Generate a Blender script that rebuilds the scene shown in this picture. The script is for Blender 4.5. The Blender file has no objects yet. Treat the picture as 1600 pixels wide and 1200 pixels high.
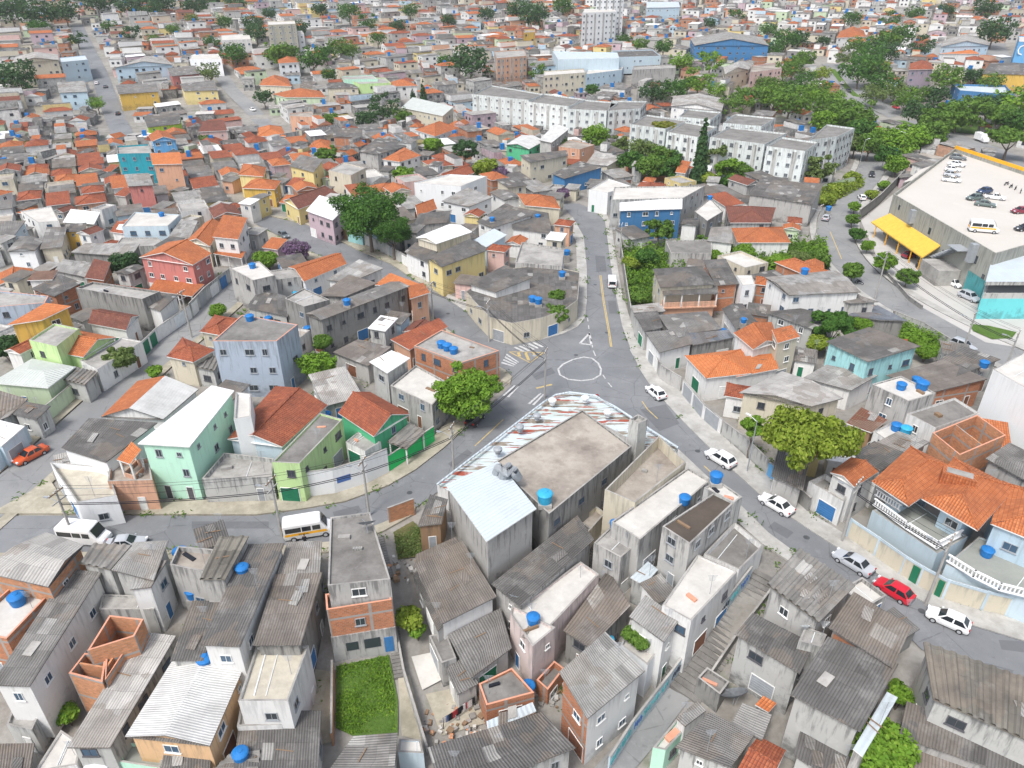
import bpy, bmesh, math, random
import numpy as np
from mathutils import Vector, noise as mnoise
from mathutils.geometry import tessellate_polygon
R = random.Random(7)
SC = bpy.context.scene
COL = SC.collection
# ------------------------------------------------------------------ camera
FPX, CAMH, PITCH = 1130.0, 58.0, math.radians(30.0)
cp, sp = math.cos(PITCH), math.sin(PITCH)
CAM = Vector((0, 0, CAMH))
cd = bpy.data.cameras.new('camera'); cam = bpy.data.objects.new('camera', cd); COL.objects.link(cam)
cam.location = CAM; cam.rotation_euler = (math.radians(90) - PITCH, 0, 0)
cd.sensor_width = 36; cd.lens = FPX / 1600 * 36; cd.clip_end = 4000; cd.clip_start = 0.5
SC.camera = cam
def ray(px, py):
    dx, dy = (px - 800) / FPX, (600 - py) / FPX
    return (dx, cp + sp * dy, -sp + cp * dy)
def at(px, py, z):
    d = ray(px, py); t = (z - CAMH) / d[2]
    return (d[0] * t, d[1] * t)
def pix(x, y, z):
    dz = z - CAMH; f = y * cp - dz * sp; u = y * sp + dz * cp
    return (800 + FPX * x / f, 600 - FPX * u / f)
# ------------------------------------------------------------------ terrain height
def poly_w(pts, z=0): return [at(x, y, z) for x, y in pts]
WEST = poly_w([(-300, 835), (0, 832), (200, 830), (400, 827), (500, 812), (600, 785), (680, 740), (760, 680), (830, 620), (880, 590)])
EAST = poly_w([(920, 590), (1000, 640), (1090, 715), (1180, 795), (1280, 865), (1380, 925), (1480, 985), (1600, 1035), (1900, 1130)])
SOUTH = WEST + EAST + [(150, -60), (-150, -60)]
def inpoly(x, y, P):
    c = False; j = len(P) - 1
    for i in range(len(P)):
        xi, yi = P[i][0], P[i][1]; xj, yj = P[j][0], P[j][1]
        if (yi > y) != (yj > y) and x < (xj - xi) * (y - yi) / (yj - yi) + xi: c = not c
        j = i
    return c
def dseg(x, y, a, b):
    ax, ay, bx, by = a[0], a[1], b[0], b[1]
    vx, vy = bx - ax, by - ay; L = vx * vx + vy * vy or 1e-9
    t = max(0, min(1, ((x - ax) * vx + (y - ay) * vy) / L))
    return math.hypot(x - ax - t * vx, y - ay - t * vy)
def dpoly(x, y, P): return min(dseg(x, y, P[i], P[i + 1]) for i in range(len(P) - 1))
FARZ = [(0, 0), (300, 0), (340, 1), (435, 11), (555, 20), (702, 34), (900, 58), (1000, 62), (5000, 62)]
def G(x, y):
    if y < 125 and inpoly(x, y, SOUTH):
        d = min(dpoly(x, y, WEST), dpoly(x, y, EAST))
        t = max(0, min(1, (d - 6) / 24)); return -6.0 * t * t * (3 - 2 * t)
    r = math.hypot(x, y) * 0.35 + y * 0.65
    for i in range(len(FARZ) - 1):
        if r <= FARZ[i + 1][0]:
            a, b = FARZ[i], FARZ[i + 1]
            return a[1] + (b[1] - a[1]) * (r - a[0]) / (b[0] - a[0])
    return 62
def atg(px, py, h=0.0):
    """the point where the sight line through a pixel meets the ground raised by h"""
    d = ray(px, py); lo, hi = 15.0, 3000.0
    for _ in range(46):
        t = (lo + hi) / 2
        if CAMH + d[2] * t - G(d[0] * t, d[1] * t) - h > 0: lo = t
        else: hi = t
    return Vector((d[0] * lo, d[1] * lo, CAMH + d[2] * lo))
# ------------------------------------------------------------------ materials
MATS = {}
class NT:
    def __init__(s, name):
        s.m = bpy.data.materials.new(name); s.m.use_nodes = True; s.t = s.m.node_tree; s.n = s.t.nodes
        s.b = s.n['Principled BSDF']
    def new(s, typ, **k):
        n = s.n.new(typ)
        for a, v in k.items():
            if a.startswith('i_'):
                key = a[2:].replace('_', ' ')
                n.inputs[int(key) if key.isdigit() else key].default_value = v
            else: setattr(n, a, v)
        return n
    def link(s, a, b): s.t.links.new(a, b)
    def math(s, op, a, b=None, c=None):
        n = s.n.new('ShaderNodeMath'); n.operation = op
        for i, v in enumerate((a, b, c)):
            if v is None: continue
            if isinstance(v, (int, float)): n.inputs[i].default_value = v
            else: s.link(v, n.inputs[i])
        return n.outputs[0]
    def mix(s, f, a, b, mode='MIX'):
        n = s.n.new('ShaderNodeMixRGB'); n.blend_type = mode
        for i, v in zip((0, 1, 2), (f, a, b)):
            if isinstance(v, (int, float)): n.inputs[i].default_value = v
            elif isinstance(v, tuple): n.inputs[i].default_value = v if len(v) == 4 else v + (1,)
            else: s.link(v, n.inputs[i])
        return n.outputs[0]
    def ramp(s, f, a, b):
        n = s.n.new('ShaderNodeMapRange'); n.inputs[1].default_value = a; n.inputs[2].default_value = b
        s.link(f, n.inputs[0]); return n.outputs[0]
    def noise(s, vec, scale, detail=4, rough=0.6):
        n = s.n.new('ShaderNodeTexNoise'); n.inputs['Scale'].default_value = scale; n.inputs['Detail'].default_value = detail
        n.inputs['Roughness'].default_value = rough
        if vec is not None: s.link(vec, n.inputs['Vector'])
        return n.outputs[0]
    def bump(s, h, strength, dist):
        n = s.n.new('ShaderNodeBump'); n.inputs['Strength'].default_value = strength; n.inputs['Distance'].default_value = dist
        s.link(h, n.inputs['Height']); s.link(n.outputs[0], s.b.inputs['Normal'])
    def done(s, col, rough=0.9):
        if isinstance(col, tuple): s.b.inputs['Base Color'].default_value = col + (1,)
        else: s.link(col, s.b.inputs['Base Color'])
        s.b.inputs['Roughness'].default_value = rough; s.b.inputs['Specular IOR Level'].default_value = 0.25
        return s.m
def sc(c, k): return tuple(min(1, v * k) for v in c)
def pos(t):
    g = t.new('ShaderNodeNewGeometry'); return g.outputs['Position']
def objrand(t): return t.new('ShaderNodeObjectInfo').outputs['Random']
def uvn(t): return t.new('ShaderNodeTexCoord').outputs['UV']
def m_plain(name, col, rough=0.6, metal=0.0):
    if name in MATS: return MATS[name]
    t = NT(name); p = pos(t)
    c = t.mix(t.ramp(t.noise(p, 1.3), 0.3, 0.7), sc(col, .88), sc(col, 1.08))
    m = t.done(c, rough); t.b.inputs['Metallic'].default_value = metal; MATS[name] = m; return m
def m_wall(name, col, dirt=0.35):
    if name in MATS: return MATS[name]
    t = NT(name); p = pos(t); r = objrand(t)
    mp = t.new('ShaderNodeMapping'); mp.inputs['Scale'].default_value = (1.1, 1.1, 0.13); t.link(p, mp.inputs[0])
    gs = t.new('ShaderNodeSeparateXYZ'); t.link(t.new('ShaderNodeTexCoord').outputs['Generated'], gs.inputs[0]); gz = gs.outputs[2]
    ns = t.noise(mp.outputs[0], 1.9, 5, .65); top = t.ramp(gz, .45, 1.0); bot = t.ramp(gz, .42, .16)
    streak = t.ramp(t.math('ADD', ns, t.math('MULTIPLY', top, .16)), .58, .74)
    damp = t.ramp(t.math('ADD', t.noise(p, .9, 6, .7), t.math('MULTIPLY', bot, .28)), .62, .82)
    blot = t.ramp(t.noise(p, 0.45, 6, .7), 0.5, 0.75)
    base = t.mix(r, sc(col, .9), sc(col, 1.08))
    lum = sum(col) / 3; g = tuple(v * .30 + lum * .10 + .02 for v in col)
    c = t.mix(t.math('MULTIPLY', t.ramp(t.noise(p, .7, 2, .5), .58, .60), dirt * .35), base, sc(col, 1.18))
    c = t.mix(t.math('MULTIPLY', streak, min(1, dirt * 1.7)), c, g)
    c = t.mix(t.math('MULTIPLY', damp, min(1, dirt * 1.6)), c, sc(g, .9))
    c = t.mix(t.math('MULTIPLY', blot, dirt * .7), c, sc(col, .62))
    t.bump(t.noise(p, 9, 3), 0.25, 0.02)
    MATS[name] = t.done(c, 0.9); return MATS[name]
def m_brick(name, col=(.46, .17, .075)):
    t = NT(name); u = uvn(t); r = objrand(t)
    b = t.new('ShaderNodeTexBrick'); t.link(u, b.inputs[0]); b.inputs['Scale'].default_value = 1
    b.inputs['Brick Width'].default_value = .39; b.inputs['Row Height'].default_value = .2; b.inputs['Mortar Size'].default_value = .018
    b.inputs['Color1'].default_value = sc(col, .8) + (1,); b.inputs['Color2'].default_value = sc(col, 1.15) + (1,); b.inputs['Mortar'].default_value = (.34, .27, .22, 1)
    s = t.new('ShaderNodeSeparateXYZ'); t.link(u, s.inputs[0])
    fl = t.math('FRACT', t.math('DIVIDE', s.outputs[1], 2.8))
    band = t.math('GREATER_THAN', fl, .90)
    cl = t.math('LESS_THAN', t.math('FRACT', t.math('DIVIDE', t.math('ADD', s.outputs[0], .15), 4.1)), .07)
    c = t.mix(t.math('MAXIMUM', band, cl), b.outputs[0], (.33, .31, .29))
    bl = t.ramp(t.noise(pos(t), .6, 6, .7), .5, .8)
    c = t.mix(t.math('MULTIPLY', bl, .45), c, (.16, .1, .07))
    t.bump(b.outputs[1], -.5, .02)
    MATS[name] = t.done(c, .95)
def m_corr(name, col, period=.25, contrast=.35, old=.5, dirty=(.07, .065, .06), var=.17, patch=1):
    t = NT(name); u = uvn(t); p = pos(t); r = objrand(t)
    s = t.new('ShaderNodeSeparateXYZ'); t.link(u, s.inputs[0])
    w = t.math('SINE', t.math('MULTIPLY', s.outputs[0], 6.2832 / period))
    b = t.new('ShaderNodeTexBrick'); t.link(u, b.inputs[0]); b.offset = 0; b.inputs['Scale'].default_value = 1
    b.inputs['Brick Width'].default_value = 1.05; b.inputs['Row Height'].default_value = 1.75; b.inputs['Mortar Size'].default_value = .025
    b.inputs['Color1'].default_value = sc(col, 1 - var) + (1,); b.inputs['Color2'].default_value = sc(col, 1 + var) + (1,); b.inputs['Mortar'].default_value = sc(col, .62 if patch else .9) + (1,)
    base = t.mix(t.math('MULTIPLY_ADD', r, .3, 0), b.outputs[0], sc(col, .7 if patch else .95))
    if patch:
        cv = t.new('ShaderNodeCombineXYZ'); t.link(t.math('FLOOR', t.math('DIVIDE', s.outputs[0], 1.05)), cv.inputs[0]); t.link(t.math('FLOOR', t.math('DIVIDE', s.outputs[1], 1.75)), cv.inputs[1]); t.link(t.math('MULTIPLY', r, 77), cv.inputs[2])
        wn = t.new('ShaderNodeTexWhiteNoise'); t.link(cv.outputs[0], wn.inputs['Vector'])
        base = t.mix(t.math('MULTIPLY', t.math('GREATER_THAN', wn.outputs[0], .965), .6), base, (.52, .51, .48)); base = t.mix(t.math('MULTIPLY', t.math('LESS_THAN', wn.outputs[0], .06), .6), base, sc(col, .5)); base = t.mix(t.math('MULTIPLY', t.math('GREATER_THAN', t.noise(p, .16, 3), .54), .42), base, (.24, .195, .155)); base = t.mix(t.math('MULTIPLY', t.ramp(t.noise(p, .28, 5, .7), .54, .66), .4), base, (.36, .35, .33))
    st = t.ramp(t.noise(p, .35, 6, .72), .42, .72)
    c = t.mix(t.math('MULTIPLY', st, old), base, dirty)
    mp = t.new('ShaderNodeMapping'); mp.inputs['Scale'].default_value = (2.6, .25, 1); t.link(u, mp.inputs[0])
    sk = t.ramp(t.noise(mp.outputs[0], 1.2, 4, .7), .5, .8)
    c = t.mix(t.math('MULTIPLY', sk, old * .7), c, sc(dirty, 1.5))
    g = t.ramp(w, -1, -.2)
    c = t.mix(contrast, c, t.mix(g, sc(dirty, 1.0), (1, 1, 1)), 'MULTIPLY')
    lich = t.ramp(t.noise(p, 1.6, 5, .75), .66, .74)
    c = t.mix(t.math('MULTIPLY', lich, old * .5), c, (.42, .41, .36))
    t.bump(w, .6, .05)
    MATS[name] = t.done(c, .85)
def m_tile(name, cols, old):
    t = NT(name); u = uvn(t); p = pos(t); r = objrand(t)
    b = t.new('ShaderNodeTexBrick'); t.link(u, b.inputs[0]); b.offset = 0; b.inputs['Scale'].default_value = 1
    b.inputs['Brick Width'].default_value = .3; b.inputs['Row Height'].default_value = .42; b.inputs['Mortar Size'].default_value = .03; b.inputs['Mortar Smooth'].default_value = .6
    b.inputs['Color1'].default_value = cols[0] + (1,); b.inputs['Color2'].default_value = cols[1] + (1,); b.inputs['Mortar'].default_value = cols[2] + (1,)
    n1 = t.ramp(t.noise(p, .4, 6, .7), .42, .7)
    c = t.mix(t.math('MULTIPLY', n1, old), b.outputs[0], cols[2])
    n2 = t.ramp(t.noise(p, 1.4, 5, .75), .58, .72)
    c = t.mix(t.math('MULTIPLY', n2, old * .6), c, sc(cols[1], 1.25))
    mp = t.new('ShaderNodeMapping'); mp.inputs['Scale'].default_value = (2.2, .3, 1); t.link(u, mp.inputs[0])
    n3 = t.ramp(t.noise(mp.outputs[0], 1.3, 4, .7), .52, .8)
    c = t.mix(t.math('MULTIPLY', n3, old * .8), c, sc(cols[2], .7))
    c = t.mix(t.math('MULTIPLY', r, .18), c, sc(cols[2], .9))
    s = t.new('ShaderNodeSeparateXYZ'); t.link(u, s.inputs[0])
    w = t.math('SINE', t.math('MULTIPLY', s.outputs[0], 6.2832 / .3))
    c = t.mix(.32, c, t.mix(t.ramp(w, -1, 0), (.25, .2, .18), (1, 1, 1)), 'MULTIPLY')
    t.bump(w, .7, .05)
    MATS[name] = t.done(c, .85)
def m_slab(name, col, dirt, dcol=(.06, .055, .05), scale=.3):
    t = NT(name); p = pos(t); r = objrand(t)
    mp = t.new('ShaderNodeMapping'); t.link(p, mp.inputs[0]); cv = t.new('ShaderNodeCombineXYZ'); t.link(t.math('MULTIPLY', r, 90), cv.inputs[0]); t.link(cv.outputs[0], mp.inputs['Location'])
    q = mp.outputs[0]
    n1 = t.ramp(t.noise(q, scale, 8, .68), .40, .68)
    n2 = t.ramp(t.noise(q, scale * 5, 6, .7), .5, .72)
    c = t.mix(t.math('MULTIPLY', n1, dirt), col, dcol)
    c = t.mix(t.math('MULTIPLY', n2, dirt * .55), c, sc(dcol, 1.3))
    n3 = t.ramp(t.noise(q, scale * 2.2, 5, .7), .60, .66)
    c = t.mix(t.math('MULTIPLY', n3, dirt * .5), c, sc(col, 1.25))
    t.bump(t.noise(q, 7, 4), .3, .03)
    MATS[name] = t.done(c, .92)
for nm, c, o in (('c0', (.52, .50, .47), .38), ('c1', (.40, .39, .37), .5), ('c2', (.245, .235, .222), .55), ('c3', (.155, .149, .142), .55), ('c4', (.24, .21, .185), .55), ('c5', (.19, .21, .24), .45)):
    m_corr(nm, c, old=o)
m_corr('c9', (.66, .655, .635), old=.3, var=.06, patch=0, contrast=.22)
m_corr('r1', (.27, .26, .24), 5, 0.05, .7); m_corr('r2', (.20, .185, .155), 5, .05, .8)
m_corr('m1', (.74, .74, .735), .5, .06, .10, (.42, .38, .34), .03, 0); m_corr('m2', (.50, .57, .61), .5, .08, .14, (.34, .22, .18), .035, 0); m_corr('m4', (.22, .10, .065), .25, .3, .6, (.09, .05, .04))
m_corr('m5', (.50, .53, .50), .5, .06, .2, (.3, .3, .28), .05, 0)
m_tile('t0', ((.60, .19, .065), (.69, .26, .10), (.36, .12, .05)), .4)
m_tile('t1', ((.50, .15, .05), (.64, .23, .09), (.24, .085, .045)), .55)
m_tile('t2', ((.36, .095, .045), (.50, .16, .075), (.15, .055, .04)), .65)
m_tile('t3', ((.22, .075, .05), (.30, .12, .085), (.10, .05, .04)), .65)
m_slab('s1', (.58, .56, .52), .42, (.26, .24, .22)); m_slab('s2', (.40, .385, .36), .6, (.10, .095, .09)); m_slab('s3', (.24, .23, .215), .6)
m_slab('s4', (.40, .36, .31), .8, (.13, .105, .09), .16); m_slab('s5', (.55, .51, .42), .5, (.2, .17, .14)); m_slab('s6', (.10, .08, .065), .5, (.04, .034, .03))
m_slab('s7', (.30, .31, .28), .4, (.17, .18, .17))
def m_paint():
    t = NT('m3'); p = pos(t)
    def st(rot, sx, sy, sc_, lo, hi):
        mp = t.new('ShaderNodeMapping'); mp.inputs['Rotation'].default_value = (0, 0, math.radians(rot)); mp.inputs['Scale'].default_value = (sx, sy, 1); t.link(p, mp.inputs[0]); return t.ramp(t.noise(mp.outputs[0], sc_, 3, .6), lo, hi)
    c = t.mix(st(28, .12, .9, .9, .5, .52), (.54, .60, .62), (.46, .53, .51)); c = t.mix(st(28, .10, .8, 1.1, .53, .545), c, (.25, .21, .165)); c = t.mix(st(31, .13, 1.0, 1.5, .585, .60), c, (.34, .085, .055))
    c = t.mix(t.math('MULTIPLY', t.ramp(t.noise(p, 1.2, 6, .7), .54, .66), .55), c, (.58, .6, .6)); c = t.mix(t.math('MULTIPLY', t.ramp(t.noise(p, .8, 6, .7), .56, .7), .6), c, (.2, .13, .10))
    MATS['m3'] = t.done(c, .8)
m_paint()
WCOL = dict(w=(.72, .715, .695), W=(.76, .77, .77), o=(.58, .53, .42), g=(.43, .42, .40), k=(.27, .265, .25), y=(.68, .56, .26), Y=(.66, .43, .10), p=(.66, .46, .42), P=(.62, .52, .49),
    s=(.58, .34, .23), a=(.33, .60, .61), l=(.48, .61, .70), L=(.50, .60, .66), n=(.10, .46, .24), N=(.46, .72, .57), v=(.50, .68, .32), V=(.52, .62, .43), u=(.06, .19, .38), U=(.14, .38, .66), T=(.03, .36, .45), R=(.50, .19, .165), q=(.52, .40, .44),
    B=(.40, .46, .54), i=(.64, .42, .24), j=(.66, .70, .685), e=(.36, .36, .32), E=(.30, .31, .27), h=(.16, .60, .62), G=(.03, .48, .13), d=(.30, .19, .11), z=(.46, .70, .08), m=(.36, .30, .36), f=(.46, .46, .44))
for k, c in WCOL.items():
    m_wall('wall_' + k + ('2' if k.isupper() else ''), c, {'g': .62, 'k': .75, 'w': .24, 'W': .08, 'o': .25, 'V': .2, 'l': .2, 'L': .12, 'N': .1, 'v': .22, 'y': .2, 's': .3, 'p': .25, 'G': .1, 'u': .2, 'f': .6}.get(k, .35))
m_brick('wall_b'); m_brick('wall_x', (.55, .24, .11))
def wm(k): return MATS['wall_' + k + ('2' if k.isupper() else '')]
def m_ground():
    t = NT('ground'); p = pos(t)
    n1 = t.ramp(t.noise(p, .05, 6, .7), .42, .62); n2 = t.ramp(t.noise(p, .35, 6, .7), .45, .65); n3 = t.ramp(t.noise(p, .11, 6, .7), .56, .66); n4 = t.ramp(t.noise(p, 1.7, 5, .7), .35, .7)
    c = t.mix(n1, (.30, .285, .26), (.20, .19, .175)); c = t.mix(t.math('MULTIPLY', n2, .55), c, (.15, .13, .105)); c = t.mix(t.math('MULTIPLY', n3, .6), c, (.085, .12, .045))
    c = t.mix(t.math('MULTIPLY', n4, .3), c, (.40, .38, .35)); t.bump(t.noise(p, 3, 6), .4, .1); MATS['ground'] = t.done(c, .95)
m_ground()
def m_asphalt(name, a, b, patch=True):
    t = NT(name); p = pos(t)
    n1 = t.ramp(t.noise(p, .09, 5, .65), .40, .62); n2 = t.ramp(t.noise(p, 30, 2), .3, .7); n3 = t.ramp(t.noise(p, .6, 6, .75), .58, .68)
    c = t.mix(n1, a, b); c = t.mix(t.math('MULTIPLY', n2, .22), c, sc(a, .6)); c = t.mix(t.math('MULTIPLY', n3, .3), c, sc(a, .62))
    v = t.new('ShaderNodeTexVoronoi'); v.feature = 'DISTANCE_TO_EDGE'; v.inputs['Scale'].default_value = .16; t.link(p, v.inputs['Vector'])
    nn = t.noise(p, .8, 4); cr = t.math('LESS_THAN', t.math('ADD', v.outputs[0], t.math('MULTIPLY', nn, .05)), .032)
    c = t.mix(t.math('MULTIPLY', cr, .45), c, sc(a, .5)); n5 = t.ramp(t.noise(p, .22, 6, .8), .56, .62); c = t.mix(t.math('MULTIPLY', n5, .28), c, sc(b, 1.22)); n6 = t.ramp(t.noise(p, 1.1, 3, .6), .66, .72); c = t.mix(t.math('MULTIPLY', n6, .35), c, sc(a, .5)); t.bump(n2, .2, .01); MATS[name] = t.done(c, .9)
m_asphalt('asphalt', (.18, .187, .196), (.23, .236, .244)); m_asphalt('asphalt_old', (.225, .228, .23), (.285, .285, .28)); m_asphalt('asphalt_new', (.14, .144, .153), (.165, .17, .178))
m_slab('pavement', (.46, .45, .425), .55, (.17, .16, .14), .35); m_slab('pavement_dirty', (.42, .385, .31), .65, (.15, .14, .10), .3); m_slab('concrete_lot', (.50, .485, .46), .35, (.3, .28, .25), .12)
m_slab('deck', (.54, .51, .465), .3, (.45, .41, .37), .09)
def m_grass(name, a, b):
    t = NT(name); p = pos(t); c = t.mix(t.ramp(t.noise(p, .5, 6, .7), .35, .65), a, b); c = t.mix(t.ramp(t.noise(p, 4, 4), .3, .8), c, sc(a, .55)); t.bump(t.noise(p, 6, 5), .8, .2); MATS[name] = t.done(c, .95)
m_grass('grass', (.085, .17, .025), (.14, .22, .05)); m_grass('grass_dry', (.15, .16, .06), (.24, .20, .10)); m_grass('forest', (.03, .06, .03), (.05, .09, .04))
def m_leaf(name, a, b, c3):
    t = NT(name); g = t.new('ShaderNodeNewGeometry'); r = g.outputs['Random Per Island']
    c = t.mix(t.ramp(r, 0, .75), a, b); c = t.mix(t.ramp(r, .75, 1), c, c3)
    c = t.mix(t.math('MULTIPLY', t.ramp(t.noise(g.outputs['Position'], .45, 3), .4, .65), .5), c, sc(a, .8))
    c = t.mix(t.math('MULTIPLY', objrand(t), .25), c, sc(b, 1.15))
    m = t.done(c, .7); t.b.inputs['Specular IOR Level'].default_value = .15
    d = t.new('ShaderNodeBsdfTranslucent'); t.link(c, d.inputs[0]); ms = t.new('ShaderNodeMixShader', i_0=.28)
    t.link(t.b.outputs[0], ms.inputs[1]); t.link(d.outputs[0], ms.inputs[2]); t.link(ms.outputs[0], t.n['Material Output'].inputs[0])
    MATS[name] = m
m_leaf('leaf_bright', (.105, .22, .022), (.18, .32, .035), (.28, .41, .06)); m_leaf('leaf_mid', (.075, .155, .022), (.13, .235, .04), (.21, .32, .06)); m_leaf('leaf_deep', (.04, .11, .02), (.075, .175, .03), (.14, .26, .045))
m_leaf('leaf_dark', (.035, .085, .03), (.06, .125, .042), (.10, .18, .06)); m_leaf('leaf_olive', (.10, .155, .04), (.16, .22, .065), (.24, .30, .10)); m_leaf('leaf_lime', (.16, .23, .025), (.25, .33, .04), (.36, .42, .08))
m_leaf('leaf_purple', (.12, .09, .12), (.26, .15, .28), (.09, .15, .04)); m_leaf('leaf_orange', (.16, .18, .03), (.20, .24, .04), (.35, .2, .05))
def m_bark():
    t = NT('bark'); p = pos(t); c = t.mix(t.noise(p, 3, 5), (.09, .07, .055), (.24, .20, .17)); MATS['bark'] = t.done(c, .95)
m_bark()
def m_glass(name, col, rough=.08):
    t = NT(name); m = t.done(col, rough); t.b.inputs['Specular IOR Level'].default_value = .6; MATS[name] = m
m_glass('glass', (.045, .055, .065)); m_glass('glass_blue', (.05, .10, .16)); m_glass('car_glass', (.02, .025, .03))
for n, c, r in (('white_frame', (.75, .75, .73), .5), ('dark_frame', (.10, .10, .11), .5), ('grey_metal', (.32, .34, .36), .5), ('dark_metal', (.08, .085, .09), .55), ('tank_blue', (.02, .17, .46), .5), ('tank_cyan', (.04, .36, .58), .5), ('tank_white', (.74, .77, .78), .5),
    ('rubber', (.025, .025, .027), .8), ('rim', (.42, .43, .45), .35), ('concrete_pole', (.36, .35, .33), .9), ('wire', (.03, .03, .035), .7), ('road_white', (.68, .68, .66), .8), ('road_yellow', (.62, .44, .14), .8), ('door_brown', (.22, .10, .06), .6), ('door_blue', (.05, .18, .40), .5), ('door_green', (.02, .17, .09), .5), ('door_red', (.20, .045, .045), .5),
    ('green_paint', (.02, .42, .10), .5), ('orange_paint', (.70, .22, .03), .6), ('skin', (.28, .15, .10), .7), ('hair', (.02, .015, .012), .8), ('cloth_dark', (.02, .022, .03), .9), ('cloth_white', (.75, .75, .75), .9), ('cloth_blue', (.08, .16, .40), .9), ('cloth_red', (.45, .05, .06), .9), ('red_light', (.45, .02, .02), .3), ('head_light', (.75, .77, .8), .2),
    ('yellow_awning', (.70, .44, .07), .7), ('yellow_band', (.85, .42, .02), .5), ('letter_black', (.02, .02, .02), .6), ('letter_white', (.85, .85, .85), .6), ('blue_sign', (.02, .22, .62), .5), ('graffiti_teal', (.12, .42, .45), .8), ('graffiti_dark', (.06, .07, .10), .8), ('wood', (.24, .16, .10), .9), ('tarp_blue', (.02, .24, .70), .6), ('red_paint', (.55, .06, .05), .6), ('salmon_trim', (.62, .30, .20), .8)):
    m_plain(n, c, r)
for n_, c_ in (('road_white', (.56, .56, .55)), ('road_yellow', (.56, .41, .15))):
    t = NT(n_); p = pos(t); MATS[n_] = t.done(t.mix(t.math('MULTIPLY', t.ramp(t.noise(p, 2.2, 7, .75), .48, .60), .75), c_, (.25, .255, .26)), .9)
m_glass('glass_far', (.13, .15, .165), .2)
def m_car(name, col):
    t = NT('paint_' + name); m = t.done(col, .28); t.b.inputs['Coat Weight'].default_value = .5; t.b.inputs['Specular IOR Level'].default_value = .5; MATS['paint_' + name] = m
for n, c in (('white', (.80, .80, .80)), ('silver', (.45, .47, .50)), ('red', (.55, .012, .03)), ('orange', (.58, .10, .03)), ('black', (.015, .015, .018)), ('navy', (.02, .045, .12)), ('grey', (.12, .14, .15)), ('green', (.10, .14, .13)), ('wine', (.22, .02, .04))): m_car(n, c)
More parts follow.
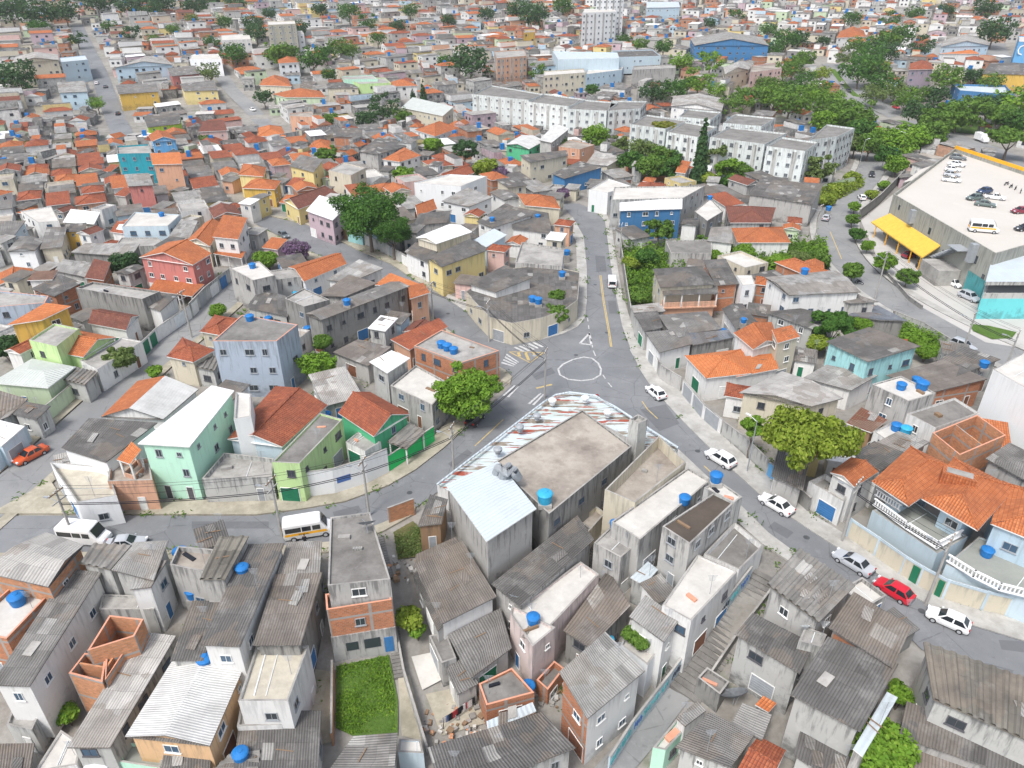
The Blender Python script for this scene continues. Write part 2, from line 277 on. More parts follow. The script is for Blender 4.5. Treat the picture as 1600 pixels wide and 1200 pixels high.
# ------------------------------------------------------------------ mesh helpers
class MB:
    def __init__(s): s.v = []; s.f = []; s.m = []; s.uv = []
    def face(s, pts, m=0, uv=None):
        b = len(s.v); s.v += [tuple(p) for p in pts]; s.f.append(tuple(range(b, b + len(pts)))); s.m.append(m)
        s.uv += uv if uv else [(p[0], p[1]) for p in pts]
    def quadw(s, a, b, z0, z1, m=0, u0=0.0, za=None, zb=None, zr=0.0):
        """upright wall from a to b (outside on the right hand side)"""
        L = math.hypot(b[0] - a[0], b[1] - a[1]); za = z1 if za is None else za; zb = z1 if zb is None else zb
        s.face([(a[0], a[1], z0), (b[0], b[1], z0), (b[0], b[1], zb), (a[0], a[1], za)], m, [(u0, z0 - zr), (u0 + L, z0 - zr), (u0 + L, zb - zr), (u0, za - zr)])
    def box(s, x0, y0, z0, x1, y1, z1, m=0):
        for q in (((x0, y0, z0), (x1, y0, z0), (x1, y0, z1), (x0, y0, z1)), ((x1, y0, z0), (x1, y1, z0), (x1, y1, z1), (x1, y0, z1)), ((x1, y1, z0), (x0, y1, z0), (x0, y1, z1), (x1, y1, z1)),
                  ((x0, y1, z0), (x0, y0, z0), (x0, y0, z1), (x0, y1, z1)), ((x0, y0, z1), (x1, y0, z1), (x1, y1, z1), (x0, y1, z1)), ((x0, y1, z0), (x1, y1, z0), (x1, y0, z0), (x0, y0, z0))):
            n = Vector(q[1]) - Vector(q[0]); L = n.length; H = (Vector(q[3]) - Vector(q[0])).length
            s.face(q, m, [(0, 0), (L, 0), (L, H), (0, H)])
    def obox(s, c, ax, hx, hy, z0, z1, m=0):
        """box about c=(x,y), first axis at angle ax"""
        ux, uy = math.cos(ax), math.sin(ax); P = []
        for a, b in ((-1, -1), (1, -1), (1, 1), (-1, 1)): P.append((c[0] + ux * a * hx - uy * b * hy, c[1] + uy * a * hx + ux * b * hy))
        s.prism(P, z0, z1, m)
    def prism(s, P, z0, z1, m=0, mt=None, bottom=False):
        n = len(P); u = 0
        for i in range(n):
            a, b = P[i], P[(i + 1) % n]; s.quadw(a, b, z0, z1, m, u); u += math.hypot(a[0] - b[0], a[1] - b[1])
        s.cap(P, z1, m if mt is None else mt)
        if bottom: s.cap(P[::-1], z0, m)
    def cap(s, P, z, m=0):
        if len(P) <= 4 and True: s.face([(p[0], p[1], z) for p in P], m); return
        for tri in tessellate_polygon([[Vector((p[0], p[1], 0)) for p in P]]):
            q = [P[i] for i in tri]
            if area(q) < 0: q = q[::-1]
            s.face([(p[0], p[1], z) for p in q], m)
    def tube(s, pts, r, n=6, m=0, r1=None, caps=True):
        pts = [Vector(p) for p in pts]; rings = []
        for i, p in enumerate(pts):
            d = (pts[min(i + 1, len(pts) - 1)] - pts[max(i - 1, 0)]).normalized()
            a = d.orthogonal().normalized() if abs(d.z) < .95 else Vector((1, 0, 0)); a = (a - d * a.dot(d)).normalized(); b = d.cross(a)
            rr = r if r1 is None else r + (r1 - r) * i / (len(pts) - 1)
            if isinstance(r, (list, tuple)): rr = r[i]
            rings.append([p + (a * math.cos(k * 6.2832 / n) + b * math.sin(k * 6.2832 / n)) * rr for k in range(n)])
        for i in range(len(rings) - 1):
            for k in range(n): s.face([rings[i][k], rings[i][(k + 1) % n], rings[i + 1][(k + 1) % n], rings[i + 1][k]], m)
        if caps: s.face(rings[-1], m); s.face(rings[0][::-1], m)
    def lathe(s, prof, n=14, m=0, c=(0, 0, 0)):
        rings = [[(c[0] + r * math.cos(k * 6.2832 / n), c[1] + r * math.sin(k * 6.2832 / n), c[2] + z) for k in range(n)] for r, z in prof]
        for i in range(len(rings) - 1):
            for k in range(n): s.face([rings[i][k], rings[i][(k + 1) % n], rings[i + 1][(k + 1) % n], rings[i + 1][k]], m)
        s.face(rings[-1], m); s.face(rings[0][::-1], m)
    def mesh(s, name, mats, off=(0, 0, 0)):
        me = bpy.data.meshes.new(name); o = Vector(off)
        me.from_pydata([(p[0] - o[0], p[1] - o[1], p[2] - o[2]) for p in s.v], [], s.f)
        for m in mats: me.materials.append(MATS[m] if isinstance(m, str) else m)
        me.polygons.foreach_set('material_index', s.m)
        l = me.uv_layers.new(name='uv'); l.data.foreach_set('uv', [c for q in s.uv for c in q]); me.update(); return me
    def build(s, name, mats, parent=None, off=(0, 0, 0), smooth=False):
        if not s.f: return None
        me = s.mesh(name, mats, off)
        if smooth: me.polygons.foreach_set('use_smooth', [True] * len(me.polygons))
        return put(name, me, parent, () if parent else off)
def put(name, me, parent=None, loc=(), rot=0, scale=None):
    o = bpy.data.objects.new(name, me); COL.objects.link(o)
    if parent: o.parent = parent
    if len(loc): o.location = loc
    if rot: o.rotation_euler = (0, 0, rot)
    if scale: o.scale = scale
    return o
LABELS = {}
def tag(o, label, cat, group=None, kind=None):
    if label: o['label'] = label
    if cat: o['category'] = cat
    if group: o['group'] = group
    if kind: o['kind'] = kind
    return o
def thing(name, loc, label, cat, group=None, rot=0):
    o = put(name, None, None, loc, rot); o.empty_display_size = .3
    return tag(o, label, cat, group)
def copy_tree(o, parent=None):
    c = o.copy(); COL.objects.link(c)
    if parent: c.parent = parent
    for ch in list(o.children): copy_tree(ch, c)
    return c
def area(P): return sum(P[i][0] * P[(i + 1) % len(P)][1] - P[(i + 1) % len(P)][0] * P[i][1] for i in range(len(P))) / 2
def inset(P, d):
    n = len(P); out = []
    for i in range(n):
        a, b, c = Vector(P[i - 1][:2]), Vector(P[i][:2]), Vector(P[(i + 1) % n][:2])
        e1 = (b - a).normalized(); e2 = (c - b).normalized(); n1 = Vector((-e1.y, e1.x)); n2 = Vector((-e2.y, e2.x))
        k = 1 + n1.dot(n2); v = (n1 + n2) / max(k, .35); out.append(tuple(b + v * d))
    return out
def lerp(a, b, t): return tuple(a[i] + (b[i] - a[i]) * t for i in range(len(a)))
def dist(a, b): return math.hypot(a[0] - b[0], a[1] - b[1])
# ------------------------------------------------------------------ occupancy grid (1 m cells)
GX0, GY0, GW, GH = -620, 20, 1240, 900
OCC = np.zeros((GH, GW), bool)
def mark(P, grow=0.0):
    xs = [p[0] for p in P]; ys = [p[1] for p in P]
    x0, x1, y0, y1 = int(min(xs) - grow), int(max(xs) + grow) + 1, int(min(ys) - grow), int(max(ys) + grow) + 1
    if (x1 - x0) * (y1 - y0) > 200000: return
    for y in range(max(y0, GY0), min(y1 + 1, GY0 + GH)):
        for x in range(max(x0, GX0), min(x1 + 1, GX0 + GW)):
            if inpoly(x + .5, y + .5, P) or (grow and min(dseg(x + .5, y + .5, P[i], P[(i + 1) % len(P)]) for i in range(len(P))) < grow): OCC[y - GY0, x - GX0] = True
def mark_line(P, w):
    for i in range(len(P) - 1):
        a, b = Vector(P[i][:2]), Vector(P[i + 1][:2]); d = (b - a)
        if d.length < .01: continue
        n = Vector((-d.y, d.x)).normalized() * w; mark([tuple(a + n), tuple(a - n), tuple(b - n), tuple(b + n)])
def free(P):
    xs = [p[0] for p in P]; ys = [p[1] for p in P]
    for y in range(int(min(ys)), int(max(ys)) + 1):
        for x in range(int(min(xs)), int(max(xs)) + 1):
            if inpoly(x + .5, y + .5, P):
                gx, gy = x - GX0, y - GY0
                if not (0 <= gx < GW and 0 <= gy < GH) or OCC[gy, gx]: return False
    return True
# ------------------------------------------------------------------ houses
VOLS = []       # (polygon, top z, root) of every volume, for hidden-window tests and for things on roofs
HOUSES = []
def rib_slope(mb, a, b, c, d, period, depth, m):
    """ribbed sheet: a-b is the low edge, d-c the high one"""
    L = dist(a, b); n = max(2, int(L / period)); prof = ((0, 0), (.18, 1), (.42, 1), (.6, 0), (1, 0)); A, B, C, D = map(Vector, (a, b, c, d)); pts = []
    for k in range(n):
        for (f, h) in prof[:4]: pts.append(((k + f) / n, h * depth))
    pts.append((1, 0)); S = (D - A).length
    for (t0, h0), (t1, h1) in zip(pts, pts[1:]):
        q = [A.lerp(B, t0), A.lerp(B, t1), D.lerp(C, t1), D.lerp(C, t0)]
        for v, h in zip(q, (h0, h1, h1, h0)): v.z += h
        mb.face(q, m, [(t0 * L, 0), (t1 * L, 0), (t1 * L, S), (t0 * L, S)])
def build_volume(root, P, zg, ze, roof, wall, opt):
    base = root.location; P = [tuple(p) for p in P]
    if area(P) < 0: P = [P[1], P[0]] + [P[i] for i in range(len(P) - 1, 1, -1)] if len(P) == 4 else P[::-1]
    typ = roof[0]; mats = roof[1:].split('/'); rm = mats[0]; rm2 = mats[-1]
    zb = zg - 1.2; wmat = wm(wall); wb = MB(); rb = MB(); z0r = zg
    far = P[0][1] > 300; bw = -1
    if opt.get('bw'):
        bx, by = at(*[float(v) for v in opt['bw'].split(',')], ze); bw = min(range(len(P)), key=lambda i: dist(lerp(P[i], P[(i + 1) % len(P)], .5), (bx, by)))
    if 'open' in opt:
        zo = zg + float(opt['open']); Q = inset(P, .25); pb = MB(); bb = MB()
        for i in range(4):
            a, b = Q[i], Q[(i + 1) % 4]; n = max(1, int(dist(a, b) / 3.2))
            for k in range(n): c = lerp(a, b, k / n); pb = MB(); pb.obox(c, 0, .1, .1, zo if zo > zg + .5 else zg - .3, ze); pb.build('post', [wm('w')], root, base)
        if zo > zg + .5:
            bb.prism(P, zo - .25, zo); bb.prism(inset(P, .5), zg - .5, zo - .25)
            for i in range(4): a, b = Q[i], Q[(i + 1) % 4]; bb.obox(lerp(a, b, .5), math.atan2(b[1] - a[1], b[0] - a[0]), dist(a, b) / 2, .07, zo, zo + .95)
            bb.build('balcony', [wmat], root, base)
    if typ in 'FPO':
        ph = float(opt.get('p', .45 if typ == 'F' else .12)); t = .18
        n = len(P); u = 0; W = inset(P, t) if typ != 'P' else inset(P, .12)
        zs = ze - ph if typ != 'O' else zg + .3
        for i in range(n):
            a, b = P[i], P[(i + 1) % n]; wb.quadw(a, b, zb, ze, 0, u, zr=z0r); u += dist(a, b)
            wb.face([(a[0], a[1], ze), (b[0], b[1], ze), (W[(i + 1) % n][0], W[(i + 1) % n][1], ze), (W[i][0], W[i][1], ze)], 1)
            wb.quadw(W[(i + 1) % n], W[i], zs - .05, ze, 0, u, zr=z0r)
        opt['_sl'] = ph if typ != 'O' else ze - zs
        rb.cap(inset(P, t * .9) if typ != 'P' else inset(P, .1), zs, 0)
        if typ == 'O':      # unfinished: inner partition walls
            for f in [float(v) for v in opt.get('q', '.5').split(',') if v != '0']:
                a, b = lerp(P[0], P[3], f), lerp(P[1], P[2], f); d = Vector((b[0] - a[0], b[1] - a[1])); wb.obox(lerp(a, b, .5), math.atan2(d.y, d.x), d.length / 2 - .2, .09, zs, ze - .1, 0)
        wb.build('wall', [wmat, MATS['s2'] if wall not in 'bxB' else MATS['salmon_trim']], root, base); W = P
        r = rb.build('roof' if typ != 'O' else 'floor_slab', [rm], root, base)
        VOLS.append((P, ze, root, zg, W, wall)); return P
    ov = min(.35, min(dist(P[0], P[1]), dist(P[1], P[2])) * .08); W = inset(P, float(opt.get('ov', ov)))
    wid, lng = dist(P[0], P[1]), dist(P[1], P[2])
    tile = rm[0] == 't'; th = .14
    if typ == 'S':
        rise = float(opt.get('r', min(1.4, (.30 if tile else .10) * lng))); opt['_rise'] = rise; zl = [ze, ze, ze + rise, ze + rise]
        q = [(P[i][0], P[i][1], zl[i]) for i in range(4)]
        S = lng
        if rm[0] == 'r': rib_slope(rb, q[0], q[1], q[2], q[3], .75, .16, 0)
        else: rb.face(q, 0, [(0, 0), (wid, 0), (wid, S), (0, S)])
        for i in range(4):
            a, b = q[i], q[(i + 1) % 4]; rb.face([(a[0], a[1], a[2] - th), (b[0], b[1], b[2] - th), b, a], 1)
        rb.face([(p[0], p[1], p[2] - th) for p in q[::-1]], 1)
        u = 0; zt = [ze - .05, ze - .05, ze + rise - .08, ze + rise - .08]
        for i in range(4):
            j = (i + 1) % 4; wb.quadw(W[i], W[j], zb, 0, 1 if i == bw else 0, u, zt[i], zt[j], zr=z0r); u += dist(W[i], W[j])
    else:
        if typ == 'H' and wid > lng: P = P[1:] + P[:1]; W = W[1:] + W[:1]; wid, lng = lng, wid
        rise = float(opt.get('r', (.30 if tile else .16) * wid / 2 + .1))
        if typ == 'H': ti = min(.46, wid * .5 / max(lng, .1))
        else: ti = 0
        m0, m1 = lerp(P[0], P[1], .5), lerp(P[2], P[3], .5); r0, r1 = lerp(m0, m1, ti), lerp(m0, m1, 1 - ti)
        q = [(p[0], p[1], ze) for p in P]; a, b = (r0[0], r0[1], ze + rise), (r1[0], r1[1], ze + rise); S = math.hypot(wid / 2, rise); e = ti * lng
        if rm[0] == 'r': rib_slope(rb, q[1], q[2], b, a, .75, .16, 0); rib_slope(rb, q[3], q[0], a, b, .75, .16, 2)
        else:
            rb.face([q[1], q[2], b, a], 0, [(0, 0), (lng, 0), (lng - e, S), (e, S)]); rb.face([q[3], q[0], a, b], 2, [(0, 0), (lng, 0), (lng - e, S), (e, S)])
        if typ == 'H':
            S2 = math.hypot(e, rise); rb.face([q[0], q[1], a], 0, [(0, 0), (wid, 0), (wid / 2, S2)]); rb.face([q[2], q[3], b], 0, [(0, 0), (wid, 0), (wid / 2, S2)])
            for i in range(4): rb.face([(q[i][0], q[i][1], ze - th), (q[(i + 1) % 4][0], q[(i + 1) % 4][1], ze - th), q[(i + 1) % 4], q[i]], 1)
        else:
            for x, y in ((q[1], q[2]), (q[2], b), (b, q[3]), (q[3], q[0]), (q[0], a), (a, q[1])):
                rb.face([(x[0], x[1], x[2] - th), (y[0], y[1], y[2] - th), y, x], 1)
        rb.face([(p[0], p[1], ze - th) for p in q[::-1]], 1)
        if tile and not far:
            d = (Vector(b) - Vector(a)); up = Vector((0, 0, .06))
            if d.length > .5: rb.tube([Vector(a) + up * .2, Vector(b) + up * .2], .14, 6, 3)
            if typ == 'H':
                for s_, e_ in ((q[0], a), (q[1], a), (q[2], b), (q[3], b)): rb.tube([Vector(s_) + up * .3, Vector(e_) + up * .2], .11, 5, 3)
        u = 0
        for i in range(4):
            j = (i + 1) % 4; wb.quadw(W[i], W[j], zb, ze - .04, 0, u, zr=z0r)
            if typ == 'G' and i in (0, 2):
                rr = a if i == 0 else b; mm = lerp(W[i], W[j], .5); L = dist(W[i], W[j])
                wb.face([(W[i][0], W[i][1], ze - .04), (W[j][0], W[j][1], ze - .04), (mm[0], mm[1], ze + rise * .93)], 0, [(u, ze - z0r), (u + L, ze - z0r), (u + L / 2, ze + rise - z0r)])
            u += dist(W[i], W[j])
    if 'open' in opt: wb = MB()
    edge = {'t': 'white_frame', 'c': 'c2', 'm': 'white_frame', 'r': 'r2'}.get(rm[0], 's2')
    wb.build('wall', [wmat, MATS['wall_b']], root, base)
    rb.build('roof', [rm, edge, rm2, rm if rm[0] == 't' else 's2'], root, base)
    VOLS.append((P, ze, root, zg, W, wall)); return P
def solve(px, h):
    cx = sum(p[0] for p in px) / len(px); cy = sum(p[1] for p in px) / len(px)
    c = atg(cx, cy, h); zg = c.z - h
    return [at(p[0], p[1], c.z) for p in px], zg, c.z
def parse_pts(s): return [tuple(float(v) for v in q.split(',')) for q in s.split()]
def parse_opt(s):
    o = {}
    for w in s.split():
        if '=' in w: k, v = w.split('=', 1); o[k] = v
        else: o[w] = True
    return o
def house_line(line):
    f = [x.strip() for x in line.split('|')]; px = parse_pts(f[0]); h = float(f[1]); roof = f[2]; wall = f[3]
    opt = parse_opt(f[5]) if len(f) > 5 else {}
    P, zg, ze = solve(px, h)
    if line.startswith('+'): raise ValueError
    return P, zg, ze, roof, wall, f[4] if len(f) > 4 else '', opt
def houses(text):
    root = None
    for line in text.strip().split('\n'):
        line = line.strip()
        if not line or line[0] == '#': continue
        plus = line[0] == '+'
        P, zg, ze, roof, wall, label, opt = house_line(line[1:] if plus else line)
        if not plus:
            c = (sum(p[0] for p in P) / len(P), sum(p[1] for p in P) / len(P), zg)
            nm = opt.get('k', 'house'); root = thing(nm, c, label, opt.get('c', nm.replace('_', ' ')), opt.get('g', '').replace('_', ' ') or None)
            root_zg = zg; HOUSES.append(root)
        P = build_volume(root, P, min(zg, root_zg) if plus else zg, ze, roof, wall, opt); mark(P, .4)
        VOLS[-1] = VOLS[-1] + (opt,)
# ------------------------------------------------------------------ windows and doors
WIN = {}
def win_mesh(w, h, frame, glass, kind):
    """origin at the middle of the wall face, looking along +y (outwards)"""
    k = (w, h, frame, glass, kind)
    if k in WIN: return WIN[k]
    mb = MB(); t = .07
    for x0, x1, z0, z1 in ((-w / 2, -w / 2 + t, -h / 2, h / 2), (w / 2 - t, w / 2, -h / 2, h / 2), (-w / 2 + t, w / 2 - t, h / 2 - t, h / 2), (-w / 2 + t, w / 2 - t, -h / 2, -h / 2 + t)): mb.box(x0, -.02, z0, x1, .06, z1, 0)
    if kind == 'window':
        mb.box(-w / 2 - .08, -.02, -h / 2 - .09, w / 2 + .08, .13, -h / 2, 0); mb.box(-.025, 0, -h / 2 + t, .025, .05, h / 2 - t, 0)
    fr = mb.mesh('frame', [frame])
    pb = MB(); a, b = w / 2 - .03, h / 2 - .03
    pb.face([(a, .025, -b), (-a, .025, -b), (-a, .025, b), (a, .025, b)], 0)
    if kind == 'garage':
        n = int(h / .28)
        for i in range(n): z = -h / 2 + (i + .5) * h / n; pb.box(-a, .02, z - .02, a, .05, z + .02, 0)
    pane = pb.mesh('pane', [glass])
    mb2 = MB(); mb2.v, mb2.f, mb2.m, mb2.uv = list(mb.v), list(mb.f), list(mb.m), list(mb.uv); mb2.face([(a, .025, -b), (-a, .025, -b), (-a, .025, b), (a, .025, b)], 1)
    WIN[k] = (pane, fr, mb2.mesh(kind, [frame, glass])); return WIN[k]
VGRID = {}
def index_vols():
    for i, v in enumerate(VOLS):
        xs = [p[0] for p in v[0]]; ys = [p[1] for p in v[0]]
        for gx in range(int(min(xs) // 12) - 1, int(max(xs) // 12) + 2):
            for gy in range(int(min(ys) // 12) - 1, int(max(ys) // 12) + 2): VGRID.setdefault((gx, gy), []).append(i)
def covered(x, y, z, skip=None):
    for i in VGRID.get((int(x // 12), int(y // 12)), ()):
        if VOLS[i][1] > z - .5 and inpoly(x, y, VOLS[i][0]) and i != skip: return True
    return False
def roof_z(x, y):
    z = None
    for i in VGRID.get((int(x // 12), int(y // 12)), ()):
        if inpoly(x, y, VOLS[i][0]):
            v = VOLS[i]; t = v[1]
            z = t if z is None else max(z, t)
    return z
def openings(vi):
    P, ze, root, zg, W, wall, opt = VOLS[vi]
    if opt.get('w0') or 'open' in opt or not root.get('label') : return
    rr = random.Random(int(abs(P[0][0] * 31 + P[0][1] * 17)))
    near = P[0][1] < 150; far = P[0][1] > 230
    h = ze - zg; par = float(opt.get('p', 0)) if opt.get('p') else 0; fl = int(opt.get('n', max(1, round((h - par * .8) / 2.95)))); fh = (h - (.3 if par < .6 else par)) / fl
    apt = 'apt' in opt
    frame = rr.choice(['white_frame', 'dark_frame', 'grey_metal', 'grey_metal']); glass = rr.choice(['glass', 'glass', 'glass_blue']) if not apt else 'glass_far'
    n = len(W); doors = 0; order = list(range(n))
    order.sort(key=lambda i: (W[i][1] + W[(i + 1) % n][1]))
    for i in order:
        a, b = W[i], W[(i + 1) % n]; L = dist(a, b)
        if L < 2.2: continue
        d = ((b[0] - a[0]) / L, (b[1] - a[1]) / L); nx, ny = d[1], -d[0]
        mx, my = (a[0] + b[0]) / 2, (a[1] + b[1]) / 2
        if nx * -mx + ny * -my < -.12 * math.hypot(mx, my): continue     # the photograph shows nothing of the walls behind
        if apt:
            k_ = max(2, int(L / 5.2)); sb = MB()
            for q_ in range(k_): c_ = lerp(a, b, (q_ + .5) / k_); sb.obox((c_[0] + nx * .05, c_[1] + ny * .05), math.atan2(d[1], d[0]), .55, .09, zg + .2, ze - .6)
            sb.build('facade_strip', [wm('f')], root, root.location)
        step = 2.6 if apt else rr.uniform(2.7, 3.9); cnt = max(1, int(L / step)); ang = math.atan2(d[1], d[0]) + math.pi
        for f in range(fl):
            for k in range(cnt):
                u = (k + .5 + (0 if apt else rr.uniform(-.16, .16))) / cnt; x, y = a[0] + (b[0] - a[0]) * u, a[1] + (b[1] - a[1]) * u
                zz = zg + f * fh; room = L / cnt
                if not apt and rr.random() < (.16 if near else .3) * float(opt.get('s', 1)): continue
                if f == 0 and not apt and not far and doors < (2 if near else 1) and rr.random() < .6:
                    if room > 3.1 and rr.random() < .6: w_, h_, kd = 2.4, 2.2, 'garage'
                    else: w_, h_, kd = .9, 2.1, 'door'
                    z = zz + h_ / 2; mt = rr.choice(['grey_metal', 'white_frame', 'door_brown', 'door_blue', 'grey_metal', 'door_green'])
                    if wall == 'N': mt = 'dark_frame'
                    kk = ('white_frame', mt, kd)
                else:
                    w_, h_ = rr.choice([(1.1, .95), (1.4, 1.0), (.6, .6), (1.0, 1.0), (.8, 1.1)]) if not apt else ((1.1, 1.0) if k % 2 == 0 else (.6, .8))
                    if w_ > room - .3: w_, h_ = .6, .7
                    z = zz + min(fh - h_ / 2 - .25, 1.55); kk = (frame, glass, 'window')
                    if z + h_ / 2 > ze - .15: continue
                if covered(x + nx * .7, y + ny * .7, z, vi): continue
                pane, fr, both = win_mesh(w_, h_, *kk)
                loc = (x + nx * .012 - root.location[0], y + ny * .012 - root.location[1], z - root.location[2])
                if near and not apt:
                    o = put(kk[2], pane, root, loc, ang); put('frame', fr, o)
                else: put(kk[2], both, root, loc, ang)
                if kk[2] != 'window': doors += 1
def clutter(vi):
    P, ze, root, zg, W, wall, opt = VOLS[vi]
    if P[0][1] > 130 or len(P) != 4 or 'open' in opt or wall == 'x' or opt.get('k', 'house') != 'house': return
    rr = random.Random(int(P[0][0] * 91 + P[0][1] * 13)); rise = opt.get('_rise'); sl = opt.get('_sl')
    if rise is None and sl is None: return
    ob = root.location
    for k in range(rr.choice([0, 1, 1, 2, 3])):
        u, v = rr.uniform(.2, .8), rr.uniform(.2, .8); q = lerp(lerp(P[0], P[1], u), lerp(P[3], P[2], u), v); an = math.atan2(P[1][1] - P[0][1], P[1][0] - P[0][0]); mb = MB()
        if rise is not None:
            w = rr.choice([.05, .05, .45]); L = rr.uniform(.5, .95); d = Vector((math.cos(an), math.sin(an), 0)); e = Vector((P[3][0] - P[0][0], P[3][1] - P[0][1], rise)).normalized(); c = Vector((q[0], q[1], ze + rise * v + .09)); th = rr.uniform(-.25, .25); x_ = d * math.cos(th) + e * math.sin(th); y_ = e * math.cos(th) - d * math.sin(th); n_ = d.cross(e) * .03
            if w > .2: x_, y_ = y_, x_
            A = [c - x_ * L - y_ * w, c + x_ * L - y_ * w, c + x_ * L + y_ * w, c - x_ * L + y_ * w]; up = [p + n_ for p in A]; mb.face(up)
            for i in range(4): mb.face([A[i], A[(i + 1) % 4], up[(i + 1) % 4], up[i]])
            mb.build('loose_sheet' if w > .2 else 'plank', [rr.choice(['c1', 'c2', 's2', 'c4']) if w > .2 else 'wood'], root, ob)
        else:
            z = ze - sl
            if rr.random() < .5: mb.obox(q[:2], an + rr.uniform(-.4, .4), rr.uniform(.3, .9), rr.uniform(.08, .35), z - .02, z + rr.uniform(.08, .4)); mb.build('stored_board', [rr.choice(['wood', 's2', 'salmon_trim', 'c1', 'cloth_dark'])], root, ob)
            else: a_ = lerp(P[0], P[1], u); b_ = lerp(P[3], P[2], min(.9, u + rr.uniform(-.1, .1))); a_, b_ = lerp(a_, b_, .12), lerp(a_, b_, .88); mb.tube([(a_[0], a_[1], z + .05), (b_[0], b_[1], z + .05)], .045, 5); mb.build('pipe', ['tank_white'], root, ob)
    if rr.random() < .45:
        q = lerp(lerp(P[0], P[1], .85), lerp(P[3], P[2], .85), .5); z = ze + (rise * .5 if rise else -.4); h = rr.uniform(2, 3.2); mb = MB(); mb.tube([(q[0], q[1], z - .2), (q[0], q[1], z + h)], .025, 4)
        for k in range(5): w = .5 - k * .06; mb.box(q[0] - w, q[1] - .012, z + h - .1 - k * .16, q[0] + w, q[1] + .012, z + h - .075 - k * .16)
        mb.build('antenna', ['grey_metal'], root, ob)
# ------------------------------------------------------------------ water tanks, dishes
def tank_proto(mat, r, h, lid):
    mb = MB(); mb.lathe([(r * .82, 0), (r * .9, h * .25), (r * .97, h * .8), (r * 1.03, h * .82), (r * 1.03, h * .9), (r, h * .92)], 16)
    lb = MB(); lb.lathe([(r * 1.05, h * .9), (r * 1.05, h * .95), (r * .9, h * 1.05), (r * .35, h * 1.16), (r * .3, h * 1.22), (.01, h * 1.24)], 16)
    return mb.mesh('body', [mat]), lb.mesh('lid', [mat])
TANKS = {k: tank_proto(m, .78, 1.15, 1) for k, m in (('b', 'tank_blue'), ('c', 'tank_cyan'), ('w', 'tank_white'))}
for k in TANKS:
    for me in TANKS[k]: me.polygons.foreach_set('use_smooth', [True] * len(me.polygons))
def tank(px, py, label, kind='b', size=1.0, stand=0.0, group=None):
    z = 5.0; vol = None
    for _ in range(4):
        hit = None; d = ray(px, py); best = None
        for i, v in enumerate(VOLS):
            zt = v[1] - v[6].get('_sl', 0); x, y = at(px, py, zt)
            if zt > -20 and inpoly(x, y, v[0]) and (best is None or y < best[1]): best = (x, y, zt)
        break
    if best is None: p = atg(px, py, 3); best = (p.x, p.y, p.z - 3); stand = max(stand, 1.5)
    x, y, zt = best
    t = thing('water_tank', (x, y, zt - .03 + stand), label, 'water tank', group)
    s = size * R.uniform(.84, .94); t.scale = (s, s, s)
    put('body', TANKS[kind][0], t); put('lid', TANKS[kind][1], t)
    if stand > .2:
        mb = MB(); mb.box(-.7, -.7, -stand / s - .05, .7, .7, 0.01); mb.build('stand', ['s2'], t)
    return t
def dish(px, py, h, label, r=1.1, az=.5):
    p = atg(px, py, h); t = thing('satellite_dish', p, label, 'satellite dish', None, az)
    mb = MB(); N = 18; rings = []
    for k in range(6):
        q = r * k / 5; rings.append([(q * math.cos(a * 6.2832 / N), q * math.sin(a * 6.2832 / N), .32 * (q / r) ** 2 * r) for a in range(N)])
    for i in range(5):
        for k in range(N): mb.face([rings[i][k], rings[i][(k + 1) % N], rings[i + 1][(k + 1) % N], rings[i + 1][k]]); mb.face([rings[i + 1][k], rings[i + 1][(k + 1) % N], rings[i][(k + 1) % N], rings[i][k]])
    o = mb.build('reflector', ['grey_metal' if r > .9 else 'tank_white'], t); o.rotation_euler = (-.7, 0, 0); o.location = (0, 0, .8)
    mb = MB(); mb.tube([(0, 0, -.3), (0, 0, .8)], .05)
    for k in range(3): mb.tube([(r * .9 * math.cos(k * 2.1), r * .8 * math.sin(k * 2.1), 1.1), (0, -.5, 1.5)], .015, 4)
    mb.build('mast', ['grey_metal'], t); return t
# ------------------------------------------------------------------ trees
CROWNS = {}
def crown_mesh(key, lobes, nleaf, size, mat, seed, flat=.5):
    if key in CROWNS: return CROWNS[key]
    rr = random.Random(seed); mb = MB(); vol = [l[3] ** 2 for l in lobes]; tot = sum(vol); V = []; F = []
    for l, w in zip(lobes, vol):
        for _ in range(int(nleaf * w / tot)):
            while True:
                d = Vector((rr.uniform(-1, 1), rr.uniform(-1, 1), rr.uniform(-1, 1)))
                if .1 < d.length < 1: break
            u = d.normalized(); rad = (1 - (rr.random() ** 2) * .55) * (1 + .28 * mnoise.noise(u * 2.6 + Vector((seed, l[0], l[1]))))
            c = Vector((l[0], l[1], l[2])) + Vector((u.x, u.y, u.z * l[4])) * l[3] * rad
            nrm = (u * .9 + Vector((rr.gauss(0, .5), rr.gauss(0, .5), rr.gauss(0, .5) + .35))).normalized()
            a = nrm.orthogonal().normalized(); b = nrm.cross(a); th = rr.uniform(0, 6.28); a, b = a * math.cos(th) + b * math.sin(th), b * math.cos(th) - a * math.sin(th)
            s = size * rr.uniform(.6, 1.35); n0 = len(V)
            V += [tuple(c - a * s), tuple(c - b * s * .62 + nrm * s * .12), tuple(c + a * s * .95), tuple(c + b * s * .62 + nrm * s * .12)]; F.append((n0, n0 + 1, n0 + 2, n0 + 3))
    me = bpy.data.meshes.new('crown'); me.from_pydata(V, [], F); me.materials.append(MATS[mat]); me.update(); CROWNS[key] = me; return me
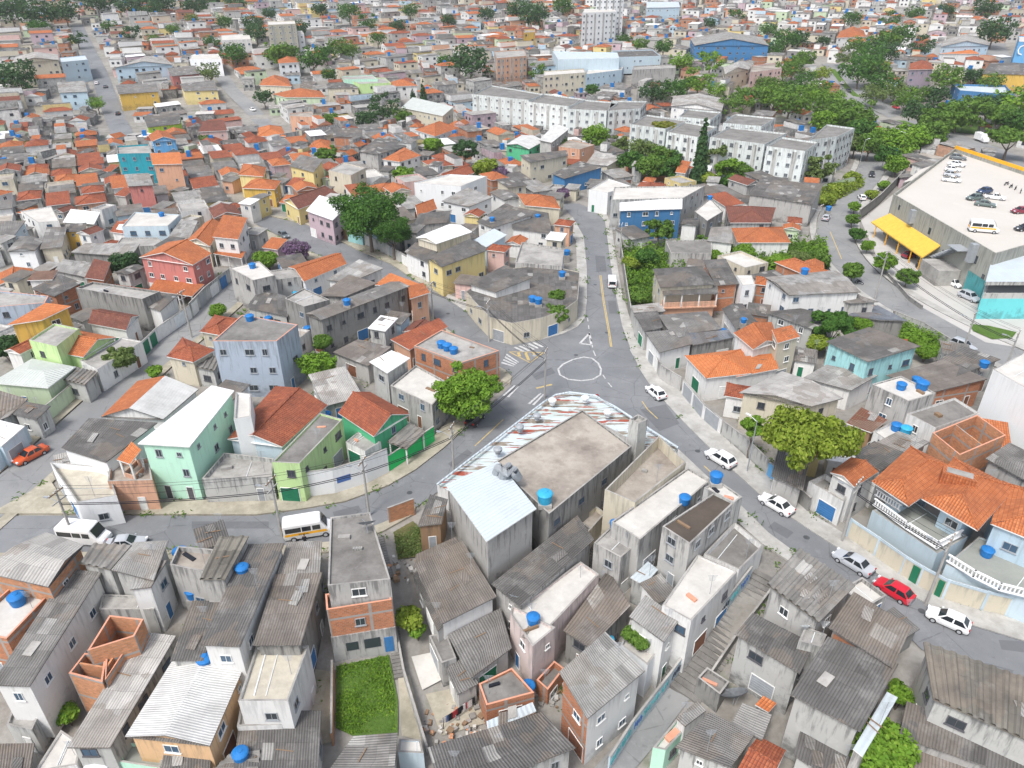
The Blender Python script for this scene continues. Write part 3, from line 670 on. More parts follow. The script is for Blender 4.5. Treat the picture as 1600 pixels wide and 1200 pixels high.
def lobes_for(style, seed):
    rr = random.Random(seed); L = []
    if style == 'round':
        L.append((0, 0, 0, .72, .85))
        for k in range(9): a = k * 2.4; e = rr.uniform(-.35, .6); L.append((.52 * math.cos(a) * rr.uniform(.7, 1.1), .52 * math.sin(a) * rr.uniform(.7, 1.1), e * .6, rr.uniform(.36, .5), .85))
    elif style == 'wide':
        for k in range(13): a = k * 2.4; q = .75 * math.sqrt(k / 13); L.append((q * math.cos(a), q * math.sin(a), .12 - .22 * q + rr.uniform(-.06, .1), rr.uniform(.26, .40), .5))
    elif style == 'dome':
        L.append((0, 0, .1, .72, .75))
        for k in range(12): a = k * 2.4; q = rr.uniform(.4, .68); L.append((q * math.cos(a), q * math.sin(a), rr.uniform(-.3, .3), rr.uniform(.28, .42), .8))
    elif style == 'column':
        for k in range(9): z = -1 + k * .25; q = .30 * (1 - max(0, z) * .75); L.append((rr.uniform(-.06, .06), rr.uniform(-.06, .06), z, q, 1))
    elif style == 'conifer':
        for k in range(16): z = -1 + k * .125; q = .34 * (1 - (z + 1) / 2.15) + .03; L.append((rr.uniform(-.04, .04), rr.uniform(-.04, .04), z, q, .5))
    elif style == 'bush':
        for k in range(7): a = k * 2.4; q = .5 * math.sqrt(k / 7); L.append((q * math.cos(a), q * math.sin(a), rr.uniform(-.1, .25), rr.uniform(.35, .55), .75))
    elif style == 'loose':
        for k in range(11): a = k * 2.4; q = .75 * math.sqrt((k + .5) / 11); L.append((q * math.cos(a), q * math.sin(a), rr.uniform(-.45, .5), rr.uniform(.22, .36), .75))
    if style in ('round', 'dome', 'wide', 'loose'):
        for k in range(7 if style == 'dome' else 16):
            a = rr.uniform(0, 6.28); e = rr.uniform(-.45, .75) if style != 'wide' else rr.uniform(-.12, .2); q = rr.uniform(.72, .98) * math.sqrt(max(.1, 1 - e * e)) if style != 'wide' else rr.uniform(.35, 1.0)
            L.append((q * math.cos(a), q * math.sin(a), e * (.85 if style != 'wide' else 1), rr.uniform(.14, .24), .7))
    return L
def tree(px, py, r, zc, style, mat, label, cat='tree', group=None, sq=1.0, zb=0.0):
    """px,py: where the middle of the crown shows; r: crown radius in metres; zc: its height above the ground"""
    r *= .84 if style in ('round', 'dome', 'wide', 'loose') else 1
    p = atg(px, py, zc); gz = p.z - zc; near = p.y < 190
    seed = R.randrange(3); n = (13500 if r > 3.6 else 5000) if near else (2600 if p.y < 300 else 1000)
    lsz = (.24 / max(r, 1.2) if near else max(.075, .42 / r))
    if style in ('bush',) and r < 2: n = 1600
    key = (style, mat, seed, near, r > 3.6, p.y > 300, style == 'bush' and r < 2)
    me = crown_mesh(key, lobes_for(style, seed * 7 + 1), n, min(.14, max(.034, lsz)), mat, seed * 7 + 1)
    name = {'bush': 'shrub', 'conifer': 'conifer_tree', 'column': 'cypress_tree'}.get(style, 'tree')
    t = thing(name, (p.x, p.y, gz), label, cat, group)
    sq = 1.45 if style == 'wide' and near else sq
    tall = zc / r if style in ('conifer', 'column') else sq
    c = put('crown', me, t, (0, 0, zc), R.uniform(0, 6.28), (r, r, r * (tall * .93 if style in ('conifer', 'column') else sq)))
    mb = MB(); h = zc - (.25 * r if style not in ('bush',) else 0); tr = max(.09, min(.42, r * .055)); rr = random.Random(int(px + py))
    if style == 'bush':
        for k in range(4): a = k * 1.6; mb.tube([(0, 0, zb - .2), (r * .3 * math.cos(a), r * .3 * math.sin(a), zc * .9)], tr * .5, 4, 0, tr * .2)
    elif style in ('conifer', 'column'): mb.tube([(0, 0, -.3), (0, 0, zc * 1.7)], tr * 1.2, 6, 0, .05)
    else:
        f = .55; mb.tube([(0, 0, -.4), (rr.uniform(-.2, .2), rr.uniform(-.2, .2), h * f * .5), (0, 0, h * f)], [tr * 1.25, tr, tr * .85], 7)
        for k in range(6 if near else 3):
            a = k * 1.05 + rr.uniform(-.3, .3); q = r * rr.uniform(.35, .62); mb.tube([(0, 0, h * f - .1), (q * .45 * math.cos(a), q * .45 * math.sin(a), h * .8), (q * math.cos(a), q * math.sin(a), zc + r * .15 * rr.uniform(-1, 1))], [tr * .6, tr * .42, tr * .16], 5)
    mb.build('trunk', ['bark'], t)
    q = r * .5; mark([(p.x - q, p.y - q), (p.x + q, p.y - q), (p.x + q, p.y + q), (p.x - q, p.y + q)])
    return t
# ------------------------------------------------------------------ vehicles
def loft(mb, secs, m=0, closed=False):
    """secs: list of rings (same count)"""
    for i in range(len(secs) - 1):
        a, b = secs[i], secs[i + 1]; n = len(a)
        for k in range(n): mb.face([a[k], a[(k + 1) % n], b[(k + 1) % n], b[k]], m)
    mb.face(secs[0][::-1], m); mb.face(secs[-1], m)
def car_parts(kind):
    """x forward, z up; origin on the ground in the middle"""
    spec = dict(hatch=(4.0, 1.72, 1.48), sedan=(4.45, 1.75, 1.46), suv=(4.4, 1.82, 1.66), pickup=(4.5, 1.72, 1.55), van=(5.6, 2.0, 2.55), minibus=(4.5, 1.75, 1.95), truck=(6.5, 2.3, 2.4))[kind]
    L, W, H = spec; body = MB(); glass = MB(); P = {}
    a, b = L / 2, W / 2
    def ring(x, w, z0, z1, rnd=.14):
        return [(x, -w * .94, z0), (x, -w, z0 + rnd), (x, -w, z1 - rnd), (x, -w * .90, z1), (x, w * .90, z1), (x, w, z1 - rnd), (x, w, z0 + rnd), (x, w * .94, z0)]
    if kind in ('van', 'minibus', 'truck'):
        hz = .9 if kind != 'minibus' else .75
        secs = [ring(-a, b * .95, .42, H - .12), ring(-a + .12, b, .32, H), ring(a - L * .32, b, .30, H), ring(a - L * .24, b, .30, H - .06)]
        if kind == 'truck': secs = [ring(a - 1.9, b * .92, .4, 1.9), ring(a - 1.2, b * .93, .4, 2.2), ring(a - .45, b * .92, .4, 1.75), ring(a, b * .9, .42, 1.25)]
        else: secs += [ring(a - L * .12, b * .97, .30, hz + .38), ring(a - .12, b * .93, .32, hz + .12), ring(a, b * .85, .40, hz - .1)]
        loft(body, secs)
        gz0, gz1 = (H * .54, H * .80) if kind != 'minibus' else (H * .52, H * .86)
        if kind != 'truck':
            for s in (-1, 1):
                for x0, x1 in ((-a + .25, -a + L * .36), (-a + L * .38, -a + L * .56), (-a + L * .59, -a + L * .75)):
                    y = s * (b + .012); q = [(x0, y, gz0), (x1, y, gz0), (x1, y, gz1), (x0, y, gz1)]; glass.face(q if s < 0 else q[::-1])
            x0, x1 = a - L * .125, a - L * .225; q = [(x0, -b * .82, hz + .46), (x0, b * .82, hz + .46), (x1 + .02, b * .82, H - .16), (x1 + .02, -b * .82, H - .16)]
            o = Vector((.06, 0, .05)); glass.face([tuple(Vector(p) + o) for p in q])
            glass.face([(-a - .015, b * .75, gz0), (-a - .015, -b * .75, gz0), (-a + .0, -b * .75, gz1), (-a + .0, b * .75, gz1)])
        else:
            glass.face([(a - .40, -b * .75, 1.35), (a - .40, b * .75, 1.35), (a - 1.1, b * .75, 2.12), (a - 1.1, -b * .75, 2.12)])
            cb = MB(); cb.box(-a, -b, .75, a - 2.0, b, 3.1); P['cargo_box'] = (cb, 'letter_white')
        wb = (-a + L * .19, a - L * .17)
    else:
        hood = {'hatch': .90, 'sedan': .90, 'suv': 1.02, 'pickup': .95}[kind]; clear = .24 if kind != 'suv' else .28
        body_secs = [ring(-a, b * .86, clear + .18, hood - .06, .1), ring(-a + .12, b * .95, clear, hood + .02), ring(-a * .5, b, clear - .02, hood + .02), ring(0, b, clear - .02, hood), ring(a * .5, b, clear - .02, hood - .02), ring(a - .35, b * .95, clear, hood - .13), ring(a - .05, b * .82, clear + .06, hood - .26, .1)]
        loft(body, body_secs)
        rb, rf = {'hatch': (-a + .80, .22), 'sedan': (-a + 1.35, .25), 'suv': (-a + .62, .32), 'pickup': (-.30, .45)}[kind]
        fb, bb = a - L * .255, {'hatch': -a + .14, 'sedan': -a + .60, 'suv': -a + .10, 'pickup': -a + L * .40}[kind]
        z0, z1 = hood - .02, H; wt, wl = b * .70, b * .93
        B = [(bb, -wl, z0), (fb, -wl, z0), (fb, wl, z0), (bb, wl, z0)]; T = [(rb, -wt, z1), (rf, -wt, z1), (rf, wt, z1), (rb, wt, z1)]
        mid = lambda p, q, t: lerp(p, q, t)
        # roof and pillars in body colour, glass set 4 mm proud
        T2 = [(rb + .06, -wt * .9, z1 + .035), (rf - .1, -wt * .9, z1 + .035), (rf - .1, wt * .9, z1 + .035), (rb + .06, wt * .9, z1 + .035)]
        body.face(T2)
        for i in range(4):
            j = (i + 1) % 4; body.face([B[i], B[j], T[j], T[i]]); body.face([T[i], T[j], T2[j], T2[i]])
        def gl(p0, p1, q1, q0, mx=.07, my0=.1, my1=.12):
            A = [Vector(v) for v in (p0, p1, q1, q0)]; n = (A[1] - A[0]).cross(A[3] - A[0]).normalized() * .012
            def P_(u, v): return A[0].lerp(A[1], u).lerp(A[3].lerp(A[2], u), v) + n
            glass.face([P_(mx, my0), P_(1 - mx, my0), P_(1 - mx, 1 - my1), P_(mx, 1 - my1)])
        gl(B[1], B[2], T[2], T[1]); gl(B[3], B[0], T[0], T[3], .09, .2)
        for s in (0, 1):
            lo = (B[0], B[1]) if s == 0 else (B[2], B[3]); hi = (T[0], T[1]) if s == 0 else (T[2], T[3])
            for u0, u1 in ((.05, .47), (.52, .96)): gl(lerp(lo[0], lo[1], u0), lerp(lo[0], lo[1], u1), lerp(hi[0], hi[1], u1), lerp(hi[0], hi[1], u0), .02, .12, .1)
        if kind == 'pickup':
            bed = MB(); bed.face([(-a + .15, -b * .8, hood + .03), (bb - .1, -b * .8, hood + .03), (bb - .1, b * .8, hood + .03), (-a + .15, b * .8, hood + .03)]); P['cargo_bed'] = (bed, 'dark_metal')
        wb = (-a + L * .2, a - L * .2)
        mb = MB()
        for s in (-1, 1): mb.box(fb - .32, s * (b + .08) - .08, hood + .02, fb - .16, s * (b + .08) + .08, hood + .14)
        P['side_mirror'] = (mb, None)
    P['body'] = (body, None); P['window'] = (glass, 'car_glass')
    hl = MB(); tl = MB(); hz = {'van': .85, 'minibus': .75, 'truck': .8}.get(kind, .62)
    for s in (-1, 1):
        hl.box(a - .22, s * b * .62 - .17, hz, a + .01, s * b * .62 + .17, hz + .15); tl.box(-a - .02, s * b * .72 - .12, hz + .08, -a + .1, s * b * .72 + .14, hz + .28)
    P['headlight'] = (hl, 'head_light'); P['tail_light'] = (tl, 'red_light')
    mb = MB(); mb.box(-a - .05, -b * .8, .3, -a + .06, b * .8, .44); mb.box(a - .1, -b * .76, .28, a + .03, b * .76, .42); P['bumper'] = (mb, 'dark_metal')
    if kind == 'van':
        st = MB()
        for s in (-1, 1):
            y = s * (b + .016); q = [(-a + .14, y, H * .36), (a - L * .13, y, H * .36), (a - L * .13, y, H * .49), (-a + .14, y, H * .49)]; st.face(q if s < 0 else q[::-1])
        st.face([(-a - .018, b * .9, H * .36), (-a - .018, -b * .9, H * .36), (-a - .014, -b * .9, H * .49), (-a - .014, b * .9, H * .49)])
        P['yellow_band'] = (st, 'yellow_band')
    rw = .31 if kind not in ('van', 'truck') else .36
    return P, wb, b, rw
CARP = {}
WHEELS = {}
def wheel_meshes(r):
    if r in WHEELS: return WHEELS[r]
    out = []
    for prof, mat in (([(r * .62, -.1), (r, -.09), (r, .09), (r * .62, .1)], 'rubber'), ([(.02, -.105), (r * .6, -.10), (r * .6, .10), (.02, .105)], 'rim')):
        mb = MB(); n = 14; rings = [[(q * math.cos(k * 6.2832 / n), y, q * math.sin(k * 6.2832 / n)) for k in range(n)] for q, y in prof]
        for i in range(len(rings) - 1):
            for k in range(n): mb.face([rings[i][k], rings[i + 1][k], rings[i + 1][(k + 1) % n], rings[i][(k + 1) % n]])
        out.append(mb.mesh('tyre' if mat == 'rubber' else 'rim', [mat]))
    WHEELS[r] = out; return out
def car(rear, front, kind, colour, label, h=0.0, group=None, band=False, cat=None, length=None):
    """rear and front: pixels of the two ends on the ground"""
    if kind not in CARP:
        P, wb, b, rw = car_parts(kind); CARP[kind] = ({k: (v[0].mesh(k, [v[1] or 'paint_white']), v[1]) for k, v in P.items() if v[0].f}, wb, b, rw)
        for k in ('body',):
            me = CARP[kind][0][k][0]; bm = bmesh.new(); bm.from_mesh(me); bmesh.ops.remove_doubles(bm, verts=bm.verts, dist=.004); bmesh.ops.recalc_face_normals(bm, faces=bm.faces); se = [e for e in bm.edges if len(e.link_faces) == 2 and e.calc_face_angle(0) > .5]; bmesh.ops.bevel(bm, geom=se, offset=.07, segments=2, affect='EDGES', clamp_overlap=True); bm.to_mesh(me); bm.free()
            me.polygons.foreach_set('use_smooth', [True] * len(me.polygons))
            try: me.set_sharp_from_angle(angle=.6)
            except Exception: pass
    parts, wb, b, rw = CARP[kind]
    p, q = atg(*rear, h + .35), atg(*front, h + .35); c = (p + q) / 2; c.z = G(c.x, c.y) + h
    t = thing({'van': 'passenger_van', 'truck': 'box_truck', 'pickup': 'pickup_truck', 'minibus': 'minibus'}.get(kind, 'parked_car'), c, label, cat or {'van': 'van', 'truck': 'truck', 'pickup': 'pickup'}.get(kind, 'car'), group, math.atan2(q.y - p.y, q.x - p.x))
    for k, (me, m) in parts.items():
        if k == 'yellow_band' and not band: continue
        o = put(k, me, t)
        if m is None: o.material_slots[0].link = 'OBJECT'; o.material_slots[0].material = MATS['paint_' + colour]
    tm, rm_ = wheel_meshes(rw)
    for x in wb:
        for s in (-1, 1): w = put('wheel', tm, t, (x, s * (b - .06), rw)); put('rim', rm_, w)
    if band:
        me = text_mesh('ESCOLAR', .26)
        for s in (-1, 1):
            o = put('lettering', me, t, (-.55, s * (b + .024), 1.02)); o.rotation_euler = (math.pi / 2, 0, 0 if s < 0 else math.pi)
    return t
TEXTS = {}
def text_mesh(s, size, mat='letter_black'):
    if (s, size, mat) in TEXTS: return TEXTS[s, size, mat]
    cu = bpy.data.curves.new('lettering', 'FONT'); cu.body = s; cu.size = size; cu.align_x = 'CENTER'; cu.align_y = 'CENTER'; cu.extrude = .004; cu.resolution_u = 2
    o = bpy.data.objects.new('tmp', cu); COL.objects.link(o); bpy.context.view_layer.update()
    me = bpy.data.meshes.new_from_object(o); bpy.data.objects.remove(o); me.materials.clear(); me.materials.append(MATS[mat]); TEXTS[s, size, mat] = me; return me
def motorbike(px, py, ang, label, h=0.0, group=None, col='cloth_dark'):
    p = atg(px, py, h + .4); t = thing('motorcycle', (p.x, p.y, p.z - .4), label, 'motorcycle', group, ang); tm, rm_ = wheel_meshes(.29)
    for x in (-.62, .62): w = put('wheel', tm, t, (x, 0, .29)); w.scale = (1, .6, 1); put('rim', rm_, w)
    mb = MB(); mb.tube([(-.55, 0, .35), (-.2, 0, .55), (.25, 0, .6), (.45, 0, .95)], [.08, .13, .14, .05], 7); mb.build('body', [col], t)
    mb = MB(); mb.box(-.65, -.14, .72, .0, .14, .82); mb.build('saddle', ['rubber'], t)
    mb = MB(); mb.tube([(.42, -.33, 1.02), (.48, 0, .98), (.42, .33, 1.02)], .025, 5); mb.tube([(.47, 0, .98), (.62, 0, .3)], .035, 5); mb.build('handlebar', ['grey_metal'], t)
# ------------------------------------------------------------------ poles, walls, people
WIRES = []
def pole(bx, by, h, label, kind='utility', arm=0.0, lean=0):
    p = atg(bx, by, 0); t = thing('utility_pole' if kind == 'utility' else 'lamp_post', p, label, 'utility pole' if kind == 'utility' else 'street lamp', None, arm)
    mb = MB()
    if kind == 'utility':
        mb.tube([(0, 0, -.5), (lean, 0, h)], .17, 8, 0, .11); mb.build('pole', ['concrete_pole'], t)
        for z in (h - .35, h - 1.5):
            mb = MB(); mb.box(-1.0, -.06, z, 1.0, .06, z + .12); mb.build('crossarm', ['wood' if z > h - 1 else 'concrete_pole'], t)
        mb = MB()
        for x in (-.9, -.3, .35, .9): mb.lathe([(.05, 0), (.07, .08), (.03, .2)], 6, 0, (x, 0, h - .23))
        mb.build('insulator', ['tank_white'], t)
        mb = MB(); mb.tube([(0, 0, h - 1.9), (0, 1.3, h - 1.3), (0, 1.7, h - 1.3)], .04, 5); mb.box(-.12, 1.5, h - 1.4, .12, 2.1, h - 1.27); mb.build('lamp_arm', ['grey_metal'], t)
        c = t.location
        WIRES.append([Vector((c.x + math.cos(arm) * x, c.y + math.sin(arm) * x, c.z + z)) for x, z in ((-.9, h), (.35, h), (.9, h), (.0, h - 1.8), (.12, h - 2.1))])
    else:
        mb.tube([(0, 0, -.3), (0, 0, h)], .1, 8, 0, .06); mb.build('pole', ['grey_metal'], t)
        mb = MB(); mb.tube([(0, 0, h - .1), (1.2, 0, h + .25)], .04, 5); mb.box(1.0, -.14, h + .2, 1.75, .14, h + .32); mb.build('lamp_head', ['tank_white'], t)
    return t
def wires(i, j, label, n=5):
    mb = MB()
    for k in range(n):
        a, b = WIRES[i][k], WIRES[j][k]; L = (b - a).length; mb.tube([a.lerp(b, s / 8) + Vector((0, 0, -4 * .018 * L * (s / 8) * (1 - s / 8))) for s in range(9)], .018 if k < 3 else .045, 4, 0, None, False)
    o = mb.build('power_line', ['wire'], None, WIRES[i][0]); tag(o, label, 'power line', 'overhead cables'); return o
def yard_wall(pts, h, wall, label, th=.16, name='garden_wall', cat='wall', cap_=True, base=True):
    """pts: pixels of the wall's foot"""
    W = [atg(x, y, 0) for x, y in pts]; t = thing(name, W[0], label, cat); mb = MB(); cb = MB(); u = 0
    for a, b in zip(W, W[1:]):
        L = dist(a, b); d = Vector((b.x - a.x, b.y - a.y)); n = Vector((-d.y, d.x)).normalized() * th / 2; A = [(a.x - n.x, a.y - n.y), (b.x - n.x, b.y - n.y), (b.x + n.x, b.y + n.y), (a.x + n.x, a.y + n.y)]
        za, zb = a.z, b.z
        for i in range(4):
            p, q = A[i], A[(i + 1) % 4]; z = (za, zb, zb, za); mb.face([(p[0], p[1], z[i] - .8), (q[0], q[1], z[(i + 1) % 4] - .8), (q[0], q[1], z[(i + 1) % 4] + h), (p[0], p[1], z[i] + h)], 0, [(u, -.5), (u + L, -.5), (u + L, h), (u, h)])
        m = n * 1.35; cb.face([(a.x - m.x, a.y - m.y, za + h + .03), (b.x - m.x, b.y - m.y, zb + h + .03), (b.x + m.x, b.y + m.y, zb + h + .03), (a.x + m.x, a.y + m.y, za + h + .03)])
        for s in (1, -1): cb.face([(a.x - s * m.x, a.y - s * m.y, za + h - .03), (b.x - s * m.x, b.y - s * m.y, zb + h - .03), (b.x - s * m.x, b.y - s * m.y, zb + h + .03), (a.x - s * m.x, a.y - s * m.y, za + h + .03)][::s])
        u += L; mark([A[0], A[1], A[2], A[3]])
    mb.build('wall', [wall if wall in MATS else wm(wall)], t, W[0]); cb.build('coping', ['s2'], t, W[0]); return t, W
def panel_on(t, W, seg, f0, f1, z0, z1, mat, name, proud=.1):
    """a flat part set on the camera side of a wall's segment"""
    a, b = W[seg], W[seg + 1]; p, q = a.lerp(b, f0), a.lerp(b, f1); n = Vector((-(b.y - a.y), b.x - a.x, 0)).normalized()
    if n.dot(CAM - a) < 0: n = -n
    mb = MB(); c = (p + q) / 2 + n * proud; d = q - p; mb.obox((c.x, c.y), math.atan2(d.y, d.x), d.length / 2, .05, min(p.z, q.z) + z0, min(p.z, q.z) + z1)
    return mb.build(name, [mat], t, t.location)
def person(px, py, ang, label):
    p = atg(px, py, 0); J = {'hip': (0, 0, .92), 'waist': (0, 0, 1.1), 'chest': (.02, 0, 1.32), 'neck': (.02, 0, 1.47), 'head': (.05, 0, 1.58), 'top': (.05, 0, 1.72)}; V = []; E = []; Rr = []
    def add(q, r, pr=None):
        V.append(q); Rr.append(r)
        if pr is not None: E.append((pr, len(V) - 1))
        return len(V) - 1
    hip = add(J['hip'], (.15, .12)); wa = add(J['waist'], (.14, .11), hip); ch = add(J['chest'], (.17, .12), wa); nk = add(J['neck'], (.06, .06), ch); hd = add(J['head'], (.085, .085), nk); add(J['top'], (.07, .07), hd)
    for s in (-1, 1):
        k = add((.0, s * .10, .86), (.1, .1), hip); k = add((.04, s * .11, .48), (.07, .07), k); k = add((.0 - .05 * s, s * .11, .1), (.05, .05), k); add((.12 - .05 * s, s * .12, .04), (.04, .035), k)
        k = add((.0, s * .19, 1.38), (.065, .065), ch); k = add((-.02, s * .25, 1.12), (.048, .048), k); k = add((.1, s * .24, .88), (.035, .035), k); add((.14, s * .24, .78), (.03, .04), k)
    me = bpy.data.meshes.new('body'); me.from_pydata(V, E, []); o = bpy.data.objects.new('tmp', me); COL.objects.link(o); sk = o.modifiers.new('skin', 'SKIN'); o.modifiers.new('sub', 'SUBSURF').levels = 2
    for d, r in zip(me.skin_vertices[0].data, Rr): d.radius = r
    me.skin_vertices[0].data[0].use_root = True; bpy.context.view_layer.update(); m2 = bpy.data.meshes.new_from_object(o.evaluated_get(bpy.context.evaluated_depsgraph_get())); bpy.data.objects.remove(o)
    m2.materials.clear(); [m2.materials.append(MATS[k]) for k in ('cloth_dark', 'skin', 'hair')]
    for f in m2.polygons: z = f.center.z; f.material_index = (2 if z > 1.64 or f.center.x < .01 and z > 1.56 else 1) if z > 1.46 or (abs(f.center.y) > .2 and z < .9) else 0; f.use_smooth = True
    b = put('person', m2, None, p, ang); tag(b, label, 'person'); return b
# ------------------------------------------------------------------ flat sheets: roads, pavements
def sheet(name, px, z, mat, kind='structure', label=None, cat=None, kerb=0.0, world=None):
    """px: outline in pixels on the ground"""
    P = world or [atg(x, y, 0) for x, y in px]; P = [(p[0], p[1]) for p in P]
    if area(P) < 0: P = P[::-1]
    bm = bmesh.new(); vs = [bm.verts.new((p[0], p[1], 0)) for p in P]
    for tr in tessellate_polygon([[Vector((p[0], p[1], 0)) for p in P]]):
        if len(set(tr)) == 3:
            try: bm.faces.new([vs[i] for i in tr])
            except ValueError: pass
    for _ in range(5):
        es = [e for e in bm.edges if e.calc_length() > 5]
        if not es: break
        bmesh.ops.subdivide_edges(bm, edges=es, cuts=1); bmesh.ops.triangulate(bm, faces=bm.faces)
    if kerb:
        be = [e for e in bm.edges if e.is_boundary]; r = bmesh.ops.extrude_edge_only(bm, edges=be)
        dn = {v for v in r['geom'] if isinstance(v, bmesh.types.BMVert)}
    else: dn = set()
    for v in bm.verts: v.co.z = G(v.co.x, v.co.y) + z - (kerb + .1 if v in dn else 0)
    bmesh.ops.recalc_face_normals(bm, faces=bm.faces)
    if kerb == 0 or True:
        up = [f for f in bm.faces if abs(f.normal.z) > .5 and f.normal.z < 0]
        if up: bmesh.ops.reverse_faces(bm, faces=up)
    me = bpy.data.meshes.new(name); bm.to_mesh(me); bm.free(); me.materials.append(MATS[mat]); o = put(name, me)
    tag(o, label, cat, None, kind); return o
def ribbon(name, px, width, z, mat, kind='structure', world=None, stepm=4, kerb=False, side=0.0):
    C = world or [atg(x, y, 0) for x, y in px]; pts = []
    for a, b in zip(C, C[1:]):
        n = max(1, int(dist(a, b) / stepm)); pts += [Vector((a[0], a[1], 0)).lerp(Vector((b[0], b[1], 0)), i / n) for i in range(n)]
    pts.append(Vector((C[-1][0], C[-1][1], 0))); mb = MB(); rows = []
    for _ in range(6): pts = [pts[0]] + [(pts[i - 1] + pts[i] * 2 + pts[i + 1]) / 4 for i in range(1, len(pts) - 1)] + [pts[-1]]
    for i, p in enumerate(pts):
        d = (pts[min(i + 1, len(pts) - 1)] - pts[max(i - 1, 0)]).normalized(); n = Vector((-d.y, d.x, 0)); w = width / 2
        rows.append([(p + n * (side - w)), (p + n * (side + w))])
        for q in rows[-1]: q.z = max(G(q.x, q.y), G(p.x, p.y)) + z
    u = 0
    for a, b in zip(rows, rows[1:]):
        L = (a[0] - b[0]).length; mb.face([a[0], b[0], b[1], a[1]][::-1], 0)
        if kerb:
            for k in (0, 1): lo = [Vector((q.x, q.y, q.z - .3)) for q in (a[k], b[k])]; mb.face([a[k], b[k], lo[1], lo[0]]); mb.face([lo[0], lo[1], b[k], a[k]])
        u += L
    o = mb.build(name, [mat]); tag(o, None, None, None, kind); return o, pts
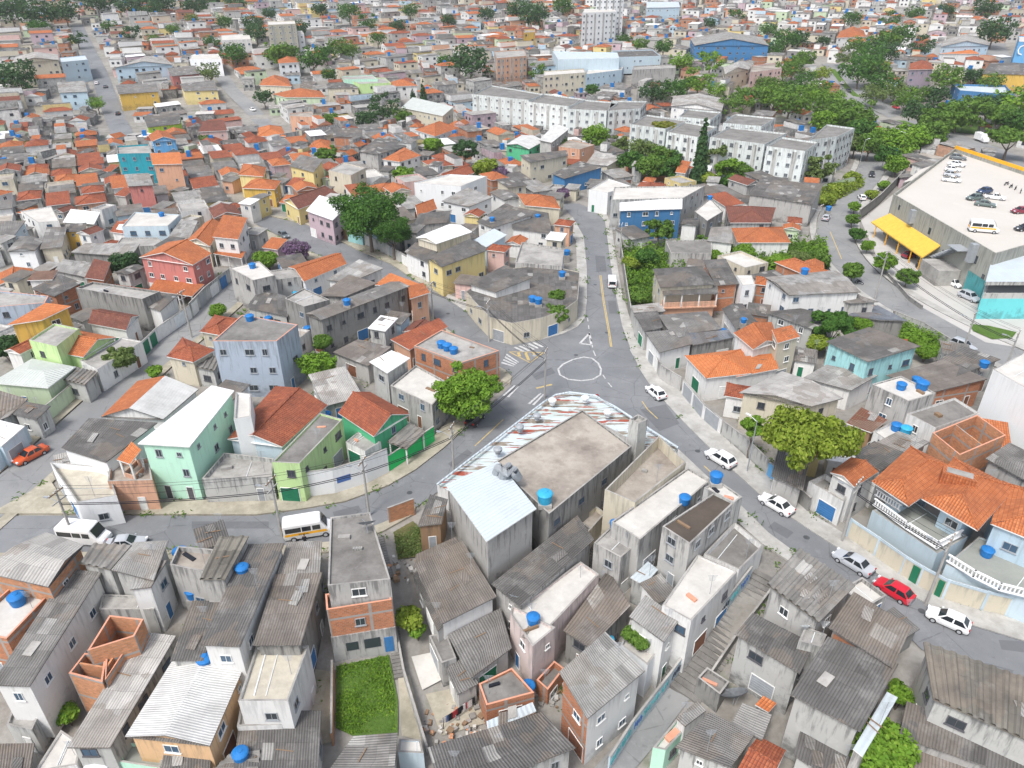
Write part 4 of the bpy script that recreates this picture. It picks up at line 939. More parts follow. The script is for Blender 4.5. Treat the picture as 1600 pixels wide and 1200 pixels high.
NEAR = '''
# ---- bottom left quarter
75,917 131,851 72,831 -30,893|7|Gc0|x|orange-walled house with pale striped roof at the lower left edge below the main street
-15,1070 46,1072 163,905 112,900|6.5|Sc2|w|long narrow house with grey corrugated roof and white side wall beside the raw brick shell|r=1
-60,985 10,998 105,899 30,905|6|Fs1|b|flat-roofed house with raw orange parapet and blue tank at the left edge|p=.4
10,1132 50,1140 65,1107 20,1104|3.5|Fs2|f|small grey terrace house with white pipe rails near the lower left corner|p=.3
-10,1162 54,1161 47,1220 -15,1220|4|Sc4|f|brownish sheet roof in the very bottom left corner
52,1207 120,1195 127,1162 95,1140|3.4|Fs1|w|pale concrete terrace carrying the big white water tank|p=.2
203,921 236,917 262,880 217,880|6|Sc1|w|little white house with one window above the raw brick shell|r=.4
155,952 240,952 250,932 160,928|3.2|Fs2|f|grey concrete landing behind the raw brick shell|p=.15 w0
107,1052 160,1066 167,1022 132,1020|5.6|Os2|x|roofless raw orange brick shell of an unfinished house|w0 q=.55
+164,1063 206,1001 176,1003 165,1024|5.4|Os2|x||w0 q=.5
+136,1017 210,994 224,967 171,961|6.6|Os2|x||w0 q=0
104,1168 172,1168 278,1002 221,995|5.0|Sc0|f|pale grey corrugated shed stretching diagonally beside the raw brick shell|r=.8
195,1151 328,1165 385,1033 268,1034|6|Gc9|i|broad whitewashed corrugated roof over an orange-yellow side wall|r=.8
185,1190 250,1200 262,1160 198,1158|3.2|Fs7|N|pale green terrace below the whitewashed roof|p=.5
250,1205 328,1205 330,1168 260,1165|4|Sc3|g|dark corrugated strip below the whitewashed roof
325,1210 360,1178 408,1176 405,1215|4|Sr1|g|ribbed grey shed at the bottom edge under a blue tank
312,1007 375,1010 446,856 388,858|7|Sc3|w|long dark corrugated roof ending in a white railed balcony|r=.7
266,1032 317,1032 350,945 302,945|5|Sc3|f|lower dark annex leaning against the long dark roof|r=.6
395,1008 470,1008 505,902 432,905|6.5|Sc4|k|brown-grey corrugated roof with a sooty side wall next to the orange three-storey front|r=.7
432,900 500,896 504,850 450,852|4.6|Sc1|f|light corrugated roof with loose planks below the yellow school van|r=.5
372,1095 450,1095 482,1008 400,1010|7|Fs5|w|beige flat roof over a bright white wall left of the grass lot|p=.3
+370,1135 440,1132 450,1098 376,1098|4.2|Fs2|w||p=.3
125,880 172,890 207,857 147,855|6|Sr1|f|ribbed grey roof with a row of blue tanks in front|r=.5
172,890 240,907 265,850 210,853|6|Sc1|f|patched light grey roof just below the parked silver car
265,882 318,893 335,858 278,853|6|Fs4|g|stained concrete roof with broken parapet and a blue tank below the main street|p=.6
312,905 352,905 390,843 343,845|7|Sr2|g|dark heavy-ribbed roof with a white gable edge below the main street|r=.5
# ---- bottom middle
512,915 610,905 578,800 516,808|7.8|Fs3|g|three-storey house with raw orange brick front above the grass lot|p=.25
+510,953 612,937 607,912 508,928|6.9|Fs3|b||p=.8 s=.4
375,1110 502,1110 498,1225 365,1225|4|Sc3|w|wide dark corrugated roof at the bottom edge beside the green grass lot|r=.5
505,1215 552,1150 622,1151 616,1222|4|Sc2|f|ribbed grey roof closing off the foot of the grass lot|r=.6
622,1175 662,1177 657,1155 624,1154|2.6|Fs1|L|small light blue block beside the foot of the grass lot|p=.15 w0
668,1168 846,1112 899,1178 695,1260|4.5|Sc3|f|big dark corrugated roof at the bottom below the laundry yard|r=.9
690,975 776,932 722,853 648,890|4|Sc4|w|square grey-brown roof over a white wall below the metal warehouse|r=.8
735,1060 800,1012 782,955 700,997|3.5|Sc2|f|patched grey roof with loose white sheets above the laundry yard|r=.5
670,993 697,987 713,1028 690,1036|3|Fs3|g|tiny stained concrete slab house beside the bright garden bush|p=.15
715,1085 748,1068 722,1030 697,1048|3|Sc2|f|narrow grey lean-to above the laundry yard|r=.3
748,1068 800,1043 835,1082 760,1102|3.5|Fs3|b|dark stained terrace with a brick edge right of the laundry yard|p=.3
652,822 690,818 700,783 672,775|4|Sc3|d|weathered brown shack with dark roof beside the mossy plot|r=.3
832,1010 868,980 800,945 797,958|6.4|Fs1|P|pinkish white flat-roofed house with a blue tank on its end block|p=.3
+832,1008 936,897 907,877 800,956|6|Fs1|P||p=.25
880,985 922,1012 985,950 950,893|4.5|Sc4|k|purplish patched sheet roof between the pinkish house and the graffiti houses|r=.4
918,1123 1008,1048 945,997 873,1060|7.5|Sc1|w|tall narrow house with raw orange end wall and white graffiti side|r=.9 n=2 bw=895,1092
983,963 1038,1003 1062,972 1008,935|7|Sc1|w|small white upper room with light corrugated roof beside the big cyan tank|r=.5
970,1007 1012,1039 1036,1005 985,968|4.6|Fs1|W|white terrace planted with bushes in front of the white upper room|p=.5 w0
1035,945 1080,970 1152,893 1090,866|6.5|Fs1|w|white concrete roof of the graffiti house at the top of the stairs|p=.2
1100,865 1155,890 1193,852 1148,815|3.5|Fs3|w|dark wet roof terrace littered with white debris at the street corner above the stairs|p=.7
1035,822 1078,850 1147,785 1118,768|7.5|Fs6|g|tall grey house with dark brown painted flat roof|p=.15
955,815 1000,843 1110,750 1075,730|6|Fs1|g|long whitewashed flat roof carrying blue tanks in the wedge block|p=.3
+1100,762 1147,785 1160,776 1122,750|6.6|Fs1|f||p=.2
928,848 970,871 1003,843 957,820|6.5|Fs2|g|grey cement house whose slab carries two blue tanks|p=.2
768,912 812,948 928,848 902,810|6|Sc3|g|long dark grey roof running behind the metal warehouse|r=.5
1057,1122 1090,1095 1103,1112 1070,1137|4|Sc1|w|narrow corrugated strip roof beside the foot of the stairs|r=.2
1020,1168 1057,1123 1073,1137 1040,1172|3.2|Fs1|N|small white and mint terrace beside the lane at the bottom|p=.4
1055,1167 1108,1112 1178,1153 1140,1205|5|Sc2|f|grey corrugated house near the big mesh satellite dish|r=.5
1142,1132 1160,1098 1205,1120 1190,1160|3.5|Sc1|w|light grey carport roof below the big mesh satellite dish|r=.3
1150,1205 1185,1150 1228,1172 1200,1235|4|Gt2|o|red tile roof cut off by the bottom edge
1148,990 1250,1052 1272,1012 1175,963|6|Sc3|f|dark corrugated house with bare grey wall right of the long stairs|r=.5
1198,912 1280,972 1335,920 1247,862|7|Sr1|g|grey ribbed roof beside the street opposite the silver sedan|r=.5
1295,980 1395,1043 1422,985 1332,930|6|Sc4|b|brownish worn sheet roof beside the street opposite the red car|r=.5
1235,1085 1345,1143 1400,1048 1290,1005|7|Sc3|f|large square dark roof over pale walls near the bottom right trees|r=.9
1333,1170 1348,1182 1402,1092 1385,1083|6|Sm2|g|narrow sheet-metal roof along the alley beside the large dark roof|r=.2 w0
1240,1180 1325,1235 1337,1175 1255,1125|4|Sc3|f|dark corrugated roof at the bottom edge below the pale wall|r=.5
1458,1092 1640,1172 1650,1085 1440,1010|6.5|Sr2|f|heavy-ribbed mossy roof with an orange end wall beside the street|r=.6
1405,1150 1640,1232 1640,1185 1415,1100|4|Sc3|g|long dark corrugated roof below the heavy-ribbed mossy roof|r=.4
1400,1215 1620,1275 1625,1232 1405,1157|3.4|Sc4|w|lowest brown-grey roof in the bottom right corner|r=.3
645,897 684,986 696,976 656,888|2.9|Sc3|g|narrow dark lean-to along the left side of the square grey-brown roof|r=.2
648,884 722,851 712,841 650,868|2.4|Sc4|g|low brown lean-to squeezed under the metal warehouse wall|r=.2
762,1143 838,1111 832,1099 760,1129|2.6|Sm2|b|short strip of metal sheets behind the big dark bottom roof|r=.2
838,1062 866,1032 882,1044 856,1078|2.2|Fs3|b|low broken brick room beside the tall narrow house|p=.8
985,902 1006,914 1028,893 1012,880|3.2|Sm2|f|tilted loose metal roof below the two-tank slab|r=.3
880,832 906,846 946,801 931,790|3.6|Fs4|o|narrow cream walled passage between stained slab and long dark roof|p=.7
1248,1001 1284,1011 1292,991 1258,979|6.6|Fs2|f|small cement block between the dark corrugated and worn sheet roofs|p=.15
1180,1101 1201,1113 1213,1101 1192,1089|2.8|St1|g|small scrap of orange roof beside the mesh dish|r=.2
905,905 935,930 952,912 925,890|2.6|Sc3|k|low dark roof in the gap behind the pinkish white house|r=.2
1090,1058 1125,1085 1140,1065 1105,1042|2.4|Fs3|k|dark low yard room at the foot of the stairs wall|p=.4
# ---- the triangular block
683,757 770,690 850,628 868,617 890,613 930,618 960,635 1060,700 1040,716 917,650 778,730 700,768|3.4|Pm3|w|long low wedge-shaped shop canopy with peeling white and rust paint at the junction|p=.1 k=shop
772,722 858,803 987,697 910,640|7|Fs4|k|big flat stained concrete roof in the middle of the wedge-shaped block|p=.25 s=2.5 k=commercial_building
696,757 760,846 838,800 778,726|7.8|Sm2|g|grey block warehouse with rust-streaked light metal roof|r=.5 k=warehouse w0
945,765 992,785 1072,722 1030,680|6.4|Fs4|o|cream building with deep walled roof terrace facing the street|p=1.7 w0
983,655 998,662 1012,655 997,647|8|Fs2|f|small square cement water tower house beside the cream terrace|p=.5 w0 k=water_tower
# ---- left middle
215,693 296,698 367,615 332,607|8.5|Sm1|N|large mint green three-storey building with long white metal roof|r=.5 k=apartment_building s=.4
365,655 392,650 392,615 368,612|8.8|Fs1|W|white stair tower behind the mint building with a blue tank|p=.4 w0
95,700 165,722 247,664 140,657|6|Sc3|W|corner house with wide dark roof behind a curved white wall|r=.4
+78,722 120,785 182,774 168,730|4.2|Fs5|W||p=.8
168,752 238,750 232,715 172,722|4.6|Fs4|s|small orange-brown house squeezed between corner house and mint building|p=.6
+182,718 203,725 222,707 207,694|6.6|St0|s||r=.4 open=3.6
158,651 255,655 310,608 215,595|4|Gc9/t1|w|house with one orange tiled slope and one whitewashed slope behind the corner house|r=1.6
20,647 57,655 80,637 40,630|3.5|Sc3|f|small dark-roofed garage left of the side street
-15,662 15,650 45,627 -5,612|3.5|Sc4|f|brown flat sheet roof at the left edge above the orange car
-15,692 2,697 40,670 0,660|3.5|Sm1|L|white metal roof beside the blue and yellow street wall
355,686 441,698 512,633 430,603|5|Gt2|L|house with large red tile roof and pale blue gable
+315,748 425,745 427,716 350,707|3.8|Fs2|f||p=.6
425,722 468,724 535,655 500,645|6|Fs3|v|long lime green house with stained flat roof and a blue tank|p=.25
584,682 641,647 578,612 528,645|4.6|Gt2|n|green gabled house with old red tiles behind the curved white wall|r=1.7
+540,690 570,705 595,690 560,674|3.2|Fs2|w||p=.2
605,690 635,702 665,677 640,662|2.8|Sr1|w|striped carport roof inside the bright green street wall|r=.2 k=carport open=0
610,602 675,633 705,600 650,570|5|Fs1|g|long grey-walled house with rusty white roof hidden by the bright tree|p=.3
577,565 605,583 641,562 612,550|6.6|Sm1|f|little white box house with metal roof above the grey yard|r=.3
520,550 575,572 612,547 560,535|3.5|Sc4|g|ruined low sheds with brownish sheets beside the grey box house
647,540 720,567 780,548 690,515|5.6|Fs2|b|grey corner house with rounded end and three blue tanks in a row|p=.3
610,530 640,547 700,517 686,503|4.2|St2|s|long low red tile roof below the grey concrete house|r=.8
332,533 432,533 465,507 378,492|9.6|Fs3|B|three-storey slate blue apartment house with salmon roof edge|p=.15 n=3 s=.3 k=apartment_building
358,418 395,438 430,430 405,408|7|Fs1|g|grey cement box house with clean pale slab beside the flowering tree|p=.15
395,442 470,432 460,418 410,424|5|Fs2|g|low grey block house with plain walls next to the cement box house|p=.3
385,480 450,494 448,468 405,460|3.4|Sc3|f|dark low roof in front of the grey block houses
450,417 475,440 542,412 525,395|4.6|Gt1|w|bright orange tile roof beside the flowering tree|r=1.1
477,490 502,500 640,447 610,440|7|Gc2|k|very long grey gabled roof on a high sooty side wall|r=.5
445,466 475,479 515,468 475,450|6.5|Fs2|k|stained slab with two small tanks behind the sooty wall|p=.25
497,462 540,463 590,445 545,432|6|Sc4|g|brown-grey roof just behind the very long gabled roof|r=.4
510,437 545,442 600,425 562,411|6|Sc1|w|light grey sheet roof with white strips beside the orange tile roof
585,445 640,449 668,452 610,430|6.2|St0|s|salmon-trimmed house with orange facade on the tree-lined street|r=.5
+640,467 672,457 662,444 638,449|6.6|St1|s||r=.3
667,403 690,417 761,391 733,373|6.6|Gc3|y|pastel yellow two-storey house with dark roof on the tree-lined street
650,371 682,381 738,362 702,350|7|Gm1|o|open rooftop shelter with white striped sheets behind the yellow house|r=.7 w0
632,393 670,411 686,393 650,381|4.8|Sc3|w|white house with dark terrace roof left of the yellow house|r=.4
742,472 765,495 800,505 845,497 880,485 903,468 906,425 850,413 790,420 728,455|4.3|Pc3|o|rounded corner house with cream wall and patchwork of dark roofs at the junction
732,443 775,456 832,440 790,420|5.6|Sc3|w|white-walled house with dark roof rising from the rounded corner house
805,410 878,416 882,388 815,378|5|Fs2|g|grey house with tall bare side wall facing the curving street|p=.4
800,357 862,364 857,340 802,330|4.6|Sc3|w|dark-roofed white house beside the small orange roof on the curving street
820,321 876,326 866,308 808,303|6.6|Ht1|o|cream house with small orange hip roof beside the curving street
740,375 760,386 792,372 772,362|4.6|Sm2|L|small pale blue metal-roofed house right of the yellow house
690,314 733,323 770,313 730,297|5.2|Sc1|W|white box house with grey roof beyond the two dome-shaped trees
745,346 770,356 832,343 790,324|5|Sc3|w|broad dark roof with two blue tanks behind the pale blue metal roof
648,322 652,338 683,326 673,314|4.2|Gt1|k|little red-orange tile roof right of the dome-shaped trees
645,352 700,347 706,333 655,338|4|Sc3|g|flat grey roof between the dome-shaped trees and the white striped shelter
478,329 520,344 546,325 500,311|6.4|Sm1|q|lilac garage building with dark red shutters left of the dome-shaped trees|s=.1
442,313 466,327 530,303 490,297|4.4|Gt3|y|long brown-red tile roof with cream gable behind the lilac garage
217,402 301,414 331,396 262,378|7.6|Gt1|R|two-storey rose-red house with bright orange gable roof|r=1.8
232,453 300,463 320,447 245,439|3|St1|g|orange tile carport in front of the rose-red house|r=.4 k=carport open=0
332,370 372,374 388,348 350,343|6.6|St1|w|white two-storey house with steep orange roof behind the rose-red house|r=1.2
+333,396 378,404 384,395 340,391|3|St1|w||r=.3 open=0
290,377 328,385 348,350 320,348|5|Gt1|o|lower orange roof attached to the white two-storey house
118,450 222,467 250,455 145,440|6.4|Fs2|k|long building with black-stained side wall and grey slab|p=.4 w0
222,476 250,486 280,465 237,460|4.6|Sc3|w|dark open carport roof at the end of the black-stained building|w0
197,516 218,493 157,482 137,505|4.2|Gt3|w|white house with faded brown-red tile roof below the black-stained wall|r=1.1
10,508 65,500 113,484 73,479|8|St0|Y|yellow house with orange roof and green weathered side at the left|r=.7
+45,531 88,541 124,513 85,505|7|Fs2|v||p=.3
130,558 182,527 122,516 68,547|4.6|Gt1|v|house with large orange gable roof and green gable end|r=1.4
-15,598 75,606 118,573 50,560|4.2|Hm5|V|house with wide pale grey-green hip roof at the left edge
95,592 132,601 153,583 118,575|3.5|Sr1|f|dark ribbed porch roof beside the pale hip roof|r=.2
125,563 152,577 222,533 190,527|4|Fs2|w|pale concrete driveway roof with green garage doors|p=.2
260,557 302,566 336,547 285,527|4.6|Ht2|o|red hip-roofed house left of the slate blue apartment house
312,518 345,524 392,500 335,492|5|Ht2|o|older red tile roof directly behind the slate blue apartment house
300,572 335,579 346,560 312,556|3.5|Sr1|f|small ribbed garage roof at the foot of the slate blue apartment house|r=.2
110,394 205,401 220,385 135,384|4.2|Sc1|k|low wide roof with white translucent stripes behind the dark shrub tree
10,393 55,391 68,375 30,369|4.6|Gc2|W|white gabled house with two windows near the left edge
62,389 97,386 107,362 75,362|4.2|Sc2|o|grey-roofed cream house next to the white gabled house
98,362 133,361 136,351 104,354|4.6|Sc3|Y|small ochre-yellow house among grey roofs
85,423 135,433 152,416 100,409|3.6|Sc1|f|wide pale sheet roof above the brown porch roofs
132,434 162,438 176,420 150,414|4|St3|b|brown tile lean-to left of the dark shrub tree
48,451 85,463 130,446 95,433|5|Sc3|b|dark grey roof on raw orange walls left of the black-stained building
42,438 82,437 92,425 55,427|5.6|Sm4|w|rusty brown porch roof at the left
-10,480 70,473 76,462 -5,454|6|Fs2|B|long slate grey flat building at the left edge|p=.3
0,366 22,368 42,350 0,351|5|Sc2|L|pale blue house with grey roof at the left edge
98,347 147,350 158,336 112,331|4.6|Sm1|f|bright white metal roof among grey houses
190,354 262,353 282,335 210,331|6|Fs1|L|pale blue-grey house with flat roof and small blue tank|p=.25
262,371 295,376 311,352 285,349|4.4|Sc1|w|white-walled house beside the orange roofs with rooftop skylights
172,362 200,366 216,354 185,354|4.2|St2|w|small white house with rusty orange lean-to roof
178,386 265,383 246,371 190,371|3.6|Fs2|f|long flat concrete garage roof behind the dark shrub tree|p=.2
32,330 60,348 92,345 80,322|5|Fs1|w|white two-storey house with flat roof near the left edge|p=.3
# ---- right middle
1032,449 1118,444 1097,415 1020,420|6.6|Hc3|o|salmon-trimmed cream house with dark hip roof and long balcony below the overgrown lot
+1037,461 1123,458 1120,446 1033,450|5.6|Sc3|s||r=.3 open=3.0
1118,446 1155,443 1133,412 1098,414|5.6|Sc3|b|raw brick annex with dark roof joined to the salmon balcony house
1050,524 1128,514 1105,486 1028,492|4.2|Hc2|g|grey hip-roofed house between the street and the salmon balcony house
1007,518 1036,511 1027,490 990,493|4|Sc3|f|dark side roof leaning on the grey hip-roofed house
1030,551 1083,537 1072,517 1008,523|4.2|Sc2|w|grimy white house with grey roof beside the junction
992,494 1040,486 1030,475 986,480|3.5|Sc0|f|pale lean-to roof along the street wall
1083,539 1148,527 1138,517 1073,523|4.2|Sc5|k|low blue-black sheet roof behind the bright orange roofs
1103,591 1175,583 1160,545 1070,556|4.2|Ht0|w|bright orange hip-roofed house with cream porch near the junction
+1150,589 1217,576 1208,557 1160,562|4|St0|w||r=.6
1177,546 1216,534 1206,503 1146,520|6.2|Gt1|w|two-storey house with older orange roof behind the bright orange roofs
+1215,536 1250,526 1236,513 1205,520|7.6|St1|o||r=.6
1150,514 1188,508 1160,474 1128,482|4.2|Gc3|w|dark gabled house with white trim right of the grey hip-roofed house
1160,446 1180,444 1175,430 1150,430|6|Fs1|W|narrow white cube house beside the raw brick annex|p=.2
968,329 1066,326 1066,311 968,319|7.4|Sm1|u|bright blue house with white sloping roof behind the garden trees|r=.4
968,341 1025,341 1025,328 968,330|4.4|Sc3|f|grey lower house in front of the bright blue house
955,312 1068,309 1102,290 960,292|8|Fs1|f|large pale flat-roofed building behind the bright blue house|p=.3
1140,348 1205,348 1212,325 1133,322|4.6|Ht3|f|brown hip-roofed house behind the low orange hip roof
1152,379 1236,379 1223,355 1143,357|4.2|Ht1|w|white house with low orange hip roof beside the overgrown lot
1105,376 1146,381 1140,360 1110,361|4.2|Sc1|w|small white-walled house left of the low orange hip roof
1048,395 1112,396 1112,374 1040,376|4|Fs3|g|bare dark block house at the back of the overgrown lot|p=.2
1085,330 1105,345 1130,330 1110,310|6|Fs1|k|dark narrow block house right of the bright blue house|p=.2
1155,613 1268,635 1318,622 1222,580|6|Gc0|o|cream house with wide pale pinkish roof behind the umbrella-shaped tree|r=.6
1297,738 1335,761 1373,737 1330,714|5.6|Gt1|w|small orange-roofed house right of the umbrella-shaped tree
+1264,752 1318,784 1331,765 1290,740|3.6|Fs2|w||p=.7
1332,708 1377,735 1418,713 1365,693|6|Sc3|w|dark square roof just behind the sprawling orange tiles|r=.4
1365,693 1417,712 1452,695 1402,678|5.2|Sc1|g|patched grey and white sheet roof below the unfinished brick shell
1362,600 1420,627 1463,614 1408,587|8|Fs1|g|grey cement tower block with white roof and three blue tanks|p=.2
1417,645 1462,669 1530,645 1492,621|6|Fs3|w|low dark slab house right of the grey cement tower block|p=.3
1457,676 1500,711 1572,680 1527,648|7|Os3|x|unfinished brick shell with dark green pipe column|w0
1552,577 1660,640 1720,590 1610,545|10|Fs1|W|tall blank white building at the right edge|p=.2 w0
1540,716 1640,771 1650,735 1575,697|6|Sc2|g|striped patched roofs at the right edge behind the orange tiles
1322,661 1362,676 1386,660 1345,640|4.2|Sm4|d|rusty brown roof over a wooden shack below the cream house
1365,674 1390,691 1426,672 1394,659|5|Fs1|w|small white flat house with pale and blue tanks|p=.3
1205,743 1255,766 1264,722 1215,705|3.6|Sc3|g|dark shed under the umbrella-shaped tree
1362,752 1420,791 1502,735 1423,697|7|Ht1|l|large pale blue house with sprawling orange tile roof and white balustrade terraces|ov=1.7
+1440,779 1528,829 1587,762 1490,714|7.3|Ht1|l||ov=1.9
+1548,818 1640,855 1655,775 1566,752|7|Ht1|l|
+1363,797 1465,865 1512,838 1422,778|3.7|Fs7|L||p=.12 w0
+1478,882 1640,948 1655,885 1530,838|3.3|Fs7|L||p=.12 w0
1291,533 1357,565 1437,545 1357,515|7.2|Sc3|a|aqua blue two-storey house with dark roof beside the upper road|r=.5 s=.4
1195,433 1233,461 1345,456 1305,422|7.4|Gc1|w|white two-storey house with wide pale grey roof left of the upper road|r=.5
1300,465 1330,474 1372,475 1320,458|5.6|Sc2|g|grey house with two small rooms at the bend of the upper road
1195,487 1270,514 1310,500 1250,487|4.6|Sc3|f|long dark roof below the white two-storey house
1322,492 1375,500 1418,505 1370,480|3.6|Sc5|k|dark blue sheet roofs beside the upper road
1455,570 1490,590 1560,570 1500,548|4.6|Sc3|f|brown-grey roof beside the upper road near the right edge
1385,586 1460,612 1540,600 1470,570|4|Sc4|b|brown patched roof with blue and white tanks near the tall white building
1255,590 1330,610 1370,592 1290,575|3.6|Sc1|w|pale low roof in front of the aqua blue house
'''
